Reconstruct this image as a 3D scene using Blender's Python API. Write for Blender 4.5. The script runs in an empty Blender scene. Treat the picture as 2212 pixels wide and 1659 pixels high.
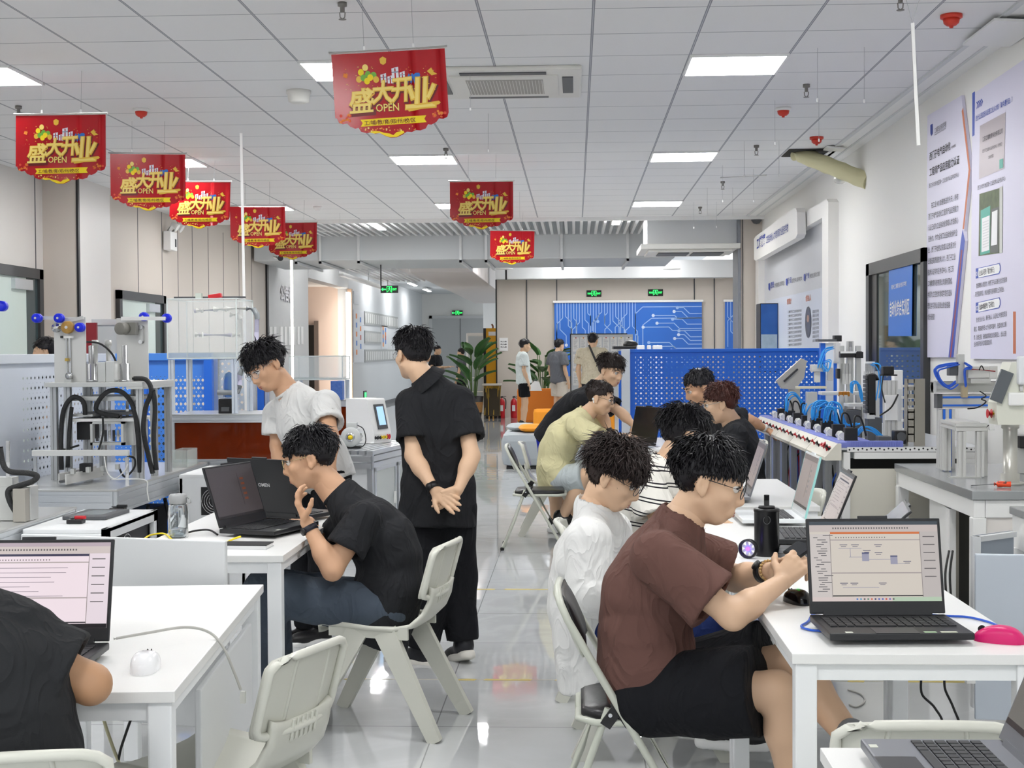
import bpy, bmesh, math, random
import numpy as np
from mathutils import Vector, Matrix
S = bpy.context.scene
COL = S.collection
R = math.radians
V = Vector
# ---------------------------------------------------------------- camera, world, exposure
FPX, EYE = 3060.0, 1.48
cam_d = bpy.data.cameras.new('camera'); cam_d.sensor_width = 36; cam_d.lens = FPX/2212*36
cam_d.clip_start = .05; cam_d.clip_end = 200
cam = bpy.data.objects.new('camera', cam_d); COL.objects.link(cam); S.camera = cam
_yaw = math.atan(137/FPX); _pit = math.atan(72.5/FPX*math.cos(_yaw)); _rol = .006
_c = V((-math.sin(_yaw)*math.cos(_pit), math.cos(_yaw)*math.cos(_pit), -math.sin(_pit)))
_r = V((math.cos(_yaw), math.sin(_yaw), 0)); _u = _r.cross(_c)
_r2 = _r*math.cos(_rol)-_u*math.sin(_rol); _u2 = _u*math.cos(_rol)+_r*math.sin(_rol)
_m = Matrix((( _r2.x,_u2.x,-_c.x,0),(_r2.y,_u2.y,-_c.y,0),(_r2.z,_u2.z,-_c.z,EYE),(0,0,0,1)))
cam.matrix_world = _m
def W(px, py, Y):                       # the point of the room seen at this place of the photo, Y metres into the room
    d = _c+_r2*((px-1106)/FPX)-_u2*((py-829.5)/FPX)
    return V((0, 0, EYE))+d*(Y/d.y)
def G(px, py, z):                       # the same on a level surface at height z
    d = _c+_r2*((px-1106)/FPX)-_u2*((py-829.5)/FPX)
    return V((0, 0, EYE))+d*((z-EYE)/d.z)
def WX(px, py, X):                      # the same on a wall along the room at X
    d = _c+_r2*((px-1106)/FPX)-_u2*((py-829.5)/FPX)
    return V((0, 0, EYE))+d*(X/d.x)
wd = bpy.data.worlds.new('daylight'); S.world = wd; wd.use_nodes = True
wd.node_tree.nodes['Background'].inputs[0].default_value = (.9, .95, 1, 1)
wd.node_tree.nodes['Background'].inputs[1].default_value = .9
S.view_settings.view_transform = 'Standard'; S.view_settings.look = 'None'
S.view_settings.gamma = 1; S.view_settings.use_curve_mapping = False
S.view_settings.exposure = EXPO = 0.7
LAMP = 21.0
# ---------------------------------------------------------------- materials
def lin(c):
    if isinstance(c, str): c = [int(c[i:i+2], 16)/255 for i in (0, 2, 4)]
    return tuple((x/12.92 if x <= .04045 else ((x+.055)/1.055)**2.4) for x in c)+(1,)
MATS = {}
def mat(name, col='cccccc', rough=.5, metal=0, emit=0, bump=None, trans=0, ior=1.45, alpha=1, mottle=None, spec=.5, coat=0):
    if name in MATS: return MATS[name]
    m = bpy.data.materials.new(name); m.use_nodes = True; nt = m.node_tree; b = nt.nodes['Principled BSDF']
    i = b.inputs; i['Base Color'].default_value = lin(col); i['Roughness'].default_value = rough
    i['Metallic'].default_value = metal; i['IOR'].default_value = ior; i['Alpha'].default_value = alpha
    i['Transmission Weight'].default_value = trans; i['Specular IOR Level'].default_value = spec; i['Coat Weight'].default_value = coat
    if emit: i['Emission Color'].default_value = lin(col); i['Emission Strength'].default_value = emit
    tc = None
    if bump or mottle:
        tc = nt.nodes.new('ShaderNodeTexCoord')
    if bump:
        n = nt.nodes.new('ShaderNodeTexNoise'); n.inputs['Scale'].default_value = bump[0]; n.inputs['Detail'].default_value = 3
        bp = nt.nodes.new('ShaderNodeBump'); bp.inputs['Strength'].default_value = bump[1]; bp.inputs['Distance'].default_value = .01
        nt.links.new(tc.outputs['Object'], n.inputs['Vector']); nt.links.new(n.outputs[0], bp.inputs['Height']); nt.links.new(bp.outputs[0], i['Normal'])
    if mottle:
        n = nt.nodes.new('ShaderNodeTexNoise'); n.inputs['Scale'].default_value = mottle[0]; n.inputs['Detail'].default_value = 4
        mx = nt.nodes.new('ShaderNodeMix'); mx.data_type = 'RGBA'
        mx.inputs[6].default_value = lin(col); mx.inputs[7].default_value = lin(mottle[1])
        nt.links.new(tc.outputs['Object'], n.inputs['Vector']); nt.links.new(n.outputs[0], mx.inputs[0]); nt.links.new(mx.outputs[2], i['Base Color'])
    MATS[name] = m
    return m
class NT:                                # tiny helper for node trees
    def __init__(s, m): s.t = m.node_tree; s.b = s.t.nodes['Principled BSDF']
    def n(s, typ, **k):
        x = s.t.nodes.new(typ)
        for a, b in k.items(): setattr(x, a, b)
        return x
    def l(s, a, b): s.t.links.new(a, b)
    def m(s, op, a, b=0., c=0.):
        x = s.n('ShaderNodeMath', operation=op)
        for k, q in enumerate((a, b, c)):
            if isinstance(q, (int, float)): x.inputs[k].default_value = q
            else: s.l(q, x.inputs[k])
        return x.outputs[0]
    def mix(s, f, a, b):
        x = s.n('ShaderNodeMix', data_type='RGBA')
        for k, q in ((0, f), (6, a), (7, b)):
            if isinstance(q, (int, float, tuple)): x.inputs[k].default_value = q
            else: s.l(q, x.inputs[k])
        return x.outputs[2]
    def xyz(s):
        tc = s.n('ShaderNodeTexCoord'); sp = s.n('ShaderNodeSeparateXYZ'); s.l(tc.outputs['Object'], sp.inputs[0]); s.tc = tc.outputs['Object']
        return sp.outputs
    def line(s, v, off, per, w):         # 1 on thin lines every per metres
        f = s.m('FRACT', s.m('ADD', s.m('DIVIDE', s.m('SUBTRACT', v, off), per), 1000.5))
        return s.m('LESS_THAN', s.m('ABSOLUTE', s.m('SUBTRACT', f, .5)), w/per/2)
# ---------------------------------------------------------------- mesh builder
def frame(t):                            # two directions square to t
    t = t.normalized(); a = V((0, 0, 1)) if abs(t.z) < .9 else V((0, 1, 0))
    u = t.cross(a).normalized(); return u, u.cross(t).normalized()
WMAT = {}
TXT = {}
def glyphs(s, off=0.):
    k = (s, off)
    if k not in TXT:
        c = bpy.data.curves.new('t', 'FONT'); c.body = s; c.size = 1; c.offset = off; c.resolution_u = 2
        o = bpy.data.objects.new('t', c); m = o.to_mesh()
        TXT[k] = ([tuple(v.co) for v in m.vertices], [tuple(p.vertices) for p in m.polygons])
        o.to_mesh_clear(); bpy.data.objects.remove(o); bpy.data.curves.remove(c)
    return TXT[k]
class MB:
    def __init__(s): s.v = []; s.f = []; s.mi = []; s.sm = []; s.mats = []
    def idx(s, m):
        if m not in s.mats: s.mats.append(m)
        return s.mats.index(m)
    def add(s, vs, fs, m, smooth=False):
        o = len(s.v); s.v += [tuple(p) for p in vs]; k = s.idx(m)
        s.f += [tuple(i+o for i in f) for f in fs]; s.mi += [k]*len(fs); s.sm += [smooth]*len(fs); return s
    def box(s, x0, x1, y0, y1, z0, z1, m, bev=0):
        return s.boxc(((x0+x1)/2, (y0+y1)/2, (z0+z1)/2), (abs(x1-x0), abs(y1-y0), abs(z1-z0)), m, None, bev)
    def boxc(s, c, sz, m, rot=None, bev=0):
        c = V(c); hx, hy, hz = sz[0]/2, sz[1]/2, sz[2]/2
        if bev <= 0:
            vs = [V((a*hx, b*hy, d*hz)) for a in (-1, 1) for b in (-1, 1) for d in (-1, 1)]
            fs = [(0, 1, 3, 2), (4, 6, 7, 5), (0, 4, 5, 1), (2, 3, 7, 6), (0, 2, 6, 4), (1, 5, 7, 3)]
        else:
            bev = min(bev, .45*min(sz))
            bm = bmesh.new(); bmesh.ops.create_cube(bm, size=1)
            for q in bm.verts: q.co = V((q.co.x*hx*2, q.co.y*hy*2, q.co.z*hz*2))
            bmesh.ops.bevel(bm, geom=bm.edges[:], offset=bev, segments=2, affect='EDGES', profile=.6)
            bm.verts.index_update(); vs = [q.co.copy() for q in bm.verts]; fs = [tuple(q.index for q in f.verts) for f in bm.faces]; bm.free()
        if rot is not None: vs = [rot @ q for q in vs]
        return s.add([q+c for q in vs], fs, m)
    def bar(s, p, q, w, h, m, up=None, bev=0):   # beam from p to q, w wide, h high
        p, q = V(p), V(q); t = (q-p); L = t.length; t = t/L
        up = V(up) if up is not None else (V((0, 0, 1)) if abs(t.z) < .95 else V((0, 1, 0)))
        x = t.cross(up).normalized(); z = x.cross(t)
        return s.boxc((p+q)/2, (w, L, h), m, Matrix((x, t, z)).transposed(), bev)
    def tube(s, pts, r, m, n=8, caps=True, closed=False):
        pts = [V(p) for p in pts]; k = len(pts); rs = r if isinstance(r, (list, tuple)) else [r]*k
        vs = []; u = None
        for i, p in enumerate(pts):
            a = pts[(i-1) % k] if (i > 0 or closed) else p; b = pts[(i+1) % k] if (i < k-1 or closed) else p
            t = (b-a).normalized() if (b-a).length > 1e-9 else V((0, 0, 1))
            if u is None: u, w = frame(t)
            else:
                u = u-t*u.dot(t)
                u = u.normalized() if u.length > 1e-6 else frame(t)[0]
                w = t.cross(u)
            for j in range(n):
                c = 2*math.pi*j/n; vs.append(p+(u*math.cos(c)+w*math.sin(c))*rs[i])
        fs = []
        for i in range(k if closed else k-1):
            for j in range(n):
                a = i*n+j; b = i*n+(j+1) % n; i2 = (i+1) % k; fs.append((a, b, i2*n+(j+1) % n, i2*n+j))
        s.add(vs, fs, m, True)
        if caps and not closed:
            s.add(vs[:n], [tuple(range(n-1, -1, -1))], m); s.add(vs[-n:], [tuple(range(n))], m)
        return s
    def cyl(s, p, q, r, m, n=16, r2=None):
        return s.tube([p, q], [r, r if r2 is None else r2], m, n)
    def lathe(s, prof, c, m, n=20, ax=None):     # prof: (radius, height) pairs
        c = V(c); z = V(ax).normalized() if ax is not None else V((0, 0, 1)); x, y = frame(z)
        vs = []; fs = []; k = len(prof)
        for (r, h) in prof:
            for j in range(n):
                a = 2*math.pi*j/n; vs.append(c+z*h+(x*math.cos(a)+y*math.sin(a))*max(r, 1e-5))
        for i in range(k-1):
            for j in range(n):
                fs.append((i*n+j, i*n+(j+1) % n, (i+1)*n+(j+1) % n, (i+1)*n+j))
        return s.add(vs, fs, m, True)
    def prism(s, poly, h, m, M=None, smooth=False):      # polygon in xy raised by h along z
        n = len(poly); vs = [V((a, b, 0)) for a, b in poly]+[V((a, b, h)) for a, b in poly]
        fs = [tuple(range(n-1, -1, -1)), tuple(range(n, 2*n))]+[(i, (i+1) % n, n+(i+1) % n, n+i) for i in range(n)]
        if M is not None: vs = [M @ q for q in vs]
        return s.add(vs, fs, m, smooth)
    def ell(s, c, r, m, rot=None, n=16, k=10):
        c = V(c); vs = []; fs = []
        for i in range(k+1):
            a = math.pi*i/k
            for j in range(n):
                b = 2*math.pi*j/n; q = V((r[0]*math.sin(a)*math.cos(b), r[1]*math.sin(a)*math.sin(b), r[2]*math.cos(a)))
                vs.append(c+(rot @ q if rot is not None else q))
        for i in range(k):
            for j in range(n): fs.append((i*n+j, (i+1)*n+j, (i+1)*n+(j+1) % n, i*n+(j+1) % n))
        return s.add(vs, fs, m, True)
    def poly(s, pts, m): return s.add([V(p) for p in pts], [tuple(range(len(pts)))], m)
    def text(s, t, size, M, m, off=0., align='L', sx=1.):   # flat lettering in the xy plane of M
        vs, fs = glyphs(t, off)
        if not vs: return s
        w = max(v[0] for v in vs)
        dx = {'L': 0, 'C': -w/2, 'R': -w}[align]
        return s.add([M @ V(((v[0]+dx)*size*sx, v[1]*size, 0)) for v in vs], fs, m)
    def grid(s, fn, nu, nv, m, smooth=True):              # surface fn(u,v), u,v in 0..1
        vs = [V(fn(i/nu, j/nv)) for j in range(nv+1) for i in range(nu+1)]
        fs = [(j*(nu+1)+i, j*(nu+1)+i+1, (j+1)*(nu+1)+i+1, (j+1)*(nu+1)+i) for j in range(nv) for i in range(nu)]
        return s.add(vs, fs, m, smooth)
    def build(s, name, parent=None, local=False):
        me = bpy.data.meshes.new(name)
        vs = s.v
        if parent is not None and not local:
            inv = WMAT[parent.name].inverted(); vs = [inv @ V(p) for p in vs]
        me.from_pydata([tuple(p) for p in vs], [], s.f)
        for m in s.mats: me.materials.append(m)
        me.polygons.foreach_set('material_index', s.mi); me.polygons.foreach_set('use_smooth', s.sm)
        me.validate(); me.update()
        return link(name, me, parent)
def link(name, me, parent=None):
    o = bpy.data.objects.new(name, me); COL.objects.link(o)
    if parent is not None: o.parent = parent; WMAT[o.name] = WMAT[parent.name]
    else: WMAT[o.name] = Matrix()
    return o
def shell(x0, x1, y0, y1, z0, z1):  return (x0, x1, y0, y1, z0, z1)
def tag(o, label, cat, group=None, kind=None):
    o['label'] = label; o['category'] = cat
    if group: o['group'] = group
    if kind: o['kind'] = kind
    return o
def thing(name, label, cat, loc=(0, 0, 0), rz=0., group=None):
    o = bpy.data.objects.new(name, None); COL.objects.link(o); o.empty_display_size = .1
    o.location = loc; o.rotation_euler = (0, 0, rz)
    WMAT[o.name] = Matrix.Translation(V(loc)) @ Matrix.Rotation(rz, 4, 'Z')
    return tag(o, label, cat, group)
def dup(root, loc, rz, label, group=None, scale=None):
    r = root.copy(); COL.objects.link(r); r.location = loc; r.rotation_euler = (0, 0, rz); r['label'] = label
    if scale: r.scale = scale
    if group: r['group'] = group
    for ch in [c for c in KIDS(root)]:
        c = ch.copy(); COL.objects.link(c); c.parent = r
        for g in KIDS(ch):
            d = g.copy(); COL.objects.link(d); d.parent = c
    return r
_kid = {}
def KIDS(o): return [c for c in COL.objects if c.parent == o]
def struct(name, mb, parent=None):
    o = mb.build(name, parent)
    if parent is None: o['kind'] = 'structure'
    return o
def MX(o, x, y):                          # matrix with origin o, x axis x, y axis y
    x = V(x).normalized(); y = V(y); y = (y-x*y.dot(x)).normalized(); z = x.cross(y); o = V(o)
    return Matrix(((x.x, y.x, z.x, o.x), (x.y, y.y, z.y, o.y), (x.z, y.z, z.z, o.z), (0, 0, 0, 1)))
white = mat('white paint', 'f2f2f0', .45); wallw = mat('wall white', 'efeeea', .6)
tablew = mat('white laminate', 'ebebe9', .35, bump=(300, .05)); legw = mat('white steel', 'eff1f2', .35)
black = mat('black plastic', '1b1b1d', .42); rubber = mat('black rubber', '141414', .6)
alu = mat('aluminium', 'd4d7da', .32, .75); steel = mat('steel', 'c9cacb', .25, .9); alud = mat('aluminium slot', '777b80', .4, .6)
darkf = mat('dark frame', '3a3b3c', .4); beige = mat('beige panel', 'cec5bb', .42); beige2 = mat('pale panel', 'd9d5d0', .4)
gray = mat('grey paint', 'cfd0d0', .55); dgray = mat('dark grey', '55575a', .5); lgray = mat('light grey paint', 'd9dbdc', .5)
blue = mat('partition blue', '2670e2', .42); wpart = mat('partition white', 'e3e8ee', .35, .1); red = mat('red', 'c8202a', .4)
yellow = mat('yellow', 'f2d21a', .5); green = mat('sign green', '27e05a', .5, emit=2.2); signk = mat('sign black', '10140f', .3)
lampm = mat('lamp diffuser', 'ffffff', .5, emit=LAMP)
ink = mat('ink', '2c2d33', .6); inkb = mat('blue ink', '2a3f9a', .6); paper = mat('paper', 'f3f3f3', .7)
acry = mat('clear acrylic', 'eef3f2', .06, alpha=.2, spec=.6)
# ---------------------------------------------------------------- floor and ceiling
CEIL = EYE+1.786
m = mat('floor tiles', 'd6d7d8', .03, ior=1.62); N = NT(m); x = N.xyz()
n1 = N.n('ShaderNodeTexNoise'); n1.inputs['Scale'].default_value = 1.3; n1.inputs['Detail'].default_value = 6; n1.inputs['Distortion'].default_value = 1.6
N.l(N.tc, n1.inputs['Vector'])
vein = N.m('SMOOTH_MIN', N.m('MULTIPLY', N.m('ABSOLUTE', N.m('SUBTRACT', n1.outputs[0], .5)), 14.), 1., .3)
n2 = N.n('ShaderNodeTexNoise'); n2.inputs['Scale'].default_value = .7; n2.inputs['Detail'].default_value = 5
N.l(N.tc, n2.inputs['Vector'])
base = N.mix(n2.outputs[0], lin('b6b8b9'), lin('cfd1d1'))
base = N.mix(vein, lin('c8cacb'), base)
gl = N.m('MAXIMUM', N.line(x[0], -.557, .8, .005), N.line(x[1], 5.53, .8, .005))
N.l(N.mix(gl, base, lin('8f9091')), N.b.inputs['Base Color'])
n3 = N.n('ShaderNodeTexNoise'); n3.inputs['Scale'].default_value = 3.2; n3.inputs['Detail'].default_value = 2; N.l(N.tc, n3.inputs['Vector'])
bp = N.n('ShaderNodeBump'); bp.inputs['Strength'].default_value = .018; bp.inputs['Distance'].default_value = .05
N.l(n3.outputs[0], bp.inputs['Height']); N.l(bp.outputs[0], N.b.inputs['Normal'])
struct('floor', MB().box(-8.5, 4, -3, 52, -.1, 0, m))
m = mat('ceiling tiles', 'dcdcdc', .6); N = NT(m); x = N.xyz()
la = N.line(x[0], .104, .6, .016); lb = N.line(x[1], 7.47, .6, .009)
seam = N.line(x[0], .104, .6, .004)
c = N.mix(N.m('MAXIMUM', la, lb), lin('ececec'), lin('8b8f96')); c = N.mix(seam, c, lin('c9cbd0'))
N.l(c, N.b.inputs['Base Color'])
struct('ceiling', MB().box(-5.6, 2.6, -3, 19.1, CEIL, CEIL+.08, m).box(-5.3, 2.6, 19.1, 19.16, CEIL-.05, CEIL+.5, white))
struct('ceiling', MB().box(-8.5, 4, 19.1, 52, 4.3, 4.4, mat('far ceiling', 'e4e5e6', .6)))
sl = MB()
for k in range(56):
    xx = -4.75+k*.115
    sl.box(xx, xx+.042, 19.2, 22.8, CEIL+.07, CEIL+.16, lgray)
struct('ceiling', sl)
# edge trim of the tiled ceiling along the right wall
struct('trim_1', MB().box(2.29, 2.325, -1, 19.1, CEIL-.012, CEIL+.01, lgray).box(2.42, 2.44, -1, 19.1, CEIL-.012, CEIL+.01, lgray).box(2.325, 2.53, -1, 19.1, CEIL-.006, CEIL, white))
# ---------------------------------------------------------------- walls
def seams(mb, X, ys, z0, z1):
    for y in ys: mb.box(X-.004, X+.002, y-.008, y+.008, z0, z1, dgray)
wl = MB().box(-5.6, -5.4, -3, 14.2, 0, CEIL+.1, beige2); seams(wl, -5.398, [3, 4.6, 6.2, 7.8, 9.4, 11, 12.6, 14.0], 0, CEIL)
struct('wall_left', wl)
struct('wall_left', MB().box(-5.6, -5.04, 14.2, 15.2, 0, CEIL+.06, beige).box(-5.042, -5.036, 14.24, 15.2, 0, CEIL, mat('lit side face', 'e2dfdb', .4)).box(-5.05, -5.03, 14.19, 14.24, 0, CEIL, black))  # thin paler skin paints the better lit side of the column
wl = MB().box(-5.5, -5.25, 15.2, 23.9, 0, 4.3, beige)
seams(wl, -5.249, [3060*5.25/(1243-p) for p in (290, 343, 378, 410, 445, 478, 512, 540)], 0, CEIL)
struct('wall_left', wl)
struct('wall_left', MB().box(-5.55, -5.3, 23.95, 28.0, 0, 4.3, gray).box(-5.3, -5.22, 23.88, 24.0, 0, 4.3, black))
struct('wall_left', MB().box(-5.55, -5.3, 33.0, 50, 0, 4.3, mat('corridor grey', 'd3d6d8', .5)).box(-5.55, -5.29, 28, 33.0, 2.95, 4.3, gray))
wa = mat('lobby wall', 'dcc8bb', .5)
struct('wall_left', MB().box(-7.4, -7.3, 26, 35, 0, 3.2, wa).box(-7.4, -5.55, 33.0, 33.1, 0, 3.2, wa).box(-7.4, -5.55, 27.9, 28.0, 0, 3.2, wa).box(-7.4, -5.5, 27.9, 33.1, 3.0, 3.1, white))
struct('wall_back', MB().box(-5.6, -1.0, 49, 49.2, 0, 4.3, wallw))
struct('wall_back', MB().box(-3.05, -2.55, 47, 47.6, 0, 4.3, white))
wf = MB().box(-1.73, 4, 31.4, 31.6, 0, 3.2, beige)
for p in (1138, 1203, 1500, 1543, 1586):
    q = W(p, 700, 31.4); wf.box(q.x-.012, q.x+.012, 31.385, 31.42, 0, 3.05, dgray)
wf.box(-1.76, -1.73, 31.38, 31.6, 0, 3.05, black)
struct('wall_back', wf)
struct('wall_back', MB().box(-1.73, 4, 30.9, 31.6, 3.04, 3.42, lgray))       # boxed-in beam above the far wall
struct('wall_right', MB().box(2.53, 2.75, -3, 19.3, 0, CEIL+.1, wallw))
struct('wall_right', MB().box(3.85, 4.0, 19.3, 31.6, 0, 4.3, wallw).box(2.53, 4.0, 19.9, 20.0, 0, 4.3, wallw))
struct('wall_right', MB().box(2.24, 2.6, 19.3, 19.9, 0, 4.3, beige).box(2.2, 2.24, 19.28, 19.9, 0, 4.3, mat('column edge', '8d9096', .4, .4)).box(2.262, 2.27, 19.29, 19.3, 0, 4.3, black))
struct('baseboard_left', MB().box(-5.3, -5.27, 33.2, 49, 0, .1, dgray))
# doors in the left wall and the glazed door in the right wall
frost = mat('frosted glass', 'c9d6cf', .25, spec=.6)
def side_door(n, y0, y1, X, z1):
    t = MB().box(X-.02, X+.05, y0, y0+.1, 0, z1, darkf).box(X-.02, X+.05, y1-.1, y1, 0, z1, darkf).box(X-.02, X+.05, y0, y1, z1-.1, z1, darkf)
    o = struct('door_%d' % n, t)
    MB().box(X-.015, X+.02, y0+.1, y1-.38, 0, z1-.1, frost).build('pane', o)
    MB().box(X-.015, X+.024, y1-.38, y1-.1, 0, z1-.1, mat('smoked glass', '3d4a4c', .1)).build('pane', o)
    MB().box(X+.02, X+.06, y1-.75, y1-.3, z1-.22, z1-.12, alu).build('door_closer', o)
side_door(1, 12.6, 14.05, -5.39, 2.32); side_door(2, 16.0, 17.85, -5.25, 2.2)
dd = struct('door_3', MB().box(-4.95, -3.0, 48.95, 49, 0, 2.6, mat('grey door', 'b9bcbc', .5)).box(-5.05, -4.95, 48.92, 49, 0, 2.7, gray).box(-3.05, -2.95, 48.92, 49, 0, 2.7, gray).box(-5.05, -2.95, 48.92, 49, 2.6, 2.7, gray).box(-3.985, -3.965, 48.94, 48.96, 0, 2.6, dgray))
ya, yb, zt = 2.53*FPX/(2000-1243), 2.53*FPX/(1876-1243), W(1876, 571, 12.22).z
g4 = struct('door_4', MB().box(2.48, 2.53, ya, ya+.09, 0, zt, darkf).box(2.48, 2.53, yb-.12, yb, 0, zt, darkf).box(2.48, 2.53, ya, yb, zt-.1, zt, darkf).box(2.50, 2.525, yb-.34, yb-.12, 0, zt-.1, mat('door stile', '2a2a2b', .3)))
MB().box(2.51, 2.52, ya+.09, yb-.34, 0, zt-.1, mat('reflective glass', '77847f', .03, .55)).build('pane', g4)
# ---------------------------------------------------------------- ceiling lights
def ceiling_light(x, y, label):
    t = thing('ceiling_light', label, 'light', (x, y, CEIL-.012), 0, 'square ceiling light panels')
    MB().box(-.3, .3, -.3, -.285, -.004, .012, white).box(-.3, .3, .285, .3, -.004, .012, white).box(-.3, -.285, -.3, .3, -.004, .012, white).box(.285, .3, -.3, .3, -.004, .012, white).build('frame', t, True)
    MB().box(-.285, .285, -.285, .285, 0, .008, lampm).build('diffuser', t, True)
    return t
cols = {-3.796: 'left', -1.396: 'middle', 1.004: 'right'}
rows = {8.97: 'nearest', 13.17: 'second', 17.37: 'farthest', 4.77: 'overhead', .57: 'rear'}
first = None
for xx, cn in cols.items():
    for yy, rn in rows.items():
        lb = 'square white light panel in the tiled ceiling, %s of the %s row of panels' % (rn, cn)
        if rn == 'overhead': lb = 'square white light panel above the front desks, %s row, outside the picture' % cn
        if rn == 'rear': lb = 'square white light panel behind the camera, %s row' % cn
        if first is None: first = ceiling_light(xx, yy, lb)
        else: dup(first, (xx, yy, CEIL-.012), 0, lb)
def linear_lamp(p, L, label, z=None):
    t = thing('linear_lamp', label, 'light', p, 0, 'long white lamps of the open ceiling')
    MB().box(-.06, .06, -L/2, L/2, .01, .06, white).build('housing', t, True)
    if p[1] > 21: MB().cyl((0, -L*.3, .06), (0, -L*.3, (3.45 if p[1] > 33 else 4.3)-p[2]), .008, white, 6).cyl((0, L*.3, .06), (0, L*.3, (3.45 if p[1] > 33 else 4.3)-p[2]), .008, white, 6).build('hanger', t, True)
    MB().box(-.05, .05, -L/2+.01, L/2-.01, 0, .01, mat('added lamp diffuser', 'ffffff', .5, emit=36) if p[1] > 21 else mat('slat lamp diffuser', 'ffffff', .5, emit=110)).build('diffuser', t, True)
    return t
linear_lamp((W(812, 491, 20.5).x, 20.6, CEIL+.03), 1.2, 'white strip lamp between ceiling slats left of the small red banner')
linear_lamp((W(1333, 486, 20).x, 20.2, CEIL+.03), 1.0, 'white strip lamp between ceiling slats left of the boxed air conditioner')
for k, (xx, yy, zz) in enumerate(((-4.2, 26.5, 3.9), (-1.3, 27, 3.6), (.9, 27, 3.6), (2.8, 27, 3.6), (-.3, 29.8, 3.6), (1.9, 29.8, 3.6), (-4.6, 36, 3.36), (-4.6, 40, 3.36), (-4.6, 44, 3.36), (-4.4, 30, 3.9))):  # extra lamps added to brighten the far lounge and corridor
    linear_lamp((xx, yy, zz), 1.6, 'added fill strip lamp %s' % ('behind the big duct above the lobby opening', 'behind the big duct above the aisle', 'behind the big duct above the lounge', 'behind the boxed air conditioner', 'nearer the far beam, left of the exit signs', 'nearer the far beam, right of the exit signs', 'on the corridor ceiling, nearest one', 'on the corridor ceiling, middle one', 'on the corridor ceiling, farthest one', 'above the lobby light strip')[k])
# ---------------------------------------------------------------- furniture
def taper(mb, p, q, a, b, side, m):       # beam with rectangular ends a=(w,h) at p, b at q; w along side
    p, q, side = V(p), V(q), V(side).normalized(); t = (q-p).normalized(); h = t.cross(side).normalized()
    vs = []
    for c, (w, d) in ((p, a), (q, b)):
        for i, j in ((-1, -1), (1, -1), (1, 1), (-1, 1)): vs.append(c+side*(i*w/2)+h*(j*d/2))
    return mb.add(vs, [(0, 1, 2, 3), (7, 6, 5, 4)]+[(i, i+4, (i+1) % 4+4, (i+1) % 4) for i in range(4)], m)
def slab(mb, f, g, nu, nv, m):            # closed sheet between surfaces f and g
    o = (nu+1)*(nv+1); vs = [V(f(i/nu, j/nv)) for j in range(nv+1) for i in range(nu+1)]+[V(g(i/nu, j/nv)) for j in range(nv+1) for i in range(nu+1)]
    fs = []
    for j in range(nv):
        for i in range(nu):
            a = j*(nu+1)+i; fs += [(a, a+1, a+nu+2, a+nu+1), (o+a, o+a+nu+1, o+a+nu+2, o+a+1)]
    rim = [i for i in range(nu+1)]+[j*(nu+1)+nu for j in range(1, nv+1)]+[nv*(nu+1)+i for i in range(nu-1, -1, -1)]+[j*(nu+1) for j in range(nv-1, 0, -1)]
    for k in range(len(rim)):
        a, b = rim[k], rim[(k+1) % len(rim)]; fs.append((a, o+a, o+b, b))
    return mb.add(vs, fs, m, True)
def table(w, l, loc, rz, label):
    t = thing('desk', label, 'desk', (loc[0], loc[1], 0), rz, 'white desks')
    MB().boxc((0, 0, .7375), (w, l, .025), tablew, None, .002).build('tabletop', t, True)
    a = MB(); x, y = w/2-.035, l/2-.035
    for s in (-1, 1):
        a.boxc((s*x, 0, .704), (.03, l-.12, .042), legw); a.boxc((0, s*y, .704), (w-.12, .03, .042), legw)
    a.build('frame', t, True)
    for i in (-1, 1):
        for j in (-1, 1): MB().boxc((i*x, j*y, .3625), (.052, .052, .725), legw, None, .004).build('leg', t, True)
    return t
t1 = table(.6, 1.4, (-1.223, 3.673), R(4.74), 'white desk at front left with the pale mouse on it')
MB().boxc((.27, .16, .50), (.016, .86, .30), lgray, None, .004).build('side_panel', t1, True)
table(.6, 1.4, (-1.35, 5.72), 0, 'white desk behind the front left one, holding two dark laptops and a bottle')
table(.595, 1.4, (.8125, 4.1), 0, 'white desk at front right with the pink mouse')
table(.595, 1.4, (.8125, 5.52), 0, 'white desk with the black cup, behind the pink mouse desk')
table(.6, 1.4, (.83, 7.3), 0, 'white desk past the cup desk, beside the long control bench')
table(.6, 1.4, (.56, 11.1), 0, 'farthest white desk, by the pale yellow shirted person')
table(.6, 1.4, (.744, 1.9), 0, 'white desk cut off by the bottom right corner, under the grey laptop')
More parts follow.
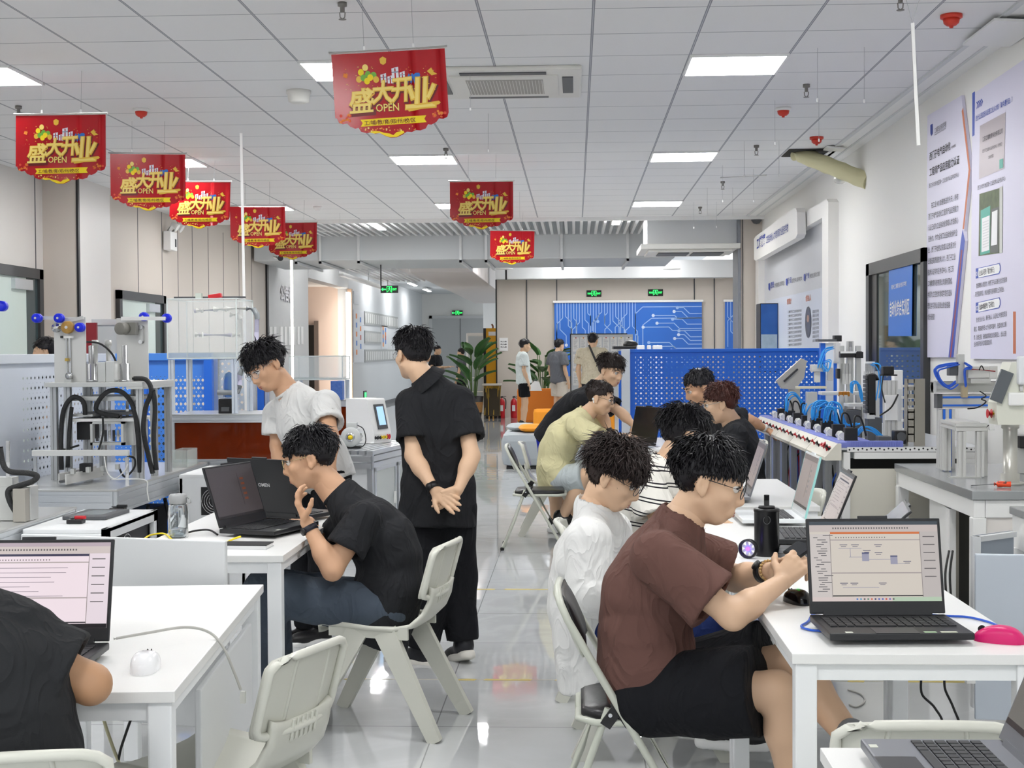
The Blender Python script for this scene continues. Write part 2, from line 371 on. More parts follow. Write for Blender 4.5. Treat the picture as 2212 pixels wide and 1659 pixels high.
# the grey modesty board clamped behind the front left desk
pa = V((-1.84, 4.62, 0)); pb = V((-1.11, 4.44, 0)); mb_ = MB(); mb_.bar(pa+V((0, 0, .58)), pb+V((0, 0, .58)), .018, .60, lgray, bev=.004); 
o = mb_.build('privacy_board'); tag(o, 'pale grey board standing behind the front left desk, under the white bottle', 'board')
plas = mat('chair plastic', 'cfcfc4', .38); plas2 = mat('chair plastic rim', 'd8d8cd', .36)
def plastic_chair():
    t = thing('plastic_chair', '', 'chair', (0, 0, 0), 0, 'cream plastic chairs')
    pr = [(.215, .392), (.212, .415), (.195, .425), (.11, .421), (0, .41), (-.09, .406), (-.155, .418), (-.195, .455), (-.215, .50), (-.226, .56)]
    wd_ = [.36, .385, .39, .395, .395, .385, .36, .31, .28, .28]
    def cur(v):
        k = min(int(v*9), 8); f = v*9-k; a, b = pr[k], pr[k+1]
        return a[0]+(b[0]-a[0])*f, a[1]+(b[1]-a[1])*f, wd_[k]+(wd_[k+1]-wd_[k])*f
    def fs(u, v):
        y, z, w = cur(v); s = 2*u-1; return (s*w/2, y, z+.018*s**4)
    def fb(u, v):
        y, z, w = cur(v); s = 2*u-1; k = min(max((v-.55)/.35, 0), 1); return (s*w/2*.985, y-.016*k, z+.010*s**4-.012*(1-k))
    m = MB(); slab(m, fs, fb, 12, 27, plas)
    for s in (-1, 1): taper(m, (s*.178, .17, .40), (s*.178, -.15, .40), (.016, .035), (.016, .05), (1, 0, 0), plas)
    for k in range(6):
        x = (k-2.5)*.022; m.tube([(x, -.205, .47), (x, -.236, .51), (x, -.244, .56)], .004, plas2, 6)
    m.build('seat', t, True)
    def wb(v): return .36*(1-.16*max(0, (v-.86)/.14)**2.5-.06*max(0, (.12-v)/.12)**2)
    def bf(u, v):
        s = 2*u-1; return (s*wb(v)/2, -.218-.055*v+.03*s*s, .535+.205*v-.012*s*s*v)
    def bb(u, v):
        s = 2*u-1; return (s*wb(v)/2, -.227-.055*v+.03*s*s, .533+.205*v-.012*s*s*v)
    m = MB(); slab(m, bf, bb, 14, 12, plas)
    rc = lambda u, v: bb(.5+(u-.5)*.985, .012+v*.976); rim = [rc(u, 1) for u in np.linspace(.08, .92, 11)]+[rc(.975, .97), rc(1, .9)]+[rc(1, v) for v in np.linspace(.8, .12, 7)]+[rc(.985, .03), rc(.93, 0)]+[rc(u, 0) for u in np.linspace(.85, .15, 8)]+[rc(.07, 0), rc(.015, .03)]+[rc(0, v) for v in np.linspace(.12, .8, 7)]+[rc(0, .9), rc(.025, .97)]
    m.tube([V(p)+V((0, -.008, 0)) for p in rim], .0115, plas2, 8, closed=True)
    for x in (-.1, .1): m.tube([V(bb(.5+x*2.2, v))+V((0, .001, 0)) for v in np.linspace(0.05, .95, 7)], .006, plas, 6)
    m.build('backrest', t, True)
    for s in (-1, 1):
        for d, y0, y1 in ((1, .055, .27), (-1, -.055, -.27)):
            m = MB(); taper(m, (s*.172, y0, .405), (s*.218, y1, 0), (.032, .085), (.036, .05), (1, 0, 0), plas); m.build('leg', t, True)
    return t
pc = plastic_chair()
pc.location = (-.755, 5.57, 0); pc.rotation_euler.z = R(78.4); pc['label'] = 'cream plastic chair under the seated person in black T-shirt and jeans'
for x, y, rz, lb in ((-.917, 3.633, 69.4, 'empty cream plastic chair at the front left desk, its back to the aisle'),
                     (-1.12, 2.83, 14, 'cream plastic chair whose top rim shows at the bottom left edge'),
                     (.695, 3.10, 0, 'empty cream plastic chair at the bottom right, in front of the pink mouse desk'),
                     (.27, 5.30, -90, 'cream plastic chair under the person in white long sleeves'),
                     (.2, 6.15, -90, 'cream plastic chair hidden behind the person in white long sleeves, under the striped shirt'),
                     (-.17, 11.45, -90, 'cream plastic chair under the person in pale yellow T-shirt'),
                     (1.0, 7.45, 92, 'empty cream plastic chair tucked at the far side of the desk beside the control bench')):
    dup(pc, (x, y, 0), R(rz), lb)
dup(pc, (.98, 9.75, 0), R(95), 'cream plastic chair left of the button console, behind the slim laptop', scale=(1.1, 1.1, 1.15))
ftube = mat('folding chair tube', 'c9ccbf', .3); vinyl = mat('black vinyl', '1d1d1f', .35, bump=(60, .08))
def folding_chair():
    t = thing('folding_chair', '', 'chair', (0, 0, 0), 0, 'folding chairs')
    m = MB()
    def bez(pts): return pts
    pts = [(-.2, .21, .012), (-.2, .02, .36), (-.2, -.19, .74), (-.185, -.21, .785), (-.15, -.217, .802), (0, -.222, .805), (.15, -.217, .802), (.185, -.21, .785), (.2, -.19, .74), (.2, .02, .36), (.2, .21, .012)]
    m.tube(pts, .0115, ftube, 10)
    m.tube([(-.2, .19, .05), (.2, .19, .05)], .008, ftube, 8)
    m.build('back_frame', t, True)
    m = MB(); pts = [(-.178, -.075, .47), (-.178, -.15, .25), (-.178, -.235, .03), (-.165, -.247, .013), (.165, -.247, .013), (.178, -.235, .03), (.178, -.15, .25), (.178, -.075, .47)]
    m.tube(pts, .011, ftube, 10)
    m.build('rear_leg_frame', t, True)
    for s in (-1, 1):
        m = MB(); m.bar((s*.19, -.03, .50), (s*.19, -.085, .42), .012, .034, black); m.bar((s*.19, -.06, .49), (s*.19, -.015, .42), .012, .024, black)
        for p in ((-.04, .49), (-.07, .455), (-.02, .43)): m.cyl((s*.195, p[0], p[1]), (s*.2+s*.006, p[0], p[1]), .006, steel, 10)
        m.build('hinge_bracket', t, True)
        m = MB(); m.cyl((s*.2, .214, 0), (s*.2, .198, .03), .014, rubber, 10); m.build('foot_cap', t, True)
        MB().boxc((s*.17, -.248, .012), (.05, .028, .022), rubber, None, .005).build('foot_cap', t, True)
    def oct_(w, l, c): return [(-w+c, -l), (w-c, -l), (w, -l+c), (w, l-c), (w-c, l), (-w+c, l), (-w, l-c), (-w, -l+c)]
    m = MB(); rr = [V((a, b+.03, .428)) for a, b in oct_(.185, .19, .05)]; m.tube(rr, .011, ftube, 8, closed=True); m.build('seat_frame', t, True)
    m = MB(); z0 = .432
    for k, (sc, z) in enumerate(((1, z0), (1, z0+.02), (.94, z0+.032))):
        pass
    ps = oct_(.178, .183, .05); n = 8
    vs = []; 
    for sc, z in ((.97, z0), (1, z0+.008), (1, z0+.02), (.93, z0+.031), (.5, z0+.036)): vs += [V((a*sc, b*sc+.03, z)) for a, b in ps]
    fs = [(i*8+j, i*8+(j+1) % 8, (i+1)*8+(j+1) % 8, (i+1)*8+j) for i in range(4) for j in range(8)]+[tuple(range(7, -1, -1)), tuple(range(32, 40))]
    m.add(vs, fs, vinyl, True); m.build('seat_pad', t, True)
    def f(u, v):
        s = 2*u-1; w = .18*(1-.12*abs(2*v-1)**4); return (s*w, -.135-.07*v-.018*(1-s*s)+.0, .625+.17*v)
    def g(u, v):
        s = 2*u-1; w = .18*(1-.12*abs(2*v-1)**4); k = (1-s**4)*(1-(2*v-1)**4); return (s*w, -.135-.07*v-.018*(1-s*s)+.026*k+.004, .635+.17*v)
    m = MB(); slab(m, g, f, 12, 10, vinyl); m.build('backrest_pad', t, True)
    m = MB(); slab(m, lambda u, v: V(f(u, v))+V((0, -.004, -.002)), lambda u, v: V(f(u, v))+V((0, -.012, -.006)), 12, 8, ftube); m.build('backrest_plate', t, True)
    return t
fc = folding_chair(); fc.scale = (1, 1, .955); fc.location = (.165, 4.24, 0); fc.rotation_euler.z = R(-90)
fc['label'] = 'folding chair with black vinyl pads under the person in the brown T-shirt'
dup(fc, (-.30, 10.62, 0), R(-90), 'empty folding chair with black vinyl pads standing in the aisle')
# ---------------------------------------------------------------- laptops
keyk = mat('keys', '26272a', .5); lapk = mat('laptop black', '222326', .38); lapg = mat('laptop grey', '7c7e84', .38, .3); lapw = mat('laptop white', 'e6eaec', .35); lapt = mat('laptop teal edge', '9fd8d4', .35)
scr = {}
def sm(c, e=.75):
    e *= .66
    k = 'screen %s %.2f' % (c, e); m = mat(k, c, .25, emit=e); m.node_tree.nodes['Principled BSDF'].inputs['Base Color'].default_value = (.012, .012, .013, 1); return m
def ui(mb, M, w, h, st):
    def q(a, b, c, d, col, z=.0003, e=.75):      # rectangle in screen fractions, from the lower left
        mb.add([M @ V(((x-.5)*w, y*h, z)) for x, y in ((a, b), (c, b), (c, d), (a, d))], [(0, 1, 2, 3)], sm(col, e))
    rnd = random.Random(st)
    if st == 0: q(0, 0, 1, 1, '15161a', e=.05); return
    bg = {1: 'efdfe6', 2: 'dcd3c8', 3: '7d7274', 4: 'b5a8a8', 5: 'cfc4c2', 6: '6f7072', 7: '8d8c86'}[st]; e = {1: .92, 2: .78, 3: .22, 4: .5, 5: .7, 6: .35, 7: .45}[st]
    q(0, 0, 1, 1, bg, e=e)
    z = .0006
    if st in (3, 4, 6, 7):
        q(0, .9, 1, 1, '8f8688', z, e*.7); q(.62, .2, .63, .85, '6d6061', z, e*.6)
        for k in range(5): q(.66, .3+.1*k, .74, .345+.1*k, 'c86a3a' if st == 3 else '8a8f98', z, e)
        q(0, 0, 1, .05, '4a4446', z, e*.5); return
    q(0, .955, 1, 1, '4a5560' if st != 1 else 'd8c6d0', z, e*.7); q(0, .87, 1, .955, 'd2c6c2', z, e*.95)
    q(.16 if st != 1 else 0, .84, .86, .868, 'd8743a' if st == 2 else '3c3a52', z, e)
    q(0, 0, .16, .84, 'd8d0cc' if st != 1 else 'd9cde0', z, e*.97); q(.86, .05, 1, .87, 'cfc7c4' if st != 1 else 'f0e2ea', z, e*.9)
    for k in range(26): 
        a = .03+rnd.random()*.05+.05*(k % 3 == 0); y = .82-.028*k; 
        if y > .1: q(a*.8, y, a*.8+.03+rnd.random()*.05, y+.009, '6d6a70', z*2, e*.6)
    for k in range(30): q(.18+.02*k, .905, .19+.02*k, .925, '7c7678', z*2, e*.6)
    for k in range(20): q(.2+.02*k, .79, .208+.02*k, .805, '8a7f80', z*2, e*.7)
    q(.16, .76, .86, .775, 'c0b6b4', z, e*.9); q(.155, .05, .16, .84, 'a79d9c', z*2, e*.8); q(.855, .05, .86, .87, 'a79d9c', z*2, e*.8)
    q(.16, .345, .86, .36, 'b9aead', z*2, e*.85)
    if st == 2:
        for x, y in ((.40, .50), (.62, .46)): q(x, y, x+.055, y+.11, 'a9a8bd', z*2, e*.9); q(x, y+.09, x+.055, y+.11, '6a6d92', z*3, e*.8)
        for a, b, c, d in ((.22, .66, .40, .664), (.30, .55, .40, .554), (.455, .52, .62, .524), (.31, .55, .313, .66), (.24, .17, .52, .174), (.675, .47, .76, .474)): q(a, b, c, d, '8f93b8', z*2, e*.8)
        for x, y in ((.23, .70), (.32, .70), (.5, .70), (.41, .63), (.5, .6), (.72, .49), (.22, .22), (.3, .22), (.52, .22)): q(x, y, x+.06, y+.01, '77748a', z*2, e*.8); q(x+.01, y-.02, x+.05, y-.012, '77748a', z*2, e*.8)
    else:
        for k in range(7): y = .7-.055*k; q(.2+.03*(k % 2), y, .45+rnd.random()*.3, y+.006, '8d8590', z*2, e*.8)
    for k in range(6): y = .8-.1*k; q(.88, y, .97, y+.012, '7c7678', z*2, e*.7)
    q(.16, .06, .86, .075, '33313a', z*2, e*.4); q(0, 0, 1, .052, 'e3d3cf' if st != 1 else '2e2c33', z*2, e*(.95 if st != 1 else .3)); 
    if st == 2:
        q(.62, 0, 1, .052, 'c6dcc2', z*3, e*.9)
        for k, cc in enumerate(('3a7fd0', '59a6c8', '555555', '4f8a72', 'd86a4a', '3c3c6c', '4a66c0', '4a66c0', 'd24a3a', '6a6ac0', '5a5a5a')): q(.34+.028*k, .016, .353+.028*k, .036, cc, z*4, e)
def laptop(label, hinge, rz, st, w=.36, d=.25, tilt=15, body=lapk, edge=None, logo=None, keys=True, group='open laptops'):
    t = thing('laptop', label, 'laptop', hinge, rz, group)
    b = MB(); b.boxc((0, -d/2+.012, .0), (w, d, .018), body, None, .004); b.build('base', t, True)
    if keys:
        k = MB(); pl = MB()
        n, rws = 15, 6; kw = w*.9/n; kh = d*.5/rws
        for r_ in range(rws):
            for c in range(n):
                if r_ == 5 and 3 <= c <= 7:
                    if c == 3: k.boxc((-w*.45+kw*5.5, -.03-kh*(r_+.5), .0105), (kw*4.8, kh*.8, .003), keyk)
                    continue
                k.boxc((-w*.45+kw*(c+.5), -.03-kh*(r_+.5), .0105), (kw*.82, kh*.8, .003), keyk)
        k.build('keyboard', t, True)
        pl.boxc((-.01, -d*.81, .0094), (w*.3, d*.28, .001), mat('touchpad', '303135', .3) if body is not lapw else mat('touchpad pale', 'cfd4d6', .3)); pl.build('touchpad', t, True)
        if st in (2, 3) or body is lapg:
            for a_, b_, c_ in ((.33, .04, 'c9ccb9'), (.2, .03, 'a9c3a0'), (-.36, .018, 'd2d4c8')): s_ = MB(); s_.boxc((w*a_, -d*.9, .0094), (b_, .014, .0008), mat('sticker '+c_, c_, .5)); s_.build('sticker', t, True)
    a = R(tilt); up = V((0, math.sin(a), math.cos(a))); nr = V((0, -math.cos(a), math.sin(a)))
    M = MX((0, .006, .012), (1, 0, 0), up)        # z of M = screen normal
    lid = MB(); lid.boxc(M @ V((0, d/2, -.004)), (w, .008, d), body, Matrix(((1, 0, 0), (0, -nr.y, up.y), (0, -nr.z, up.z))), .003)
    if edge: lid.boxc(M @ V((w/2+.001, d/2, -.004)), (.003, .009, d), edge, Matrix(((1, 0, 0), (0, -nr.y, up.y), (0, -nr.z, up.z)))); lid.boxc(M @ V((-w/2-.001, d/2, -.004)), (.003, .009, d), edge, Matrix(((1, 0, 0), (0, -nr.y, up.y), (0, -nr.z, up.z))))
    lid.boxc(M @ V((0, .0, -.004)), (w*.8, .014, .016), body, Matrix(((1, 0, 0), (0, -nr.y, up.y), (0, -nr.z, up.z))))
    lid.boxc(M @ V((0, d+.003, -.004)), (w*.22, .007, .008), body, Matrix(((1, 0, 0), (0, -nr.y, up.y), (0, -nr.z, up.z))))
    lo = lid.build('lid', t, True)
    s = MB(); ui(s, MX(M @ V((0, .032, .0006)), (1, 0, 0), up), w-.016, d-.04, st); so = s.build('screen', t, True)
    if logo:
        q = MB(); q.text(logo, .022, MX(M @ V((0, d*.5, -.0087)), (-1, 0, 0), up), mat('logo silver', 'c8cacc', .3, .6), .02, 'C'); q.build('logo', lo, True) if False else q.build('logo', t, True)
    return t
laptop('large laptop with a pale pink screen at the front left, before the black shoulder', (-1.312, 3.34, .772), R(3), 1, .37, .247, 14)
laptop('black laptop with dim screen in front of the seated person in jeans', (-1.344, 5.70, .772), R(72), 3, .36, .25, 18)
lb_ = laptop('black laptop seen from behind with silver lettering on its lid', (-1.315, 6.06, .772), R(153), 0, .36, .25, 16, logo='OMEN')
laptop('black laptop on the pink mouse desk with a block diagram on screen', (.79, 3.735, .772), R(2), 2, .355, .25, 13)
laptop('slim laptop beside the brown T-shirted head, farthest of the right row of desks', (.82, 6.9, .772), R(-92), 4, .34, .26, 18, lapg)
laptop('white laptop with pale teal edges beyond the black cup', (.93, 6.02, .772), R(-90), 4, .35, .26, 14, lapw, lapt)
laptop('dark edged laptop tilted back right of the black cup, text windows on screen', (.93, 5.40, .772), R(-93), 5, .36, .25, 22, lapk)
laptop('grey laptop lid tilted far back behind the block diagram laptop', (.93, 4.86, .772), R(-100), 6, .36, .25, 48, lapk)
laptop('black laptop beside the pale yellow shirted person on the farthest desk', (.50, 10.75, .772), R(-62), 0, .38, .27, 12, lapk)
laptop('grey laptop with barcode sticker at the bottom right corner', (.745, 2.37, .772), R(-90), 7, .36, .25, 22, lapg)
# ---------------------------------------------------------------- things on the desks
def mouse(name, label, p, rz, m, s=1., logo=None):
    t = thing(name, label, 'mouse', p, rz)
    b = MB()
    def f(u, v):
        a = u*2*math.pi; k = math.sin(v*math.pi/2); x = .031*math.cos(a)*(1-.12*math.cos(2*a))*k**.6; y = .056*math.sin(a)*k**.6
        return (x*s, y*s, (.004+.034*math.cos(v*math.pi/2)**.7*(1-.35*(y/.056+.15)**2))*s)
    b.grid(f, 28, 10, m); b.add([V(f(i/28, 1))-V((0, 0, .004*s)) for i in range(28)]+[V(f(i/28, 1)) for i in range(28)], [(i, (i+1) % 28, 28+(i+1) % 28, 28+i) for i in range(28)]+[tuple(range(27, -1, -1))], m)
    b.build('shell', t, True)
    MB().cyl((-.004*s, .038*s, .026*s), (.004*s, .038*s, .026*s), .008*s, rubber, 14).build('wheel', t, True)
    if logo: MB().text(logo[0], .018*s, MX((0, -.012*s, .0405*s), (1, 0, 0), (0, 1, -.1)), logo[1], .02, 'C').build('logo', t, True)
    return t
p = G(300, 1457, .75); mouse('computer_mouse', 'white mouse with a small dark emblem on the front left desk', (p.x, p.y+.05, .75), R(5), mat('glossy white', 'f2f2f4', .15), 1.15, ('G', dgray))
p = G(2166, 1392, .75); mouse('computer_mouse', 'pink mouse at the right end of the front right desk', (p.x, p.y+.03, .75), R(62), mat('mouse pink', 'd81c6e', .35), 1.1)
p = G(1718, 1306, .75); mouse('computer_mouse', 'glossy black mouse with green lit emblem under the wrist', (p.x+.01, p.y+.03, .75), R(20), mat('glossy black', '0d0d0f', .12), 1.05, ('S', mat('lit green', '2bff5a', .4, emit=2)))
p = G(1660, 1204, .75); t = thing('tumbler', 'tall black tumbler with a stub straw on the desk', 'tumbler', (p.x, p.y+.045, .75))
MB().lathe([(0, 0), (.042, 0), (.044, .01), (.044, .155), (.046, .157), (.046, .166), (.04, .168), (0, .168)], (0, 0, 0), mat('matt black', '131315', .3), 28).build('body', t, True)
MB().lathe([(0, .168), (.03, .168), (.028, .176), (0, .177)], (0, 0, 0), black, 20).build('lid', t, True)
MB().cyl((0, 0, .176), (0, 0, .215), .0095, black, 12).build('straw', t, True)
MB().tube([V((-.005+.012*math.sin(a), -.0445, .13+.014*math.cos(a))) for a in np.linspace(0, 5.5, 12)], .0015, mat('strap grey', '4a4b4e'), 6).build('strap', t, True)
p = G(1618, 1208, .75); t = thing('cooling_fan', 'small black clip fan with purple glowing hub on the desk', 'fan', (p.x, p.y+.02, .75), R(-30))
MB().lathe([(.03, -.012), (.034, -.01), (.034, .01), (.03, .012), (.026, .006), (.026, -.006), (.03, -.012)], (0, 0, .034), black, 24, (0, 1, 0)).build('housing', t, True)
m = MB()
for k in range(7):
    a = k*2*math.pi/7; m.boxc((.016*math.cos(a), 0, .034+.016*math.sin(a)), (.017, .002, .009), mat('fan blade', 'd9d6ee', .3), Matrix.Rotation(-a, 3, 'Y'))
m.build('blades', t, True); MB().cyl((0, -.008, .034), (0, .006, .034), .008, mat('purple glow', '7a4cff', .4, emit=2), 14).build('hub', t, True)
p = G(379, 1164, .75); t = thing('water_bottle', 'clear water bottle with grey cap on the left desk', 'bottle', (p.x, p.y+.04, .75))
MB().lathe([(.0, .0), (.037, 0), (.039, .006), (.039, .10), (.036, .125), (.031, .135), (.0, .135)], (0, 0, 0), mat('bottle clear', 'dfe5e8', .05, trans=.9, ior=1.2), 24).build('body', t, True)
MB().lathe([(0, .003), (.035, .003), (.0365, .01), (.0365, .034), (0, .034)], (0, 0, 0), mat('water', 'c9d6dc', .02, trans=.85, ior=1.33), 20).build('water', t, True)
MB().lathe([(.033, .135), (.035, .137), (.035, .165), (.03, .172), (0, .174)], (0, 0, 0), mat('cap grey', '9fa1a2', .4), 24).build('cap', t, True)
MB().tube([(.033, -.005, .16), (.05, -.008, .155), (.052, -.008, .14), (.036, -.005, .135)], .004, mat('cap grey'), 8).build('handle', t, True)
MB().text('uzspace', .02, MX((.004, -.0396, .045), (0, 0, 1), (-1, 0, 0)), mat('bottle ink', '6d7378'), .01).build('lettering', t, True)
p = G(534, 1183, .75); t = thing('notebook', 'black notebook near the edge of the left desk, by the yellow cable', 'notebook', (p.x, p.y, .758), R(-3))
MB().boxc((0, 0, .0), (.17, .1, .012), paper).build('pages', t, True); MB().boxc((0, 0, .0075), (.175, .105, .003), black).boxc((0, 0, -.0065), (.175, .105, .002), lgray).build('cover', t, True)
def cable(name, label, pts, r, m, n=8):
    # smooth curve through the points
    P = [V(q) for q in pts]; out = []
    for i in range(len(P)-1):
        a, b, c, d = P[max(i-1, 0)], P[i], P[i+1], P[min(i+2, len(P)-1)]
        for k in range(8):
            s = k/8; out.append(.5*((2*b)+(c-a)*s+(2*a-5*b+4*c-d)*s*s+(3*b-a-3*c+d)*s**3))
    out.append(P[-1])
    o = MB().tube(out, r, m, n).build(name); return tag(o, label, 'cable')
def spl(pts, n=6):
    P = [V(q) for q in pts]; out = []
    for i in range(len(P)-1):
        a, b, c, d = P[max(i-1, 0)], P[i], P[i+1], P[min(i+2, len(P)-1)]
        for k in range(n):
            s = k/n; out.append(.5*((2*b)+(c-a)*s+(2*a-5*b+4*c-d)*s*s+(3*b-a-3*c+d)*s**3))
    return out+[P[-1]]
cgray = mat('cable grey', 'b5b4ae', .4); cblue = mat('cable blue', '1f58c8', .4); cyel = mat('cable yellow', 'f0d820', .4); cblk = mat('cable black', '161616', .45); cwht = mat('cable white', 'e6e6e2', .4)
cable('network_cable', 'grey network cable arching over the front left desk edge', [W(246, 1380, 3.4), W(320, 1367, 3.45), W(400, 1355, 3.52), W(452, 1366, 3.55), W(482, 1398, 3.52), W(505, 1450, 3.52), W(520, 1490, 3.52)], .0035, cgray)
t = MB().boxc(W(525, 1506, 3.52), (.012, .012, .03), mat('plug clear', 'd5d5cf', .2)).build('cable_plug'); tag(t, 'clear plug dangling at the end of the grey network cable', 'plug')
cable('network_cable', 'blue network cable running behind the block diagram laptop', [G(a, b, .7545) for a, b in ((1795, 1364), (1752, 1361), (1731, 1353), (1745, 1343), (1770, 1322), (1880, 1318), (2035, 1330), (2090, 1333), (2140, 1345), (2172, 1361))], .0032, cblue)
cable('network_cable', 'yellow network cable loop beside the water bottle', [G(a, b, .757) for a, b in ((309, 1166), (325, 1156), (355, 1153), (375, 1168), (400, 1176))], .0035, cyel)
cable('network_cable', 'short yellow cable end lying by the black notebook', [G(460, 1178, .756), G(485, 1175, .757), W(500, 1166, 5.4), W(520, 1159, 5.43)], .0042, cyel)
cable('power_cable', 'black power cable behind the left desk laptop', [W(400, 1152, 5.6), W(425, 1146, 5.62), W(452, 1145, 5.6), W(470, 1155, 5.55)], .004, cblk)
for k, (nm, lb, pts, m, r) in enumerate((
    ('beige cable hanging under the front left desk', 0, [(222, 1548), (232, 1580), (248, 1625), (262, 1659), (275, 1690)], mat('cable beige', 'b9b593'), .005),
    ('black cable hanging under the front left desk by its leg', 0, [(284, 1550), (270, 1590), (258, 1630), (250, 1690)], cblk, .004),
    ('thin black cable hanging under the pink mouse desk', 0, [(1990, 1462), (1992, 1500), (2020, 1530), (2040, 1580), (2046, 1738)], cblk, .004),
    ('second thin black cable under the pink mouse desk, nearer the grey door', 0, [(2040, 1462), (2042, 1490), (2060, 1530), (2078, 1590), (2082, 1738)], cblk, .004),
    ('pale cable loop on the floor under the pink mouse desk', 0, [(1832, 1490), (1860, 1500), (1868, 1515), (1850, 1527), (1835, 1522)], cgray, .004))):
    Y = 3.9 if k < 2 else 4.6
    cable('hanging_cable', nm, [W(a, b, Y) if k < 4 else G(a, b, .005) for a, b in pts], r, m)
# worn yellow tape on the floor joints
tapm = mat('worn tape', 'd9c04a', .6, mottle=(25, 'b3a887'))
for Y, lab, xs in ((6.33, 'worn yellow floor tape line across the aisle, nearer one', [(-1.45, -1.3), (-1.05, -.95), (-.62, -.45), (-.42, -.2), (-.1, .2), (1.2, 1.28), (1.38, 1.72)]), (8.74, 'worn yellow floor tape line across the aisle, farther one', [(-1.2, -.9), (-.85, -.72), (-.66, -.5), (-.45, .1)])):
    m = MB()
    for a, b in xs:
        ys = [(a, Y-.012), (a+.02, Y-.02), ((a+b)/2, Y-.018), (b-.01, Y-.022), (b, Y+.005), (b-.04, Y+.012), ((a+b)/2+.01, Y+.004), (a+.01, Y+.012)]
        m.prism(ys, .0012, tapm)
    m.box(-1.47, 1.8 if Y < 7 else .15, Y-.006, Y+.002, 0, .0008, mat('tape residue', 'b9b4a4', .7)); tag(m.build('floor_tape'), lab, 'tape')
# ---------------------------------------------------------------- machines
def prof(mb, p, q, w=.04, h=.04, m=None, up=None, nx=1, nz=1, dark=True):    # slotted aluminium profile from p to q
    m = m or alu; p, q = V(p), V(q); t = (q-p).normalized()
    up = V(up) if up is not None else (V((0, 0, 1)) if abs(t.z) < .95 else V((0, 1, 0)))
    x = t.cross(up).normalized(); z = x.cross(t)
    s, d = .008, .007; sec = []
    def side(a, b, n, ox, oy):            # points along one side with n notches; (ox,oy) inward
        L = math.hypot(b[0]-a[0], b[1]-a[1]); ux, uy = (b[0]-a[0])/L, (b[1]-a[1])/L
        sec.append(a)
        for k in range(n):
            c = L*(k+.5)/n
            for e, f in ((-s/2, 0), (-s/2, d), (s/2, d), (s/2, 0)): sec.append((a[0]+ux*(c+e)+ox*f, a[1]+uy*(c+e)+oy*f))
    a, b = w/2, h/2
    side((-a, -b), (a, -b), nx, 0, 1); side((a, -b), (a, b), nz, -1, 0); side((a, b), (-a, b), nx, 0, -1); side((-a, b), (-a, -b), nz, 1, 0)
    n = len(sec); vs = [p+x*u+z*v for u, v in sec]+[q+x*u+z*v for u, v in sec]
    return mb.add(vs, [tuple(range(n-1, -1, -1)), tuple(range(n, 2*n))]+[(i, (i+1) % n, n+(i+1) % n, n+i) for i in range(n)], m)
# perforated partitions
def perf(name, col, pu, pv, axis, off=(0, 0), lim=None, o=0.):
    off = (off[0]-o, off[1]); lim = lim and (lim[0]-o, lim[1]-o, lim[2], lim[3])
    m = mat(name, col, .42); N = NT(m); x = N.xyz(); u = x[axis]; v = x[2]
    def cell(a, o, p): return N.m('MULTIPLY', N.m('ABSOLUTE', N.m('SUBTRACT', N.m('FRACT', N.m('ADD', N.m('DIVIDE', N.m('SUBTRACT', a, o), p), 100.5)), .5)), p)
    big = N.m('LESS_THAN', N.m('ADD', cell(u, off[0], pu), cell(v, off[1], pv)), .0105*pv/.047)
    sml = N.m('LESS_THAN', N.m('ADD', cell(u, off[0]+pu/2, pu), cell(v, off[1]+pv/2, pv)), .0040*pv/.047)
    h = N.m('MAXIMUM', big, sml)
    if lim:
        a0, a1, b0, b1 = lim
        k = N.m('MULTIPLY', N.m('MULTIPLY', N.m('GREATER_THAN', u, a0), N.m('LESS_THAN', u, a1)), N.m('MULTIPLY', N.m('GREATER_THAN', v, b0), N.m('LESS_THAN', v, b1)))
        h = N.m('MULTIPLY', h, k)
    N.l(N.m('SUBTRACT', 1., h), N.b.inputs['Alpha']); return m
t = thing('partition', 'blue perforated partition behind the long control bench', 'partition', (.46, 13, 0))
ta = [.46, 2.26, 13.0]
bm_ = perf('perforated blue', '2a72e4', .047, .047, 0, (.505, 1.41), (.52, 2.20, .30, 1.425), .46)
MB().box(.50, 2.24, 12.998, 13.0, .08, 1.47, bm_).build('sheet', t)
m = MB(); m.box(.47, 2.26, 12.975, 13.02, 1.455, 1.485, blue, .004).box(.50, .545, 12.99, 13.012, .05, 1.46, blue).box(2.2, 2.26, 12.985, 13.02, .05, 1.46, blue).box(.5, 2.2, 12.985, 13.02, .05, .12, blue); m.build('rim', t)
m = MB(); m.box(.42, .50, 12.96, 13.04, 0, 1.485, wpart, .006); m.build('post', t)
m = MB(); m.box(.395, .418, 12.97, 13.03, 0, 1.47, blue); m.build('edge_strip', t)
t = thing('partition', 'white perforated partition beside the press machine at left', 'partition', (-3.3, 8, 0))
MB().box(-3.301, -3.299, 6.0, 9.9, .1, 1.44, perf('perforated white', 'dfe5ee', .062, .062, 1, (6.1, 1.33), (8.32, 9.8, .3, 1.345), 8)).build('sheet', t)
m = MB(); m.box(-3.33, -3.27, 6.0, 9.95, 1.42, 1.475, wpart, .004).box(-3.32, -3.28, 9.86, 9.95, 0, 1.42, wpart).box(-3.32, -3.28, 6.0, 9.9, .05, .12, wpart); m.build('rim', t)
t = thing('partition', 'sky blue perforated partition behind the press machine and tank', 'partition', (-3.3, 10.6, 0))
MB().box(-3.75, -2.76, 10.6, 10.602, .1, 1.44, perf('perforated sky blue', '4a8cec', .034, .06, 0, (-3.7, 1.33), (-3.7, -2.8, .3, 1.30), -3.3)).build('sheet', t)
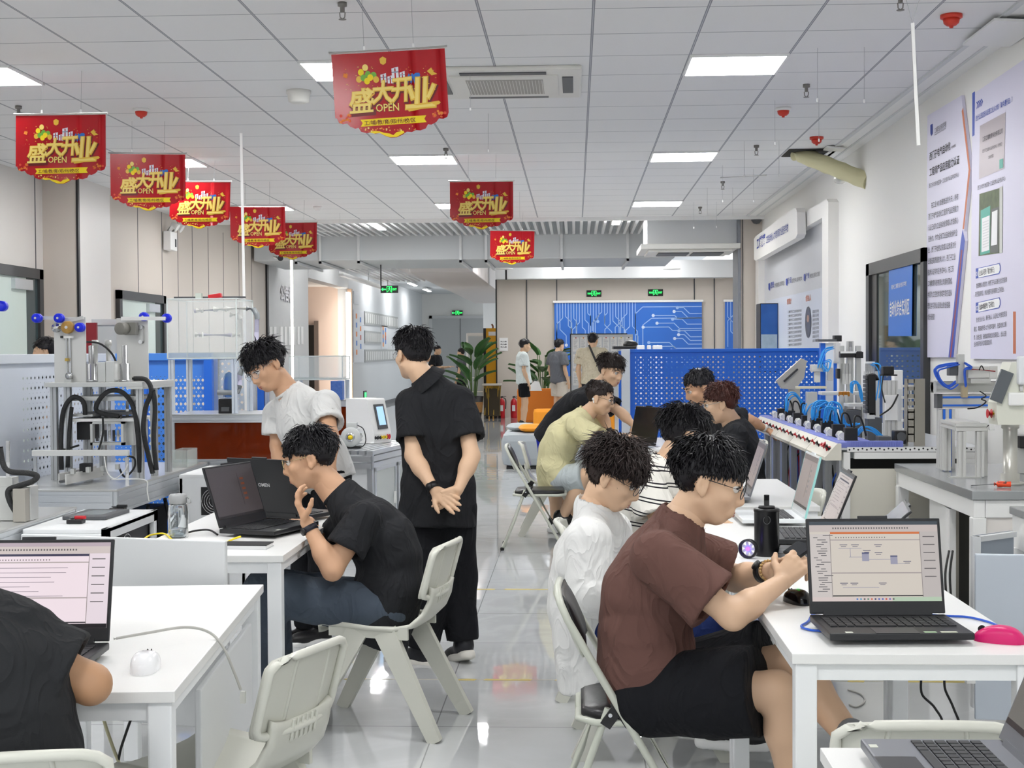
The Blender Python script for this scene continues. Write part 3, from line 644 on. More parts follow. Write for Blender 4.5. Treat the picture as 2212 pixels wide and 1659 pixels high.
m = MB(); m.box(-3.78, -2.74, 10.57, 10.63, 1.42, 1.475, mat('sky blue', '4a8ce6', .42), .004).box(-2.80, -2.74, 10.57, 10.63, 0, 1.42, blue).box(-3.30, -3.24, 10.58, 10.62, 0, 1.42, blue); m.build('rim', t)
t = thing('partition', 'pale mesh partition seen under the clear tank', 'partition', (-2.6, 11, 0))
MB().box(-2.78, -2.52, 10.9, 10.902, .1, 1.44, perf('perforated pale', 'cdd6da', .05, .06, 0, (-2.74, 1.33), None, -2.6)).build('sheet', t)
m = MB(); prof(m, (-2.80, 10.9, 0), (-2.80, 10.9, 1.46), .06, .06); prof(m, (-2.50, 10.9, 0), (-2.50, 10.9, 1.46), .05, .05); m.box(-2.8, -2.5, 10.88, 10.92, 1.44, 1.47, wpart); m.build('frame', t)
t = thing('partition', 'narrow blue partition end behind the leaning person in white', 'partition', (-2.5, 13.4, 0))
MB().box(-3.02, -2.86, 12.9, 12.95, .0, 1.47, blue, .004).build('sheet', t); m = MB(); prof(m, (-2.83, 12.93, 0), (-2.83, 12.93, 1.47), .04, .06); m.build('post', t)
# --- press machine bench
def bench(name, label, x0, x1, y0, y1, z, cat='workbench', th=.12, group=None, plate=None, und=True):
    t = thing(name, label, cat, ((x0+x1)/2, (y0+y1)/2, 0), 0, group)
    MB().box(x0, x1, y0, y1, z-.012, z, plate or mat('bench plate', 'c3c4c2', .28, .5), .002).build('worktop', t)
    f = MB(); zc = z-.012-th/2
    for yy in (y0+.02, y1-.02): prof(f, (x0+.04, yy, zc), (x1-.04, yy, zc), .04, th, alu, nz=3)
    for xx in (x0+.02, x1-.02): prof(f, (xx, y0+.04, zc), (xx, y1-.04, zc), .04, th, alu, nz=3)
    f.build('frame', t)
    for xx in (x0+.02, x1-.02):
        for yy in (y0+.02, y1-.02):
            l = MB(); prof(l, (xx, yy, 0), (xx, yy, z-.012), .04, .04); l.build('leg', t)
    return t
t = bench('machine_bench', 'aluminium bench carrying the tall press machine at left', -3.16, -2.45, 7.45, 9.32, .75)
MB().box(-3.0, -2.6, 7.7, 8.9, .12, .52, mat('dark cabinet', '2b2c2e', .5), .01).build('equipment_box', t)
for k, (a, b, r_) in enumerate((((-2.47, 7.8, .6), (-2.47, 8.1, .05), .012), ((-2.48, 8.1, .6), (-2.5, 7.9, .1), .01), ((-2.47, 8.4, .6), (-2.47, 8.6, .1), .012))):
    MB().tube(spl([a, ((a[0]+b[0])/2, (a[1]+b[1])/2+.05, .35), b]), r_, rubber, 8).build('hose', t)
t = thing('press_machine', 'tall aluminium press machine with columns, blue rollers and black hoses', 'machine', (-2.75, 8.25, .75))
A = mat('machined aluminium', 'c6c7c4', .38, .45); A2 = mat('cast plate', 'd3d3d0', .45, .2)
MB().box(-3.04, -2.47, 7.98, 8.62, 1.285, 1.312, A, .002).build('top_plate', t)
MB().box(-2.56, -2.465, 7.97, 8.6, 1.272, 1.285, A).build('edge_plate', t)
for x, y in ((-3.0, 8.03), (-2.92, 8.03), (-2.86, 8.2), (-2.5, 8.03), (-2.5, 8.3), (-2.495, 8.57), (-2.9, 8.57), (-3.0, 8.57), (-2.7, 8.57)):
    m = MB(); prof(m, (x, y, .75), (x, y, 1.285), .036, .036, mat('column grey', 'b9bbbc', .35, .6)); m.build('column', t)
def P8(px, py, Y=8.05): return W(px, py, Y)
# left back plate with rollers
a, b = P8(118, 828), P8(184, 685)
MB().box(a.x, b.x, 8.05, 8.063, 1.312, b.z, A2, .001).build('back_plate', t)
a2, b2 = P8(253, 828, 8.3), P8(319, 687, 8.3)
MB().box(a2.x, b2.x, 8.3, 8.313, 1.312, b2.z, A2, .001).build('back_plate', t)
rb = mat('roller blue', '1a2ee0', .3)
def roller(px, py, Y, r=.027, d=.05, m=rb):
    c = W(px, py, Y); q = MB(); q.lathe([(0, 0), (r*.55, 0), (r*.6, .004), (r*.92, .006), (r, .012), (r*.92, d*.45), (r*.8, d*.5), (r, d*.6), (r, d), (0, d)], c, m, 20, (0, 1, 0)); q.build('roller', t)
    MB().cyl(c+V((0, -.003, 0)), c+V((0, .004, 0)), r*.25, steel, 10).build('roller_pin', t)
for p in ((76, 687), (124, 687), (169, 707)): roller(p[0], p[1], 7.96)
roller(308, 684, 8.26); roller(357, 687, 8.26)
roller(119, 708, 7.99, .027, .03, steel); roller(143, 707, 7.97, .036, .04, mat('ochre disc', 'b98f4a', .45))
m = MB(); m.bar(W(76, 687, 8.02), W(125, 687, 8.02), .012, .022, A); m.build('arm', t)
m = MB(); m.bar(W(262, 688, 8.25), W(357, 688, 8.25), .012, .022, white); m.build('arm', t)
m = MB(); m.bar(W(148, 693, 8.03), W(180, 686, 8.03), .012, .02, A); m.build('arm', t)
for px in (143, 149, 151): m = MB(); m.cyl(W(px, 728, 8.04), W(px+2, 822, 8.04), .004, steel, 8); m.build('guide_rod', t)
MB().boxc(W(148, 728, 8.03), (.055, .02, .014), white).build('rod_block', t); MB().boxc(W(135, 728, 8.03), (.018, .022, .014), black).build('sensor', t); MB().boxc(W(145, 777, 8.03), (.02, .02, .018), mat('brass', 'b69a4e', .35, .6)).build('rod_collar', t)
MB().lathe([(0, 0), (.02, 0), (.02, .02), (0, .02)], W(148, 812, 8.0), steel, 20, (0, 1, 0)).build('dial', t)
MB().boxc(W(148, 823, 8.02), (.04, .03, .02), A).build('dial_foot', t)
for px, py0, Y in ((198, 750, 8.1), (270, 748, 8.12)):
    b0 = W(px, 826, Y); MB().lathe([(0, 0), (.036, 0), (.036, .012), (.03, .014), (.03, .105), (.016, .107), (.016, .21), (0, .212)], (b0.x, Y, 1.312), steel, 24).build('cylinder', t)
for px, Y in ((207, 8.35), (235, 8.35)):
    b0 = W(px, 826, Y); MB().lathe([(0, 0), (.022, 0), (.022, .10), (.014, .105), (.014, .21), (.02, .212), (.02, .245), (0, .246)], (b0.x, Y, 1.312), A, 20).build('cylinder', t)
for px, w_, z1 in ((222, .045, .115), (240, .05, .12)):
    c = W(px, 828, 8.05); MB().box(c.x-w_/2, c.x+w_/2, 8.03, 8.1, 1.312, 1.312+z1, A, .003).build('valve_block', t)
# gear motor on the right plate
c = W(262, 710, 8.2); MB().lathe([(0, 0), (.034, 0), (.036, .004), (.036, .06), (0, .06)], c+V((-.0, -.04, 0)), mat('motor grey', '7f7d76', .45), 24, (.35, 1, 0)).build('gear_motor', t)
MB().boxc(c+V((.05, .03, .0)), (.07, .05, .075), mat('motor grey'), None, .004).build('gearbox', t)
m = MB(); c = W(305, 722, 8.28); m.boxc(c, (.02, .02, .09), A); m.cyl(c+V((0, -.02, .04)), c+V((0, .02, .04)), .014, steel, 12); m.cyl(c+V((0, -.02, -.045)), c+V((0, .02, -.045)), .012, steel, 12); m.build('lever', t)
# slides between the columns
for nm, x0, x1, y0, y1, za, zb, mm in (('cross_plate', 150, 292, 8.05, 8.5, 866, 856, A), ('cross_plate', 150, 200, 8.05, 8.5, 900, 895, A), ('die_plate', 152, 290, 8.05, 8.45, 911, 904, white), ('die_plate', 172, 270, 8.1, 8.45, 898, 891, dgray)):
    p, q = W(x0, za, 8.05), W(x1, zb, 8.05); MB().box(p.x, q.x, y0, y1, p.z, q.z, mm, .002).build(nm, t)
p, q = W(195, 962, 8.05), W(266, 911, 8.05); m = MB(); m.box(p.x, q.x, 8.05, 8.09, p.z, p.z+.016, A).box(p.x, p.x+.014, 8.05, 8.09, p.z, q.z, A).box(q.x-.014, q.x, 8.05, 8.09, p.z, q.z, A).box(p.x, q.x, 8.05, 8.09, q.z-.012, q.z, A); m.build('die_frame', t)
p, q = W(262, 962, 8.12), W(288, 905, 8.12); MB().box(p.x, q.x, 8.12, 8.4, p.z, q.z, A, .002).build('side_plate', t)
p, q = W(166, 950, 8.12), W(192, 912, 8.12); MB().box(p.x, q.x, 8.12, 8.3, p.z, q.z, black, .002).build('control_box', t)
for k in range(6):
    c = W(210+9*k, 940, 8.2); MB().cyl((c.x, 8.2, c.z-.035), (c.x, 8.2, c.z+.03), .0085, steel if k % 2 else dgray, 10).build('punch', t)
for px, ya_, yb_ in ((198, 840, 900), (222, 866, 960), (236, 866, 930), (206, 866, 895), (275, 866, 900)):
    m = MB(); m.cyl(W(px, ya_, 8.2), W(px, yb_, 8.2), .009, steel, 12); m.build('guide_rod', t)
for k, pts in enumerate(([(133, 1015), (132, 940), (138, 885), (158, 858), (180, 868), (184, 895)], [(146, 1010), (150, 930), (155, 880)], [(262, 900), (212, 890), (212, 868), (235, 845), (265, 848), (288, 880), (298, 940), (302, 1020)], [(285, 818), (315, 820), (327, 845), (315, 880), (310, 930), (322, 990), (330, 1022)], [(330, 842), (335, 880), (332, 950), (338, 1015)], [(180, 738), (215, 742), (240, 762), (252, 785)], [(222, 902), (222, 940), (212, 975)], [(256, 1008), (270, 1030), (290, 1010), (290, 990), (275, 985)], [(120, 975), (150, 968), (170, 962)])):
    Y = 8.0 if k not in (5,) else 8.15; r_ = .014 if k in (0, 2, 3, 4) else (.012 if k == 1 else .006)
    MB().tube(spl([W(a_, b_, Y+.02*(i % 2)) for i, (a_, b_) in enumerate(pts)]), r_, mat('corrugated hose', '2a2b2c', .5, bump=(260, .6)), 10).build('hose', t)
# front crossbar with posts, feed chute
p, q = W(70, 985, 7.7), W(278, 976, 7.7); m = MB(); m.box(p.x, q.x, 7.69, 7.72, p.z, p.z+.032, A2, .002); m.build('crossbar', t)
for px in (74, 273): c = W(px, 980, 7.7); MB().cyl((c.x, 7.71, .75), (c.x, 7.71, c.z-.02), .011, steel, 12).build('crossbar_post', t)
m = MB(); p0, p1 = W(142, 1046, 7.6), W(222, 1010, 8.0); m.bar((p0.x, 7.6, .79), (p1.x, 8.0, .80), .008, .055, A2); m.bar((p0.x-.06, 7.66, .79), (p1.x-.06, 8.06, .80), .008, .055, A2); m.bar((p0.x-.03, 7.64, .775), (p1.x-.03, 8.04, .78), .05, .01, dgray); m.build('feed_chute', t)
for k in range(4): m = MB(); m.boxc((p0.x+.02+.05*k, 7.66+.1*k, .83), (.02, .03, .03), A); m.build('chute_clamp', t)
MB().boxc(W(186, 1010, 7.8), (.06, .06, .05), black, None, .006).build('sensor', t)
MB().tube(spl([W(a_, b_, 7.67) for a_, b_ in ((225, 985), (232, 1020), (248, 1034), (268, 1018), (276, 1003))]), .0035, cwht, 6).build('wire', t)
MB().tube(spl([W(a_, b_, 7.5) for a_, b_ in ((238, 1036), (280, 1035), (316, 1038), (318, 1060), (322, 1082))]), .0035, cwht, 6).build('wire', t)
# glass box behind the press
t = thing('glass_box', 'small clear box on the bench end right of the press machine', 'box', (-2.5, 9.0, .75))
m = MB(); x0, x1 = -2.54, -2.36; gm = mat('glass box', 'd3dcd8', .05, alpha=.3)
m.box(-2.56, -2.46, 8.86, 8.866, .752, .86, gm).box(-2.56, -2.46, 9.1, 9.106, .752, .86, gm).box(-2.56, -2.554, 8.86, 9.1, .752, .86, gm).box(-2.466, -2.46, 8.86, 9.1, .752, .86, gm); m.build('pane', t)
# --- bench and mechanism at the far left edge
t = bench('machine_bench', 'aluminium bench at the left edge with a rod clamp mechanism', -3.15, -2.37, 5.6, 6.62, .75)
t = thing('clamp_mechanism', 'metal clamp mechanism with black hose at the left edge', 'machine', (-2.7, 6.1, .75))
c = W(40, 1080, 6.1); MB().box(-2.66, -2.37, 6.05, 6.14, .752, .90, A, .003).build('body', t); MB().box(-2.43, -2.375, 6.0, 6.05, .752, .895, mat('dull plate', 'a9a59c', .5, .3), .003).build('end_plate', t)
m = MB(); m.cyl(W(17, 1045, 6.1), W(17, 952, 6.1), .009, steel, 12); m.build('rod', t)
MB().box(-2.66, -2.45, 6.05, 6.12, .90, .94, A).build('bracket', t)
MB().tube(spl([W(a_, b_, 6.03) for a_, b_ in ((0, 965), (6, 1000), (20, 1018), (60, 1022), (80, 1028), (70, 1040), (40, 1050), (18, 1060), (22, 1085), (38, 1112))]), .0125, mat('corrugated hose'), 10).build('hose', t)
c = W(0, 661, 8.0); m = MB(); m.lathe([(0, 0), (.03, 0), (.03, .05), (0, .05)], c, rb, 20, (0, 1, 0)); m.bar(c+V((0, .02, 0)), c+V((-.2, .02, 0)), .02, .02, A); m.bar(c+V((-.2, .02, .02)), c+V((-.2, .02, -.95)), .03, .03, A); tag(m.build('roller_stand'), 'blue roller on a stand at the left picture edge', 'roller')
# white electrical cabinets with fans
def cabinet(label, x0, x1, y0, y1, z, fan):
    t = thing('control_cabinet', label, 'cabinet', ((x0+x1)/2, (y0+y1)/2, 0), 0, 'white control cabinets')
    m = MB(); wc = mat('cabinet white', 'eef0f1', .4)
    m.box(x0, x1, y0, y1, z-.02, z, wc, .003).box(x0, x1, y0, y0+.02, 0, z-.02, wc, .003).box(x0, x0+.02, y0, y1, 0, z-.02, wc).box(x0, x1, y1-.02, y1, 0, z-.02, wc)
    if fan == 'x': m.box(x1-.02, x1, y0, y0+.06, 0, z, wc).box(x1-.02, x1, y1-.06, y1, 0, z, wc).box(x1-.02, x1, y0, y1, z-.05, z, wc).box(x1-.02, x1, y0, y1, 0, .3, wc)
    else: m.box(x1-.02, x1, y0, y1, 0, z-.02, wc)
    m.build('body', t)
    ax, c = ((1, 0, 0), V((x1-.012, y0+.30, z-.14))) if fan == 'x' else ((0, -1, 0), V((x0+.22, y0-.004, z-.16)))
    m = MB()
    if fan == 'x': m.boxc(c-V((.02, -.1, 0)), (.01, .6, .2), black)
    else: m.boxc(c+V((0, .002, 0)), (.17, .006, .17), black)
    for r_ in (.02, .035, .05, .065, .08):
        x, y = frame(V(ax)); m.tube([c+V(ax)*.006+(x*math.cos(q)+y*math.sin(q))*r_ for q in np.linspace(0, 6.283, 25)[:-1]], .002, steel, 5, closed=True)
    m.build('fan_grille', t)
    return t
cabinet('white cabinet at left with red switch and dark panel on top', -2.36, -2.0, 5.93, 6.68, .73, 'x')
cabinet('white cabinet with round fan behind the dim laptop', -2.40, -2.0, 8.46, 9.15, .74, 'y')
t = thing('touch_panel', 'dark flat panel lying on the white cabinet', 'panel', (-2.2, 6.4, .731), R(-3)); MB().boxc((0, 0, .008), (.20, .30, .016), dgray, None, .003).build('case', t, True); MB().boxc((0, 0, .0165), (.12, .18, .001), mat('dull screen', '8d9496', .2)).build('screen', t, True)
for k, (x, y, c_) in enumerate(((-2.2, 6.13, red), (-2.16, 6.58, black))):
    t = thing('switch', 'red and black switch at the near edge of the white cabinet' if k == 0 else 'black round switches at the far edge of the white cabinet', 'switch', (x, y, .731))
    MB().boxc((0, 0, .009), (.07, .05, .018), black, None, .003).build('base', t, True); MB().cyl((-.015, 0, .018), (-.015, 0, .026), .015, steel, 16).build('ring', t, True); MB().boxc((.02, 0, .026), (.05, .014, .014), c_, None, .003).build('lever', t, True)
t = thing('switch', 'red and black switch on the white fan cabinet behind the laptops', 'switch', (-2.25, 8.6, .741)); MB().boxc((0, 0, .009), (.07, .05, .018), black, None, .003).build('base', t, True); MB().boxc((.02, 0, .026), (.06, .016, .014), red).build('lever', t, True)
# --- tank benches with brown guard panels
brown = mat('brown acrylic', '8a3414', .06, trans=.45, ior=1.2, spec=.7)
def tank_bench(label, X, Y, w):
    t = thing('guarded_bench', label, 'workbench', (X, Y, 0), 0, 'benches with brown guard panels'); d = .62
    f = MB(); L = lambda x, y, z: V((X+x, Y+y, z))
    for z, h in ((1.035, .05), (.745, .04)):
        prof(f, L(0, .02, z), L(w, .02, z), .04, h, nz=2); prof(f, L(0, d, z), L(w, d, z), .04, h); prof(f, L(.02, .04, z), L(.02, d, z), .04, h); prof(f, L(w-.02, .04, z), L(w-.02, d, z), .04, h)
    f.build('frame', t)
    for x in (.02, w-.02):
        for y in (.02, d-.02): m = MB(); prof(m, L(x, y, 0), L(x, y, 1.01), .04, .04); m.build('leg', t)
    MB().box(X, X+w, Y, Y+d, 1.058, 1.066, mat('bench plate', 'c3c4c2')).build('worktop', t)
    MB().box(X+.04, X+w-.04, Y+.02, Y+.026, .765, 1.01, brown).build('guard_panel', t); MB().box(X+w-.026, X+w-.02, Y+.04, Y+d-.04, .765, 1.01, brown).build('guard_panel', t)
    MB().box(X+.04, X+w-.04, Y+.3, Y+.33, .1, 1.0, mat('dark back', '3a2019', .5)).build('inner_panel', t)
    m = MB(); m.box(X+.02, X+w-.02, Y+.01, Y+.02, .05, .72, lgray); m.build('lower_panel', t)
    return t
tank_bench('wide bench with brown see-through guard under the clear tank', -2.72, 9.35, .95); tank_bench('smaller bench with brown guard behind the grey motor', -2.52, 12.0, .74)
def tank(label, x0, x1, y0, y1, z0, z1, zb):
    t = thing('water_tank', label, 'tank', ((x0+x1)/2, (y0+y1)/2, zb), 0, 'clear water tanks on frames')
    e = .008; m = MB()
    m.box(x0, x1, y0, y0+e, z0, z1, acry).box(x0, x1, y1-e, y1, z0, z1, acry).box(x0, x0+e, y0, y1, z0, z1, acry).box(x1-e, x1, y0, y1, z0, z1, acry).box(x0, x1, y0, y1, z0-e, z0, acry)
    m.build('tank_wall', t)
    m = MB(); ed = mat('acrylic edge', 'dde4e2', .2)
    for z in (z0, z1):
        for y in (y0, y1): m.bar((x0, y, z), (x1, y, z), .008, .008, ed)
        for x in (x0, x1): m.bar((x, y0, z), (x, y1, z), .008, .008, ed)
    for x in (x0, x1):
        for y in (y0, y1): m.bar((x, y, z0), (x, y, z1), .008, .008, ed)
    m.build('tank_edge', t)
    MB().box(x0+e, x1-e, y0+e, y1-e, z0+.001, z0+(z1-z0)*.1, mat('tank water', 'c3d3d8', .04, alpha=.35)).build('water', t)
    for x in (x0+.02, x1-.02):
        for y in (y0+.02, y1-.02): m = MB(); prof(m, (x, y, zb), (x, y, z0-e), .036, .036, mat('frame pale', 'd3dbe6', .4, .2)); m.build('post', t)
    return t
t = tank('large clear tank with white pipes behind the press machine', -2.74, -2.27, 9.42, 9.90, 1.44, 1.84, 1.067)
pipe = mat('pipe white', 'ecebe4', .35); pipg = mat('pipe grey', '8b9093', .35)
def pp(pts, Y, r, m, nm='pipe'):
    MB().tube([W(a, b, Y) for a, b in pts], r, m, 12).build(nm, t)
pp([(420, 672), (470, 669)], 9.65, .013, mat('pipe clear', 'c9c6dd', .2)); pp([(462, 668), (490, 668)], 9.5, .02, pipe, 'coupling'); pp([(488, 667), (536, 666)], 9.5, .016, pipe); pp([(533, 666), (548, 668), (555, 680), (556, 690)], 9.5, .019, pipg, 'elbow'); pp([(555, 690), (554, 745)], 9.5, .016, mat('pipe clear'))
pp([(497, 680), (515, 680), (519, 690)], 9.7, .018, pipe, 'elbow'); pp([(517, 690), (521, 770)], 9.7, .016, pipe); pp([(503, 724), (520, 724)], 9.7, .018, pipe, 'tee'); pp([(430, 723), (500, 724)], 9.7, .014, mat('pipe clear')); pp([(422, 723), (438, 723)], 9.62, .02, pipe, 'coupling'); pp([(425, 671), (438, 671)], 9.62, .02, pipe, 'coupling'); pp([(521, 770), (523, 790)], 9.7, .02, pipe, 'coupling')
pp([(536, 798), (523, 798), (518, 810)], 9.45, .019, pipg, 'elbow'); pp([(518, 808), (518, 832)], 9.45, .016, mat('pipe clear')); pp([(518, 832), (514, 846), (500, 848), (470, 848)], 9.45, .018, pipg, 'elbow')
MB().lathe([(0, 0), (.04, 0), (.042, .02), (.042, .12), (.03, .16), (0, .175)], V((W(495, 858, 9.6).x, 9.6, W(495, 858, 9.6).z)), mat('filter blue', '7fa6d8', .08, trans=.6, ior=1.2), 20).build('filter_bottle', t)
c = W(490, 880, 9.5); MB().boxc(c, (.10, .08, .12), black, None, .01).build('pump', t); MB().boxc(c+V((.0, -.042, -.01)), (.055, .004, .03), dgray).build('pump_label', t)
MB().box(-2.75, -2.26, 9.62, 9.66, 1.85, 1.862, dgray).build('float_arm', t)
c = W(465, 640, 9.6); MB().boxc(c, (.09, .05, .03), red, Matrix.Rotation(-.15, 3, 'Y'), .006).build('handle', t); c = W(430, 640, 9.6); MB().boxc(c, (.04, .04, .04), mat('clear cap', 'c9d3c8', .2)).build('cap', t)
t = tank('shallow clear tank behind the leaning person in white', -2.46, -2.0, 12.1, 12.5, 1.24, 1.44, 1.067)
t = thing('blue_display_box', 'blue patterned box standing beside the shallow tank', 'box', (-1.95, 12.2, 1.067)); MB().box(-2.08, -1.98, 11.96, 12.08, 1.068, 1.23, mat('blue dots', '2f56a8', .4, mottle=(60, '5f84c8')), .004).build('body', t)
# white pole standing behind the bench, to the ceiling
m = MB(); a, b = W(521, 288, 10.3), W(533, 800, 10.3); m.cyl(a, (b.x, b.y, 0), .011, white, 12); tag(m.build('white_pole'), 'thin white pole rising to the ceiling behind the clear tank', 'pole')
# --- slatted bench with motor and control box
t = thing('cabinet_bench', 'aluminium bench with glazed doors, motor and control box on top', 'workbench', (-1.70, 10.95, 0), R(-10)); 
m = MB(); 
for k in range(11): m.boxc((-.3+.06*k, 0, .735), (.045, 1.2, .03), alu)
m.build('worktop', t, True)
m = MB()
for z in (.69, .64, .04): m.boxc((.3, 0, z), (.04, 1.2, .04), alu); m.boxc((0, -.6, z), (.62, .04, .04), alu)
m.build('frame', t, True)
for x in (-.3, .3):
    for y in (-.58, .58): m = MB(); m.boxc((x, y, .36), (.04, .04, .72), alu); m.build('leg', t, True)
for y in (-.29, .29):
    m = MB(); m.boxc((.315, y, .34), (.012, .52, .52), mat('door glass', 'cfd6d6', .08, trans=.4)); 
    for q in (-.25, .25): m.boxc((.318, y+q, .34), (.02, .03, .56), alu)
    for q in (-.27, .27): m.boxc((.318, y, .34+q), (.02, .53, .03), alu)
    d_ = m.build('door', t, True); MB().boxc((.335, y+(.2 if y < 0 else -.2), .36), (.015, .02, .09), white).build('handle', t, True)
m = MB(); m.boxc((0, -.59, .34), (.56, .01, .56), lgray); m.boxc((-.3, 0, .34), (.01, 1.1, .56), lgray); m.build('side_panel', t, True)
c = W(760, 968, 10.62); t = thing('electric_motor', 'grey electric motor with yellow shaft cap on the slatted bench', 'motor', (c.x, 10.62, .752))
gm2 = mat('motor pale', 'cdd0cf', .4); MB().lathe([(0, -.07), (.05, -.07), (.072, -.06), (.075, -.055), (.075, -.04), (.066, -.038), (.066, .09), (0, .09)], (0, 0, .085), gm2, 28, (0, 1, 0)).build('body', t, True)
m = MB()
for k in range(14): a = k*.45; m.boxc((.07*math.cos(a), .03, .085+.07*math.sin(a)), (.006, .11, .014), gm2, Matrix.Rotation(-a, 3, 'Y'))
m.build('cooling_fins', t, True)
MB().boxc((0, .02, .17), (.08, .08, .045), gm2, None, .006).build('terminal_box', t, True); MB().lathe([(0, 0), (.017, 0), (.017, .03), (0, .032)], (.004, -.075, .085), yellow, 16, (0, -1, 0)).build('shaft_cap', t, True); MB().lathe([(.02, 0), (.034, 0), (.034, .006), (.02, .006)], (0, -.07, .085), steel, 20, (0, -1, 0)).build('flange', t, True)
MB().boxc((0, .02, .006), (.13, .1, .012), black).build('foot', t, True)
MB().tube(spl([(.04, .02, .17), (.09, 0, .14), (.11, -.03, .05), (.07, -.06, .006), (-.06, -.05, .006)]), .004, cblk, 8).build('lead', t, True)
c = W(806, 968, 11.25); t = thing('control_box', 'white control box with slanted blue touch screen on the slatted bench', 'control box', (c.x-.03, 11.25, .752), R(-24))
m = MB(); m.prism([(-.14, 0), (.12, 0), (.12, .07), (.06, .34), (.05, .35), (-.14, .35)], .26, white, Matrix(((1, 0, 0, 0), (0, 0, 1, -.12), (0, 1, 0, 0), (0, 0, 0, 1)))); m.build('case', t, True)
Ms = MX((.121, 0, .07), (0, 1, 0), (-.06, 0, .27)); m = MB(); m.boxc(Ms @ V((.02, .14, .006)), (.008, .14, .2), dgray, Matrix(((Ms[0][2], Ms[0][0], Ms[0][1]), (Ms[1][2], Ms[1][0], Ms[1][1]), (Ms[2][2], Ms[2][0], Ms[2][1])))); m.build('screen_frame', t, True)
m = MB(); m.add([Ms @ V((x, y, .0115)) for x, y in ((-.03, .07), (.07, .07), (.07, .22), (-.03, .22))], [(0, 1, 2, 3)], mat('screen blue', '9fc6ee', .2, emit=.5)); m.build('screen', t, True)
for k, c_ in enumerate((black, black, yellow, yellow, red)): MB().cyl((.121, -.1+.045*k, .045), (.14, -.1+.045*k, .045), .014 if k < 4 else .02, c_, 14).build('button', t, True)
MB().boxc((-.01, -.135, .18), (.07, .004, .1), dgray).build('side_screen', t, True) if False else None
# ---------------------------------------------------------------- long control bench at right
cream = mat('console cream', 'e4e0d3', .45); BX0, BX1, BY0, BY1, BZ = 1.50, 2.26, 7.9, 11.3, .93
t = thing('control_bench', 'long bench with sloped button console, cable ducts and dark open front', 'workbench', (1.9, 9.6, 0))
MB().box(BX0-.06, BX1, BY0, BY1, BZ-.012, BZ, alu, .002).build('worktop', t)
m = MB(); m.box(BX0, BX1, BY0-.004, BY0, BZ-.022, BZ+.004, white)
hk = []
for k in range(32): m.cyl((BX0+.012+.0237*k, BY0-.0055, BZ-.010+(.006 if k % 2 else 0)), (BX0+.012+.0237*k, BY0-.004, BZ-.010+(.006 if k % 2 else 0)), .005, black, 8)
m.build('hole_strip', t)
m = MB(); m.box(BX0+.04, BX1, BY0, BY0+.05, BZ-.062, BZ-.024, white, .003).box(BX0-.02, BX0+.018, BY0, BY0+.05, 0, BZ-.024, white, .004).box(BX1-.05, BX1, BY0, BY0+.05, 0, BZ-.024, white, .004); m.build('front_frame', t); MB().box(BX0+.04, BX1, BY1-.05, BY1, .1, .8, lgray).build('rear_panel', t)
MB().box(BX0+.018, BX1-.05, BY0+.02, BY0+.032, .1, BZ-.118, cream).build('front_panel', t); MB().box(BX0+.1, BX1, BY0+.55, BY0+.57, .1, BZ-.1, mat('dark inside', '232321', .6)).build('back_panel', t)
for k in range(8):
    m = MB(); y = BY0+.12+k*.44; prof(m, (BX0-.01, y, 0), (BX0-.01, y, BZ-.03), .04, .08, alu, nz=2); m.build('post', t)
m = MB()
rn = random.Random(5)
for k in range(22):
    y = BY0+.15+rn.random()*3; m.tube(spl([(BX0+.1, y, .75), (BX0+.05+rn.random()*.08, y+.1, .5+rn.random()*.1), (BX0+.08, y-.05+rn.random()*.2, .2)], 4), .006, (cblk, red, cblk, cblue)[k % 4], 5)
o = m.build('wiring', t); o['kind'] = 'stuff'
for k in range(5):
    y0 = BY0-.02+k*.66; m = MB(); sec = [(0, 0), (.09, 0), (.09, .092), (.066, .092), (0, .018)]
    m.prism(sec, .645, cream, Matrix(((1, 0, 0, BX0-.125), (0, 0, 1, y0), (0, 1, 0, .862), (0, 0, 0, 1)))); m.build('console', t)
    for j in range(2):
        y = y0+.16+.32*j; n_ = V((-.745, 0, .667)); b0 = V((BX0-.088, y, .862+.058))
        for i, (dy, c_, r_) in enumerate(((-.1, black, .013), (-.05, steel, .009), (-.02, steel, .009), (.01, steel, .009), (.06, red, .013))):
            q = b0+V((0, dy, 0)); MB().cyl(q, q+n_*(.03 if r_ > .01 else .012), r_, c_, 12).build('button', t)
p0 = V((BX0-.088, BY0+.08, .92)); 
MB().cyl(p0, p0+V((-.745, 0, .667))*.04, .02, red, 14).build('emergency_button', t)
vio = mat('duct violet', '7e88d2', .45)
m = MB(); m.box(BX0-.05, BX0+.02, BY0+.01, BY1-.05, BZ, BZ+.03, vio, .004); m.box(BX0+.10, BX0+.16, BY0+.05, BY1-.05, BZ, BZ+.03, vio, .004); m.build('cable_duct', t)
m = MB(); 
for k in range(30): m.box(BX0+.02+.0085*k*1.1, BX0+.025+.0085*k*1.1, BY0+.008, BY0+.012, BZ+.002, BZ+.036, vio)
m.box(BX0+.0, BX0+.31, BY0+.012, BY0+.06, BZ, BZ+.036, vio); m.build('cable_duct', t)
sky = mat('air tube blue', '2f9be8', .3)
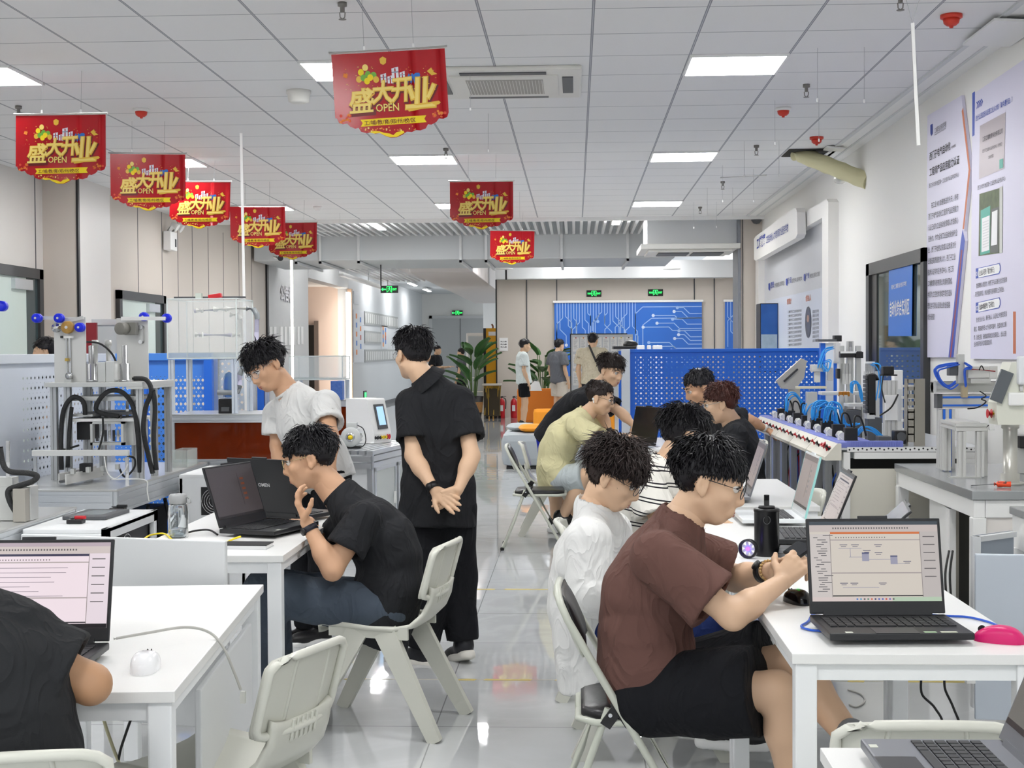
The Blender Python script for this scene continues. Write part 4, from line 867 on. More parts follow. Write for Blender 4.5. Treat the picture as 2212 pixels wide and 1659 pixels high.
for k in range(8):
    y = BY0+.22+.38*k; x = BX0+.06
    m = MB(); m.boxc((x+.0, y, BZ+.06), (.07, .07, .08), black, None, .004); m.build('valve_unit', t)
    m = MB(); m.boxc((x-.052, y+.01, BZ+.05), (.03, .05, .045), white, None, .003); m.build('terminal_block', t)
    m = MB()
    for j in range(7): a = .5*j-1.5; m.tube(spl([(x-.05, y+.008*j-.025, BZ+.08), (x-.075, y+.015*(j-3), BZ+.075-.006*abs(j-3)), (x-.055, y+.022*(j-3), BZ+.035)], 3), .0025, cwht, 5)
    o = m.build('white_wires', t); o['kind'] = 'stuff'
    m = MB(); m.tube(spl([(x+.02, y, BZ+.09), (x+.03, y+.02, BZ+.16), (x+.07, y+.05, BZ+.15), (x+.1, y+.06, BZ+.05)]), .006, cblk, 6); m.build('lead', t)
def tubes(pts, n, sp, r=.0045, m_=sky, nm='air_tube', seed=0):
    rr = random.Random(seed)
    for k in range(n):
        o = V((rr.uniform(-sp, sp), rr.uniform(-sp, sp), rr.uniform(-sp, sp))); MB().tube(spl([V(q)+o*(1 if i not in (0,) else .5) for i, q in enumerate(pts)]), r, m_, 6).build(nm, t)
tubes([W(a, b, 10.2) for a, b in ((1700, 888), (1705, 858), (1720, 851), (1735, 868), (1738, 890))], 4, .02, seed=1)
tubes([W(a, b, 9.6) for a, b in ((1738, 895), (1748, 876), (1762, 874), (1765, 900))], 4, .02, seed=2)
tubes([W(a, b, 9.1) for a, b in ((1760, 905), (1765, 880), (1785, 873), (1798, 890), (1800, 915), (1830, 925), (1860, 935))], 9, .03, seed=3)
tubes([W(a, b, 8.7) for a, b in ((1782, 910), (1790, 878), (1808, 882), (1815, 910), (1825, 925), (1850, 922))], 8, .03, seed=4)
tubes([W(a, b, 8.3) for a, b in ((1852, 940), (1865, 926), (1885, 930), (1905, 947), (1918, 953))], 4, .012, seed=5)
# stations on the control bench
t = thing('tilted_panel', 'grey operator panel tilted on a metal foot, on the control bench', 'panel', (1.74, 10.9, BZ))
m = MB(); a, b = W(1700, 822, 10.9), W(1727, 797, 10.9); pl = mat('panel steel', 'b2b0a8', .4, .4)
m.prism([(-.14, .0), (.05, .17), (.09, .15), (.07, .02), (.0, -.07), (-.10, -.06)], .05, pl, MX(W(1715, 822, 10.9), (1, 0, 0), (0, 0, 1))); m.build('case', t)
m = MB(); m.bar(W(1692, 824, 10.87), W(1722, 797, 10.87), .07, .014, darkf, up=(-.7, 0, .7)); m.build('screen', t)
c = W(1717, 880, 10.9); MB().box(c.x-.05, c.x+.035, 10.86, 10.92, BZ, c.z+.16, pl, .004).build('stand', t)
def P(px, py, Y): return W(px, py, Y)
t = thing('pick_and_place_unit', 'tall white and blue gantry column with black motor on the control bench', 'machine', (1.85, 10.0, BZ))
Y = 10.0; a = P(1797, 870, Y)
MB().box(P(1783, 0, Y).x, P(1800, 0, Y).x, Y, Y+.08, BZ, P(0, 752, Y).z, mat('post pale', 'dde4ec', .4)).build('column', t)
MB().box(P(1773, 0, Y).x, P(1783, 0, Y).x, Y+.01, Y+.07, BZ, P(0, 752, Y).z, blue).build('blue_stripe', t); MB().box(P(1800, 0, Y).x, P(1808, 0, Y).x, Y+.01, Y+.07, BZ, P(0, 795, Y).z, blue).build('blue_stripe', t)
MB().box(P(1766, 0, Y).x, P(1806, 0, Y).x, Y-.02, Y+.1, P(0, 749, Y).z, P(0, 744, Y).z, dgray).build('top_plate', t); MB().box(P(1801, 0, Y).x, P(1817, 0, Y).x, Y-.02, Y+.06, P(0, 749, Y).z, P(0, 736, Y).z, black, .003).build('motor', t)
MB().box(P(1801, 0, Y).x, P(1812, 0, Y).x, Y-.06, Y, P(0, 792, Y).z, P(0, 752, Y).z, A2, .003).build('slide', t)
m = MB(); m.boxc(P(1765, 795, 9.95), (.09, .07, .05), A2, None, .005); m.boxc(P(1765, 812, 9.95), (.04, .04, .09), A2, None, .004); m.build('gripper', t); MB().boxc(P(1793, 808, 9.9), (.035, .04, .09), A, None, .004).build('gripper_arm', t)
tubes([P(1802, 750, 9.9), P(1785, 755, 9.9), P(1776, 775, 9.9), P(1772, 790, 9.9)], 4, .02, .004, seed=7); tubes([P(1775, 785, 9.9), P(1785, 800, 9.88), P(1790, 780, 9.9), P(1778, 780, 9.9)], 3, .015, .004, seed=8)
t = thing('linear_gantry', 'aluminium two axis gantry with black slide on the control bench', 'machine', (2.0, 9.4, BZ)); Y = 9.4
for px, z1, w_ in ((1822, 758, 10), (1840, 748, 14), (1858, 758, 11)):
    MB().box(P(px-w_/2, 0, Y).x, P(px+w_/2, 0, Y).x, Y+.05, Y+.09, BZ, P(0, z1, Y).z, A, .003).build('column', t)
MB().box(P(1815, 0, Y).x, P(1862, 0, Y).x, Y, Y+.06, P(0, 783, Y).z, P(0, 770, Y).z, black, .003).build('slide_rail', t); MB().box(P(1815, 0, Y).x, P(1850, 0, Y).x, Y-.012, Y, P(0, 774, Y).z, P(0, 770, Y).z, white).build('rail_strip', t); MB().box(P(1848, 0, Y).x, P(1863, 0, Y).x, Y-.03, Y+.03, P(0, 784, Y).z, P(0, 771, Y).z, black, .003).build('slide_block', t)
MB().box(P(1807, 0, Y).x, P(1814, 0, Y).x, Y-.02, Y+.05, P(0, 827, Y).z, P(0, 806, Y).z, black, .003).build('sensor_unit', t); MB().cyl(P(1837, 738, Y), P(1837, 760, Y), .01, steel, 10).build('spindle', t)
for k in range(3): MB().cyl(P(1822+k*7, 785, Y), P(1822+k*7, 830, Y), .01, A, 10).build('guide_rod', t)
MB().box(P(1775, 0, 9.2).x, P(1870, 0, 9.2).x, 9.2, 9.35, P(0, 862, 9.2).z, P(0, 855, 9.2).z, A2, .003).build('tray', t); MB().box(P(1743, 0, 9.6).x, P(1765, 0, 9.6).x, 9.6, 9.68, BZ, P(0, 855, 9.6).z, A, .003).build('tray_post', t)
MB().box(P(1720, 0, 9.9).x, P(1785, 0, 9.9).x, 9.9, 10.0-.03, P(0, 848, 9.9).z, P(0, 843, 9.9).z, mat('tray pale', 'd8d4b8', .4)).build('tray', t)
for k in range(3): MB().boxc(P(1815+8*k, 851, 9.2), (.022, .03, .03), mat('copper', 'b5762a', .35, .5), None, .003).build('copper_part', t)
for px in (1818, 1828): MB().box(P(px-3, 0, 9.0).x, P(px+3, 0, 9.0).x, 9.0, 9.03, BZ, P(0, 862, 9.0).z, A).build('tray_post', t)
MB().box(P(1832, 0, 8.8).x, P(1872, 0, 8.8).x, 8.8, 8.95, P(0, 886, 8.8).z, P(0, 880, 8.8).z, A2).build('shelf', t); MB().box(P(1828, 0, 8.8).x, P(1860, 0, 8.8).x, 8.8, 8.95, BZ, P(0, 893, 8.8).z, dgray, .006).build('drive_box', t); MB().box(P(1862, 0, 8.8).x, P(1868, 0, 8.8).x, 8.8, 8.83, BZ, P(0, 886, 8.8).z, A).build('shelf_post', t)
for k in range(4): MB().cyl(P(1872+5*k, 825, 9.1), P(1872+5*k, 785, 9.1), .008, steel, 10).build('air_cylinder', t)
MB().boxc(P(1878, 783, 9.1), (.06, .05, .012), white).build('cylinder_cap', t); MB().box(P(1868, 0, 9.1).x, P(1900, 0, 9.1).x, 9.1, 9.14, BZ, P(0, 812, 9.1).z, A2).build('mount_plate', t)
tubes([P(1880, 785, 9.05), P(1893, 788, 9.05), P(1899, 810, 9.05), P(1892, 860, 9.05)], 3, .02, .004, seed=9); tubes([P(1840, 850, 8.9), P(1842, 830, 8.9), P(1855, 832, 8.9), P(1862, 860, 8.9), P(1866, 872, 8.9)], 4, .015, .004, seed=10)
t = thing('cable_chain', 'upright black cable chain on the control bench', 'cable chain', (1.75, 8.45, BZ)); Y = 8.45
m = MB(); m.box(P(1876, 0, Y).x, P(1892, 0, Y).x, Y, Y+.09, P(0, 905, Y).z, P(0, 818, Y).z, black, .004); m.tube([P(1884+8*math.cos(a)-8*0, 822-9*math.sin(a), Y+.045) for a in np.linspace(0, math.pi, 9)], .02, black, 8); m.build('chain', t)
for k in range(9): MB().box(P(1870, 0, Y).x, P(1875, 0, Y).x, Y+.01, Y+.08, P(0, 900-9*k, Y).z, P(0, 893-9*k, Y).z, dgray).build('link', t)
MB().box(P(1873, 0, Y).x, P(1890, 0, Y).x, Y, Y+.08, P(0, 912, Y).z, P(0, 900, Y).z, A2).build('clamp', t); MB().box(P(1875, 0, Y).x, P(1906, 0, Y).x, Y, Y+.1, BZ, P(0, 910, Y).z, dgray, .006).build('foot', t)
t = thing('linear_actuator', 'upright silver linear actuator with black motor on the control bench', 'actuator', (1.87, 8.4, BZ)); Y = 8.3
m = MB(); a, b = P(1911, 920, Y), P(1940, 822, Y); prof(m, ((a.x+b.x)/2, Y+.03, BZ+.01), ((a.x+b.x)/2, Y+.03, b.z), .075, .06, A2, nx=3, nz=2); m.build('rail', t)
MB().box(P(1906, 0, Y).x, P(1938, 0, Y).x, Y-.01, Y+.07, P(0, 822, Y).z, P(0, 819, Y).z, black).build('motor_flange', t); MB().box(P(1908, 0, Y).x, P(1932, 0, Y).x, Y, Y+.06, P(0, 819, Y).z, P(0, 802, Y).z, black, .004).build('motor', t)
MB().box(P(1905, 0, Y).x, P(1946, 0, Y).x, Y-.02, Y+.08, BZ, BZ+.02, white).build('base', t); MB().box(P(1911, 0, Y).x, P(1938, 0, Y).x, Y-.02, Y, P(0, 915, Y).z, P(0, 862, Y).z, white, .003).build('carriage', t)
MB().tube(spl([P(1908, 810, Y), P(1905, 840, Y-.02), P(1912, 870, Y-.03)]), .004, cblk, 6).build('lead', t); MB().tube(spl([P(1940, 852, Y-.04), P(1925, 880, Y-.06), P(1900, 898, Y-.06)]), .005, cblk, 6).build('lead', t)
t = thing('motor_unit', 'black motor with round face at the front of the control bench', 'motor', (1.92, 8.1, BZ)); c = P(1945, 940, 8.1)
MB().boxc((c.x, 8.12, BZ+.045), (.075, .08, .075), black, None, .006).build('body', t); MB().cyl((c.x, 8.079, BZ+.05), (c.x, 8.07, BZ+.05), .026, dgray, 20).build('face', t); MB().box(c.x-.12, c.x-.05, 8.1, 8.2, BZ+.002, BZ+.05, dgray, .004).build('coupling_box', t)
t = thing('magazine_plate', 'tall slotted sheet metal magazine on the control bench', 'machine', (2.0, 8.05, BZ)); Y = 8.05; ms = mat('brushed sheet', 'a39f95', .35, .55)
m = MB(); x0, x1, z1 = P(1961, 0, Y).x, P(1999, 0, Y).x, P(0, 828, Y).z
m.box(x0+.035, x1, Y, Y+.004, BZ, z1, ms); m.box(x0, x0+.004, Y, Y+.08, BZ, z1, ms)
for k in range(9): 
    z = BZ+.02+(z1-BZ)*(.0+.11*k); m.box(x0, x0+.04, Y, Y+.004, z, z+(z1-BZ)*(.06 if k > 3 else .13), ms)
m.build('plate', t)
t = thing('valve_stand', 'small silver stand with round bars beside the magazine plate', 'machine', (2.05, 8.5, BZ)); Y = 8.6
for k in range(3): MB().cyl(P(1955+6*k, 945, Y), P(1955+6*k, 840, Y), .007, A2, 10).build('bar', t)
for k in range(4): MB().box(P(1950, 0, Y).x, P(1975, 0, Y).x, Y-.02, Y+.03, P(0, 846+24*k, Y).z, P(0, 841+24*k, Y).z, A2).build('shelf', t)
MB().box(P(1948, 0, Y).x, P(1980, 0, Y).x, Y-.03, Y+.04, BZ, BZ+.02, A2).build('base', t)
t = thing('spare_parts', 'tall pale cylinder unit behind the silver actuator', 'machine', (2.0, 8.8, BZ)); MB().box(P(1932, 0, 8.8).x, P(1951, 0, 8.8).x, 8.8, 8.88, BZ, P(0, 810, 8.8).z, white, .004).build('housing', t)
MB().box(P(1940, 0, 8.8).x, P(1948, 0, 8.8).x, 8.79, 8.8, BZ+.1, P(0, 850, 8.8).z, lgray).build('cover_strip', t)
# ---------------------------------------------------------------- white framed bench with gantry and operator pedestal
t = thing('steel_bench', 'white framed bench with grey metal top, open door and gantry, at right', 'workbench', (2.1, 7.0, 0)); CX0, CX1, CY0, CY1, CZ = 1.74, 2.47, 6.3, 7.82, .85
MB().box(CX0, CX1, CY0, CY1, CZ-.04, CZ, mat('grey metal top', 'a9acae', .22, .4), .003).build('worktop', t)
m = MB(); m.box(CX0+.01, CX0+.06, CY0+.01, CY1, CZ-.12, CZ-.042, white, .003).box(CX0+.062, CX1, CY0+.012, CY0+.06, CZ-.12, CZ-.042, white, .003).box(CX0+.01, CX1, CY1-.06, CY1-.01, CZ-.12, CZ-.042, white); m.build('frame', t)
for x in (CX0+.035, CX1-.04):
    for y in (CY0+.035, CY1-.035): MB().boxc((x, y, .365), (.06, .06, .73), white, None, .004).build('leg', t)
MB().box(CX0+.066, CX1-.07, CY0+.02, CY0+.03, .06, .728, mat('cream door', 'ebe6e1', .45)).build('front_panel', t)
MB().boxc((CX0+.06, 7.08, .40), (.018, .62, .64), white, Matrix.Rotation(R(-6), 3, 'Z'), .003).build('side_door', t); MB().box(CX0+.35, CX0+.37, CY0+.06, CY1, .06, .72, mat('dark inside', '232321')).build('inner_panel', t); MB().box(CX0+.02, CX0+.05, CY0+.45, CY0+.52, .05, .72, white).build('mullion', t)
t = thing('beam_gantry', 'gantry of silver beams with blue stripes and electric cylinder, on the steel topped bench', 'machine', (2.1, 7.5, CZ)); Y = 7.5
a = P(2043, 1000, Y); m = MB(); prof(m, (P(2044, 0, Y).x, Y, CZ), (P(2044, 0, Y).x, Y, P(0, 892, Y).z), .085, .05, A2, nx=2); m.build('post', t)
for px in (2038, 2051): MB().box(P(px-2.5, 0, Y).x, P(px+2.5, 0, Y).x, Y-.0285, Y-.02, CZ+.01, P(0, 892, Y).z, blue).build('blue_stripe', t)
MB().box(P(2024, 0, Y).x, P(2160, 0, Y).x, Y-.03, Y+.03, P(0, 890, Y).z, P(0, 860, Y).z, A2, .003).build('lower_beam', t)
for za, zb in ((869, 865), (886, 882)): MB().box(P(2034, 0, Y).x, P(2160, 0, Y).x, Y-.034, Y-.03, P(0, za, Y).z, P(0, zb, Y).z, blue).build('blue_stripe', t)
MB().box(P(2022, 0, Y).x, P(2033, 0, Y).x, Y-.035, Y+.035, P(0, 890, Y).z, P(0, 860, Y).z, dgray).build('end_cap', t)
m = MB(); prof(m, (P(2012, 0, Y).x, Y-.02, P(0, 846, Y).z), (P(2160, 0, Y).x, Y-.02, P(0, 846, Y).z), .06, .055, A, nz=2); m.build('upper_beam', t); MB().box(P(2012, 0, Y).x, P(2018, 0, Y).x, Y-.055, Y+.015, P(0, 858, Y).z, P(0, 832, Y).z, A2).build('end_plate', t); MB().box(P(2026, 0, Y).x, P(2158, 0, Y).x, Y-.04, Y+.01, P(0, 837, Y).z, P(0, 834, Y).z, black).build('belt', t)
MB().box(P(2069, 0, 7.4).x, P(2083, 0, 7.4).x, 7.38, 7.43, P(0, 838, 7.4).z, P(0, 777, 7.4).z, A, .003).build('upright', t)
MB().box(P(2090, 0, 7.4).x, P(2138, 0, 7.4).x, 7.38, 7.46, P(0, 827, 7.4).z, P(0, 803, 7.4).z, A2, .004).build('electric_cylinder', t); MB().box(P(2136, 0, 7.4).x, P(2154, 0, 7.4).x, 7.375, 7.465, P(0, 829, 7.4).z, P(0, 802, 7.4).z, A2, .004).build('cylinder_head', t); MB().box(P(2095, 0, 7.4).x, P(2138, 0, 7.4).x, 7.37, 7.47, P(0, 838, 7.4).z, P(0, 828, 7.4).z, A).build('carriage', t)
MB().box(P(2050, 0, 7.4).x, P(2068, 0, 7.4).x, 7.38, 7.44, P(0, 822, 7.4).z, P(0, 800, 7.4).z, dgray, .004).build('servo', t); MB().box(P(2078, 0, 7.38).x, P(2090, 0, 7.38).x, 7.36, 7.4, P(0, 868, 7.38).z, P(0, 843, 7.38).z, mat('tan part', 'b8a98c', .4, .3), .003).build('gripper', t)
tb = mat('air tube royal', '2f5fd0', .3)
tubes([P(2070, 786, 7.36), P(2040, 792, 7.35), P(2022, 800, 7.35), P(2030, 822, 7.35), P(2048, 838, 7.35), P(2065, 828, 7.36)], 4, .014, .0045, tb, 'air_tube', 11); tubes([P(2084, 784, 7.36), P(2100, 795, 7.36), P(2086, 800, 7.36), P(2088, 835, 7.36)], 3, .01, .0045, tb, 'air_tube', 12)
MB().tube(spl([P(2115, 800, 7.35), P(2120, 790, 7.35), P(2126, 800, 7.35)]), .003, cblk, 6).build('lead', t); MB().tube(spl([P(2116, 845, 7.35), P(2130, 855, 7.34), P(2120, 862, 7.34), P(2130, 868, 7.34), P(2112, 880, 7.35), P(2090, 883, 7.35)]), .0035, cblk, 6).build('lead', t); MB().tube([P(2095, 797, 7.37), P(2150, 802, 7.37)], .003, red, 6).build('lead', t)
t = thing('frame_stand', 'low aluminium frame stand in front of the gantry on the steel topped bench', 'stand', (2.0, 6.9, CZ))
fx0, fx1, fx2 = P(2041, 0, 7.35).x, P(2078, 0, 6.95).x, P(2118, 0, 6.95).x; z1 = P(0, 930, 6.95).z
for p in ((fx0, 7.35), (fx1, 6.95), (fx2, 6.95), (fx1+.02, 7.3)): m = MB(); prof(m, (p[0], p[1], CZ+.006), (p[0], p[1], z1-.02), .036, .036, A2); m.build('leg', t)
m = MB(); prof(m, (fx1-.03, 6.95, z1), (fx2+.03, 6.95, z1), .036, .036, A2); prof(m, (fx0, 7.36, z1), (fx1, 6.97, z1), .036, .036, A2); m.box(fx1, fx2, 6.95, 7.25, z1+.018, z1+.026, A2); m.build('top_frame', t); MB().box(fx1-.06, fx2, 6.92, 6.98, CZ, CZ+.006, A).build('foot_plate', t)
t = thing('operator_pedestal', 'cream operator pedestal with dark screen and red stop button on a round post', 'control pedestal', (2.05, 6.65, CZ)); Y = 6.6
c = P(2182, 1036, Y); MB().lathe([(0, 0), (.06, 0), (.06, .012), (.042, .014), (.042, .05), (.032, .052), (.032, .255), (.04, .26), (.04, .30), (0, .30)], (c.x, Y, CZ), mat('post steel', 'c2c1b9', .28, .6), 24).build('post', t)
b0 = P(2146, 916, Y); pc_ = mat('pedestal cream', 'dedfd2', .45); m = MB(); m.prism([(0, 0), (.30, 0), (.30, .285), (.06, .285), (.01, .13), (-.005, .1), (-.005, .03)], .14, pc_, Matrix(((1, 0, 0, b0.x), (0, 0, 1, Y-.07), (0, 1, 0, b0.z), (0, 0, 0, 1)))); m.build('case', t)
m = MB(); p, q = P(2150, 867, Y-.075), P(2176, 802, Y-.075); m.bar(p, q, .058, .016, mat('screen dark', '5c6166', .2), up=(0, -1, 0)); m.build('screen', t)
e0 = P(2152, 893, Y-.02); MB().cyl(e0, e0+V((-.022, 0, 0)), .014, yellow, 14).build('button_collar', t); MB().cyl(e0+V((-.022, 0, 0)), e0+V((-.04, 0, 0)), .022, red, 16).build('stop_button', t)
c = P(2196, 862, Y-.08); MB().boxc(c, (.075, .02, .06), white, None, .008).build('lug_plate', t); MB().boxc(P(2206, 800, Y-.08), (.035, .04, .13), mat('actuator white', 'e3e6ea', .35), None, .01).build('antenna_block', t); MB().cyl(P(2206, 845, Y-.08), P(2206, 820, Y-.08), .008, steel, 10).build('antenna_rod', t)
t = thing('sensor_post', 'thin round post with small sensor box on the steel topped bench', 'post', (2.1, 7.0, CZ)); c = P(2128, 1018, 7.05); MB().cyl((c.x, 7.05, CZ), (c.x, 7.05, P(0, 932, 7.05).z), .012, A2, 14).build('post', t); MB().boxc(P(2142, 918, 7.05), (.028, .03, .05), white, None, .003).build('sensor', t); MB().tube([P(2129, 932, 7.05), P(2131, 922, 7.05), P(2137, 918, 7.05)], .003, cblk, 6).build('lead', t)
t = thing('screwdriver', 'orange and grey screwdriver lying on the steel topped bench', 'screwdriver', (0, 0, 0)); c = G(2166, 1046, CZ+.015)
MB().tube([c+V((-.035, .01, 0)), c+V((-.02, .008, 0)), c+V((.015, 0, 0)), c+V((.035, -.004, 0))], [.010, .014, .012, .013], mat('orange grip', 'f0502a', .4), 12).build('handle', t); MB().tube([c+V((-.02, .008, .004)), c+V((.016, 0, .004))], [.0125, .0115], dgray, 10).build('grip', t); MB().cyl(c+V((-.035, .01, 0)), c+V((-.13, .04, -.01)), .003, steel, 8).build('shaft', t)
MB()
t = thing('black_device', 'black device with cables behind the operator pedestal', 'device', (2.3, 7.2, CZ)); c = P(2200, 960, 7.2); MB().boxc((c.x, 7.2, CZ+.1), (.08, .1, .2), A2, None, .004).build('stand', t); MB().boxc((c.x+.02, 7.15, CZ+.16), (.08, .08, .06), black, None, .004).build('body', t)
# nearer cabinet with open grey doors
t = thing('steel_bench', 'bench corner with two open grey doors at the right picture edge', 'workbench', (2.1, 5.0, 0)); DX, DY = 1.72, 5.7
MB().box(DX, 2.47, 4.2, DY, CZ-.03, CZ, mat('grey metal top'), .003).build('worktop', t); MB().box(DX+.01, DX+.05, 4.2, DY-.01, CZ-.16, CZ-.032, white).build('frame', t)
for p in ((DX+.03, DY-.03), (2.44, DY-.03), (2.44, 4.23), (DX+.03, 4.23)): MB().boxc((p[0], p[1], .345), (.05, .05, .69), white).build('leg', t)
gd = mat('door blue grey', 'a4adb8', .45); gd2 = mat('door pale blue grey', 'ccd4de', .45)
a, b = P(2089, 1150, 5.55), P(2172, 1128, 5.62); z0 = P(0, 1500, 5.55).z
m = MB(); m.bar((a.x, 5.45, (z0+a.z)/2), (DX-.02, 5.6, (z0+a.z)/2), .02, a.z-z0, gd, bev=.003); m.bar((a.x, 5.43, a.z-.01), (DX-.02, 5.58, a.z-.01), .03, .02, lgray); m.bar((a.x+.0, 5.43, z0), (a.x, 5.43, a.z), .03, .03, lgray); m.build('door', t)
m = MB(); a = P(2106, 1196, 4.75); z0 = P(0, 1541, 4.75).z; m.bar((a.x, 4.75, (z0+a.z)/2), (DX+.03, 4.70, (z0+a.z)/2), .02, a.z-z0, gd2, bev=.004); m.build('door', t)
MB().box(a.x-.028, a.x, 4.74, 4.77, z0+.12, z0+.17, white).build('latch', t)
for k in range(2): MB().tube(spl([P(2050+8*k, 1190, 6.2), P(2042+10*k, 1240, 6.1), P(2045+10*k, 1300, 6.05)]), .005, cblk, 6).build('cable', t)
# ---------------------------------------------------------------- hanging banners
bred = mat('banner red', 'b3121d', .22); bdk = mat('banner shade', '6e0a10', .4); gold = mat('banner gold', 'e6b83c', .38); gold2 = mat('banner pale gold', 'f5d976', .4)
byel = mat('ribbon yellow', 'f6d813', .5); bwht = mat('gift white', 'e3e4ec', .5); bgrn = mat('balloon green', '6fae3a', .4); bblu = mat('ribbon blue', '2a6fc4', .4); bor = mat('spark orange', 'e8852a', .5)
def banner():
    t = thing('hanging_banner', '', 'banner', (0, 0, 0), 0, 'red opening banners on strings'); w = .575
    half = [(.5, 0), (.5, .56), (.485, .60), (.45, .615), (.41, .61), (.385, .64), (.34, .66), (.31, .655), (.29, .69), (.24, .705), (.2, .70), (.165, .715), (.12, .71), (.08, .735), (.03, .755)]
    out = half+[(-x*(.97 if y > .3 else 1), y) for x, y in reversed(half)]
    bw = lambda x: .007*math.sin(x*5)
    def pt(x, y, d): return V((x*w, -d+bw(x)*(y*1.3), -y*w-.008))
    m = MB(); n = len(out)
    # the sheet as vertical strips so that it can bow a little
    xs = sorted(set([round(p[0], 4) for p in out]+[i/20-.5 for i in range(21)]))
    def ybot(x):
        a = x if x >= 0 else -x/.97
        h = half[1:]
        for (x0, y0), (x1, y1) in zip(h, h[1:]):
            if x1 <= a <= x0: return y0+(y1-y0)*(x0-a)/max(x0-x1, 1e-6)
        return .755 if a < .03 else .56
    vs = []; fs = []
    for x in xs:
        yb_ = ybot(x)
        for j in range(5): vs.append(pt(x, yb_*j/4, 0))
    for i in range(len(xs)-1):
        for j in range(4): a = i*5+j; fs.append((a, a+1, a+6, a+5))
    m.add(vs, fs, bred, True); m.add([v+V((0, .0015, 0)) for v in vs], [f[::-1] for f in fs], bred, True)
    def shp(pts, mm, d): m.add([pt(x, y, d) for x, y in pts], [tuple(range(len(pts)))], mm)
    def glyph(s, x, y, sz, mm, d, off, sx=1., sh=.15, rot=0.):
        v, f = glyphs(s, off); c, q = math.cos(rot), math.sin(rot)
        m.add([pt(x+(a*sx+b*sh)*sz*c-b*sz*q, y-(b*sz*c+a*sx*sz*q), d) for a, b, _ in v], f, mm)
    def disc(x, y, r, mm, d, ry=1.): shp([(x+r*math.cos(a), y+r*ry*math.sin(a)) for a in np.linspace(0, 6.283, 15)[:-1]], mm, d)
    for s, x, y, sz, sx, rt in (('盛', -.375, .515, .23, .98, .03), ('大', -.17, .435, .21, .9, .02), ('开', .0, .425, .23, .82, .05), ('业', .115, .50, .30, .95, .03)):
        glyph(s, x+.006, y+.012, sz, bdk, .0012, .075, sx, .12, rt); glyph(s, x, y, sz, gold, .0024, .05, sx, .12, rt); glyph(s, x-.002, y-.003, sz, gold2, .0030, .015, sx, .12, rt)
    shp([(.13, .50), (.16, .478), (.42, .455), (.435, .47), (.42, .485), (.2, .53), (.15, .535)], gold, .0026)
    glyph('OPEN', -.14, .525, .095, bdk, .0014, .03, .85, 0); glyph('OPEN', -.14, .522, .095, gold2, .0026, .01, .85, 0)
    for k in range(16):
        xa, xb = -.28+.58*k/16, -.28+.58*(k+1)/16; ya, yb = .585-.01*k/16, .585-.01*(k+1)/16
        if k == 0: shp([(xa, ya), (xb, yb), (xb, yb+.062), (xa, ya+.062), (xa+.018, ya+.031)], byel, .002)
        elif k == 15: shp([(xa, ya), (xb, yb), (xb-.018, yb+.031), (xb, yb+.062), (xa, ya+.062)], byel, .002)
        else: shp([(xa, ya), (xb, yb), (xb, yb+.062), (xa, ya+.062)], byel, .002)
    glyph('工/埔/教/育/郑/州/校/区', -.25, .635, .045, bdk, .0036, .012, 1.02, 0, .015)
    rr = random.Random(3)
    for x, y, c in ((-.25, .17, byel), (-.21, .13, gold2), (-.19, .19, bgrn), (-.23, .22, bgrn), (-.17, .22, byel), (-.27, .23, gold), (-.14, .20, bgrn), (-.2, .25, byel), (-.12, .24, gold)): disc(x, y, .026, c, .002+rr.random()*.001, 1.15)
    for x, y, a, b in ((-.08, .20, .05, .07), (.02, .15, .06, .10), (.09, .19, .045, .06), (-.02, .22, .05, .06)):
        shp([(x, y), (x+a, y-.012), (x+a, y+b), (x, y+b)], bwht, .002); shp([(x+a*.4, y), (x+a*.6, y), (x+a*.6, y+b), (x+a*.4, y+b)], bred, .0026); shp([(x, y+b*.3), (x+a, y+b*.27), (x+a, y+b*.38), (x, y+b*.41)], mat('gift grey', '8d93a8', .5), .0026)
    shp([(-.08, .06), (-.05, .04), (-.02, .06), (-.025, .10), (-.05, .115), (-.075, .10)], gold, .002); shp([(-.4, .17), (-.365, .18), (-.375, .215), (-.41, .2)], bor, .002); shp([(.33, .19), (.37, .16), (.39, .20), (.42, .22), (.37, .23)], gold, .002)
    for k in range(4): x = .14+.03*k; shp([(x, .26-.02*k), (x+.03, .2), (x+.04, .215), (x+.015, .30)], bblu, .0022)
    for k in range(70):
        x, y, r_ = rr.uniform(-.4, .42), rr.uniform(.12, .38), rr.uniform(.003, .008)
        shp([(x-r_, y), (x, y-r_*.5), (x+r_, y), (x, y+r_*.5)], (bor, gold2, gold)[k % 3], .0014)
    for k in range(26): x, y, r_ = rr.uniform(-.28, .25), rr.uniform(.66, .70), rr.uniform(.003, .009); disc(x, y, r_, gold2 if k % 2 else bor, .0016)
    for s in (-1, 1):
        for k in range(14): disc(s*rr.uniform(.36, .47), rr.uniform(.54, .60), rr.uniform(.006, .016), (bor, mat('spark red', 'd8432a', .5))[k % 2], .0015)
    edge = [(-.24, .672), (-.2, .70), (-.165, .69), (-.12, .695), (-.08, .71), (-.03, .72), (.0, .735), (.03, .71), (.09, .70), (.1, .718), (.03, .752), (-.03, .752), (-.08, .733), (-.12, .709), (-.165, .713), (-.2, .703)]
    m.add([pt(x, y, .0018) for x, y in edge], [tuple(range(len(edge)))], byel)
    m.build('banner_sheet', t, True)
    MB().tube([(-.30, 0, 0), (.30, 0, 0)], .0085, white, 10).build('pole', t, True)
    for x in (-.12, .13):
        MB().tube([(x, 0, .02), (x+.004, 0, .27)], .0012, mat('string', 'b9babb', .5), 5).build('string', t, True); MB().boxc((x, 0, .016), (.012, .006, .02), white, None, .002).build('clip', t, True)
    return t
bn = banner()
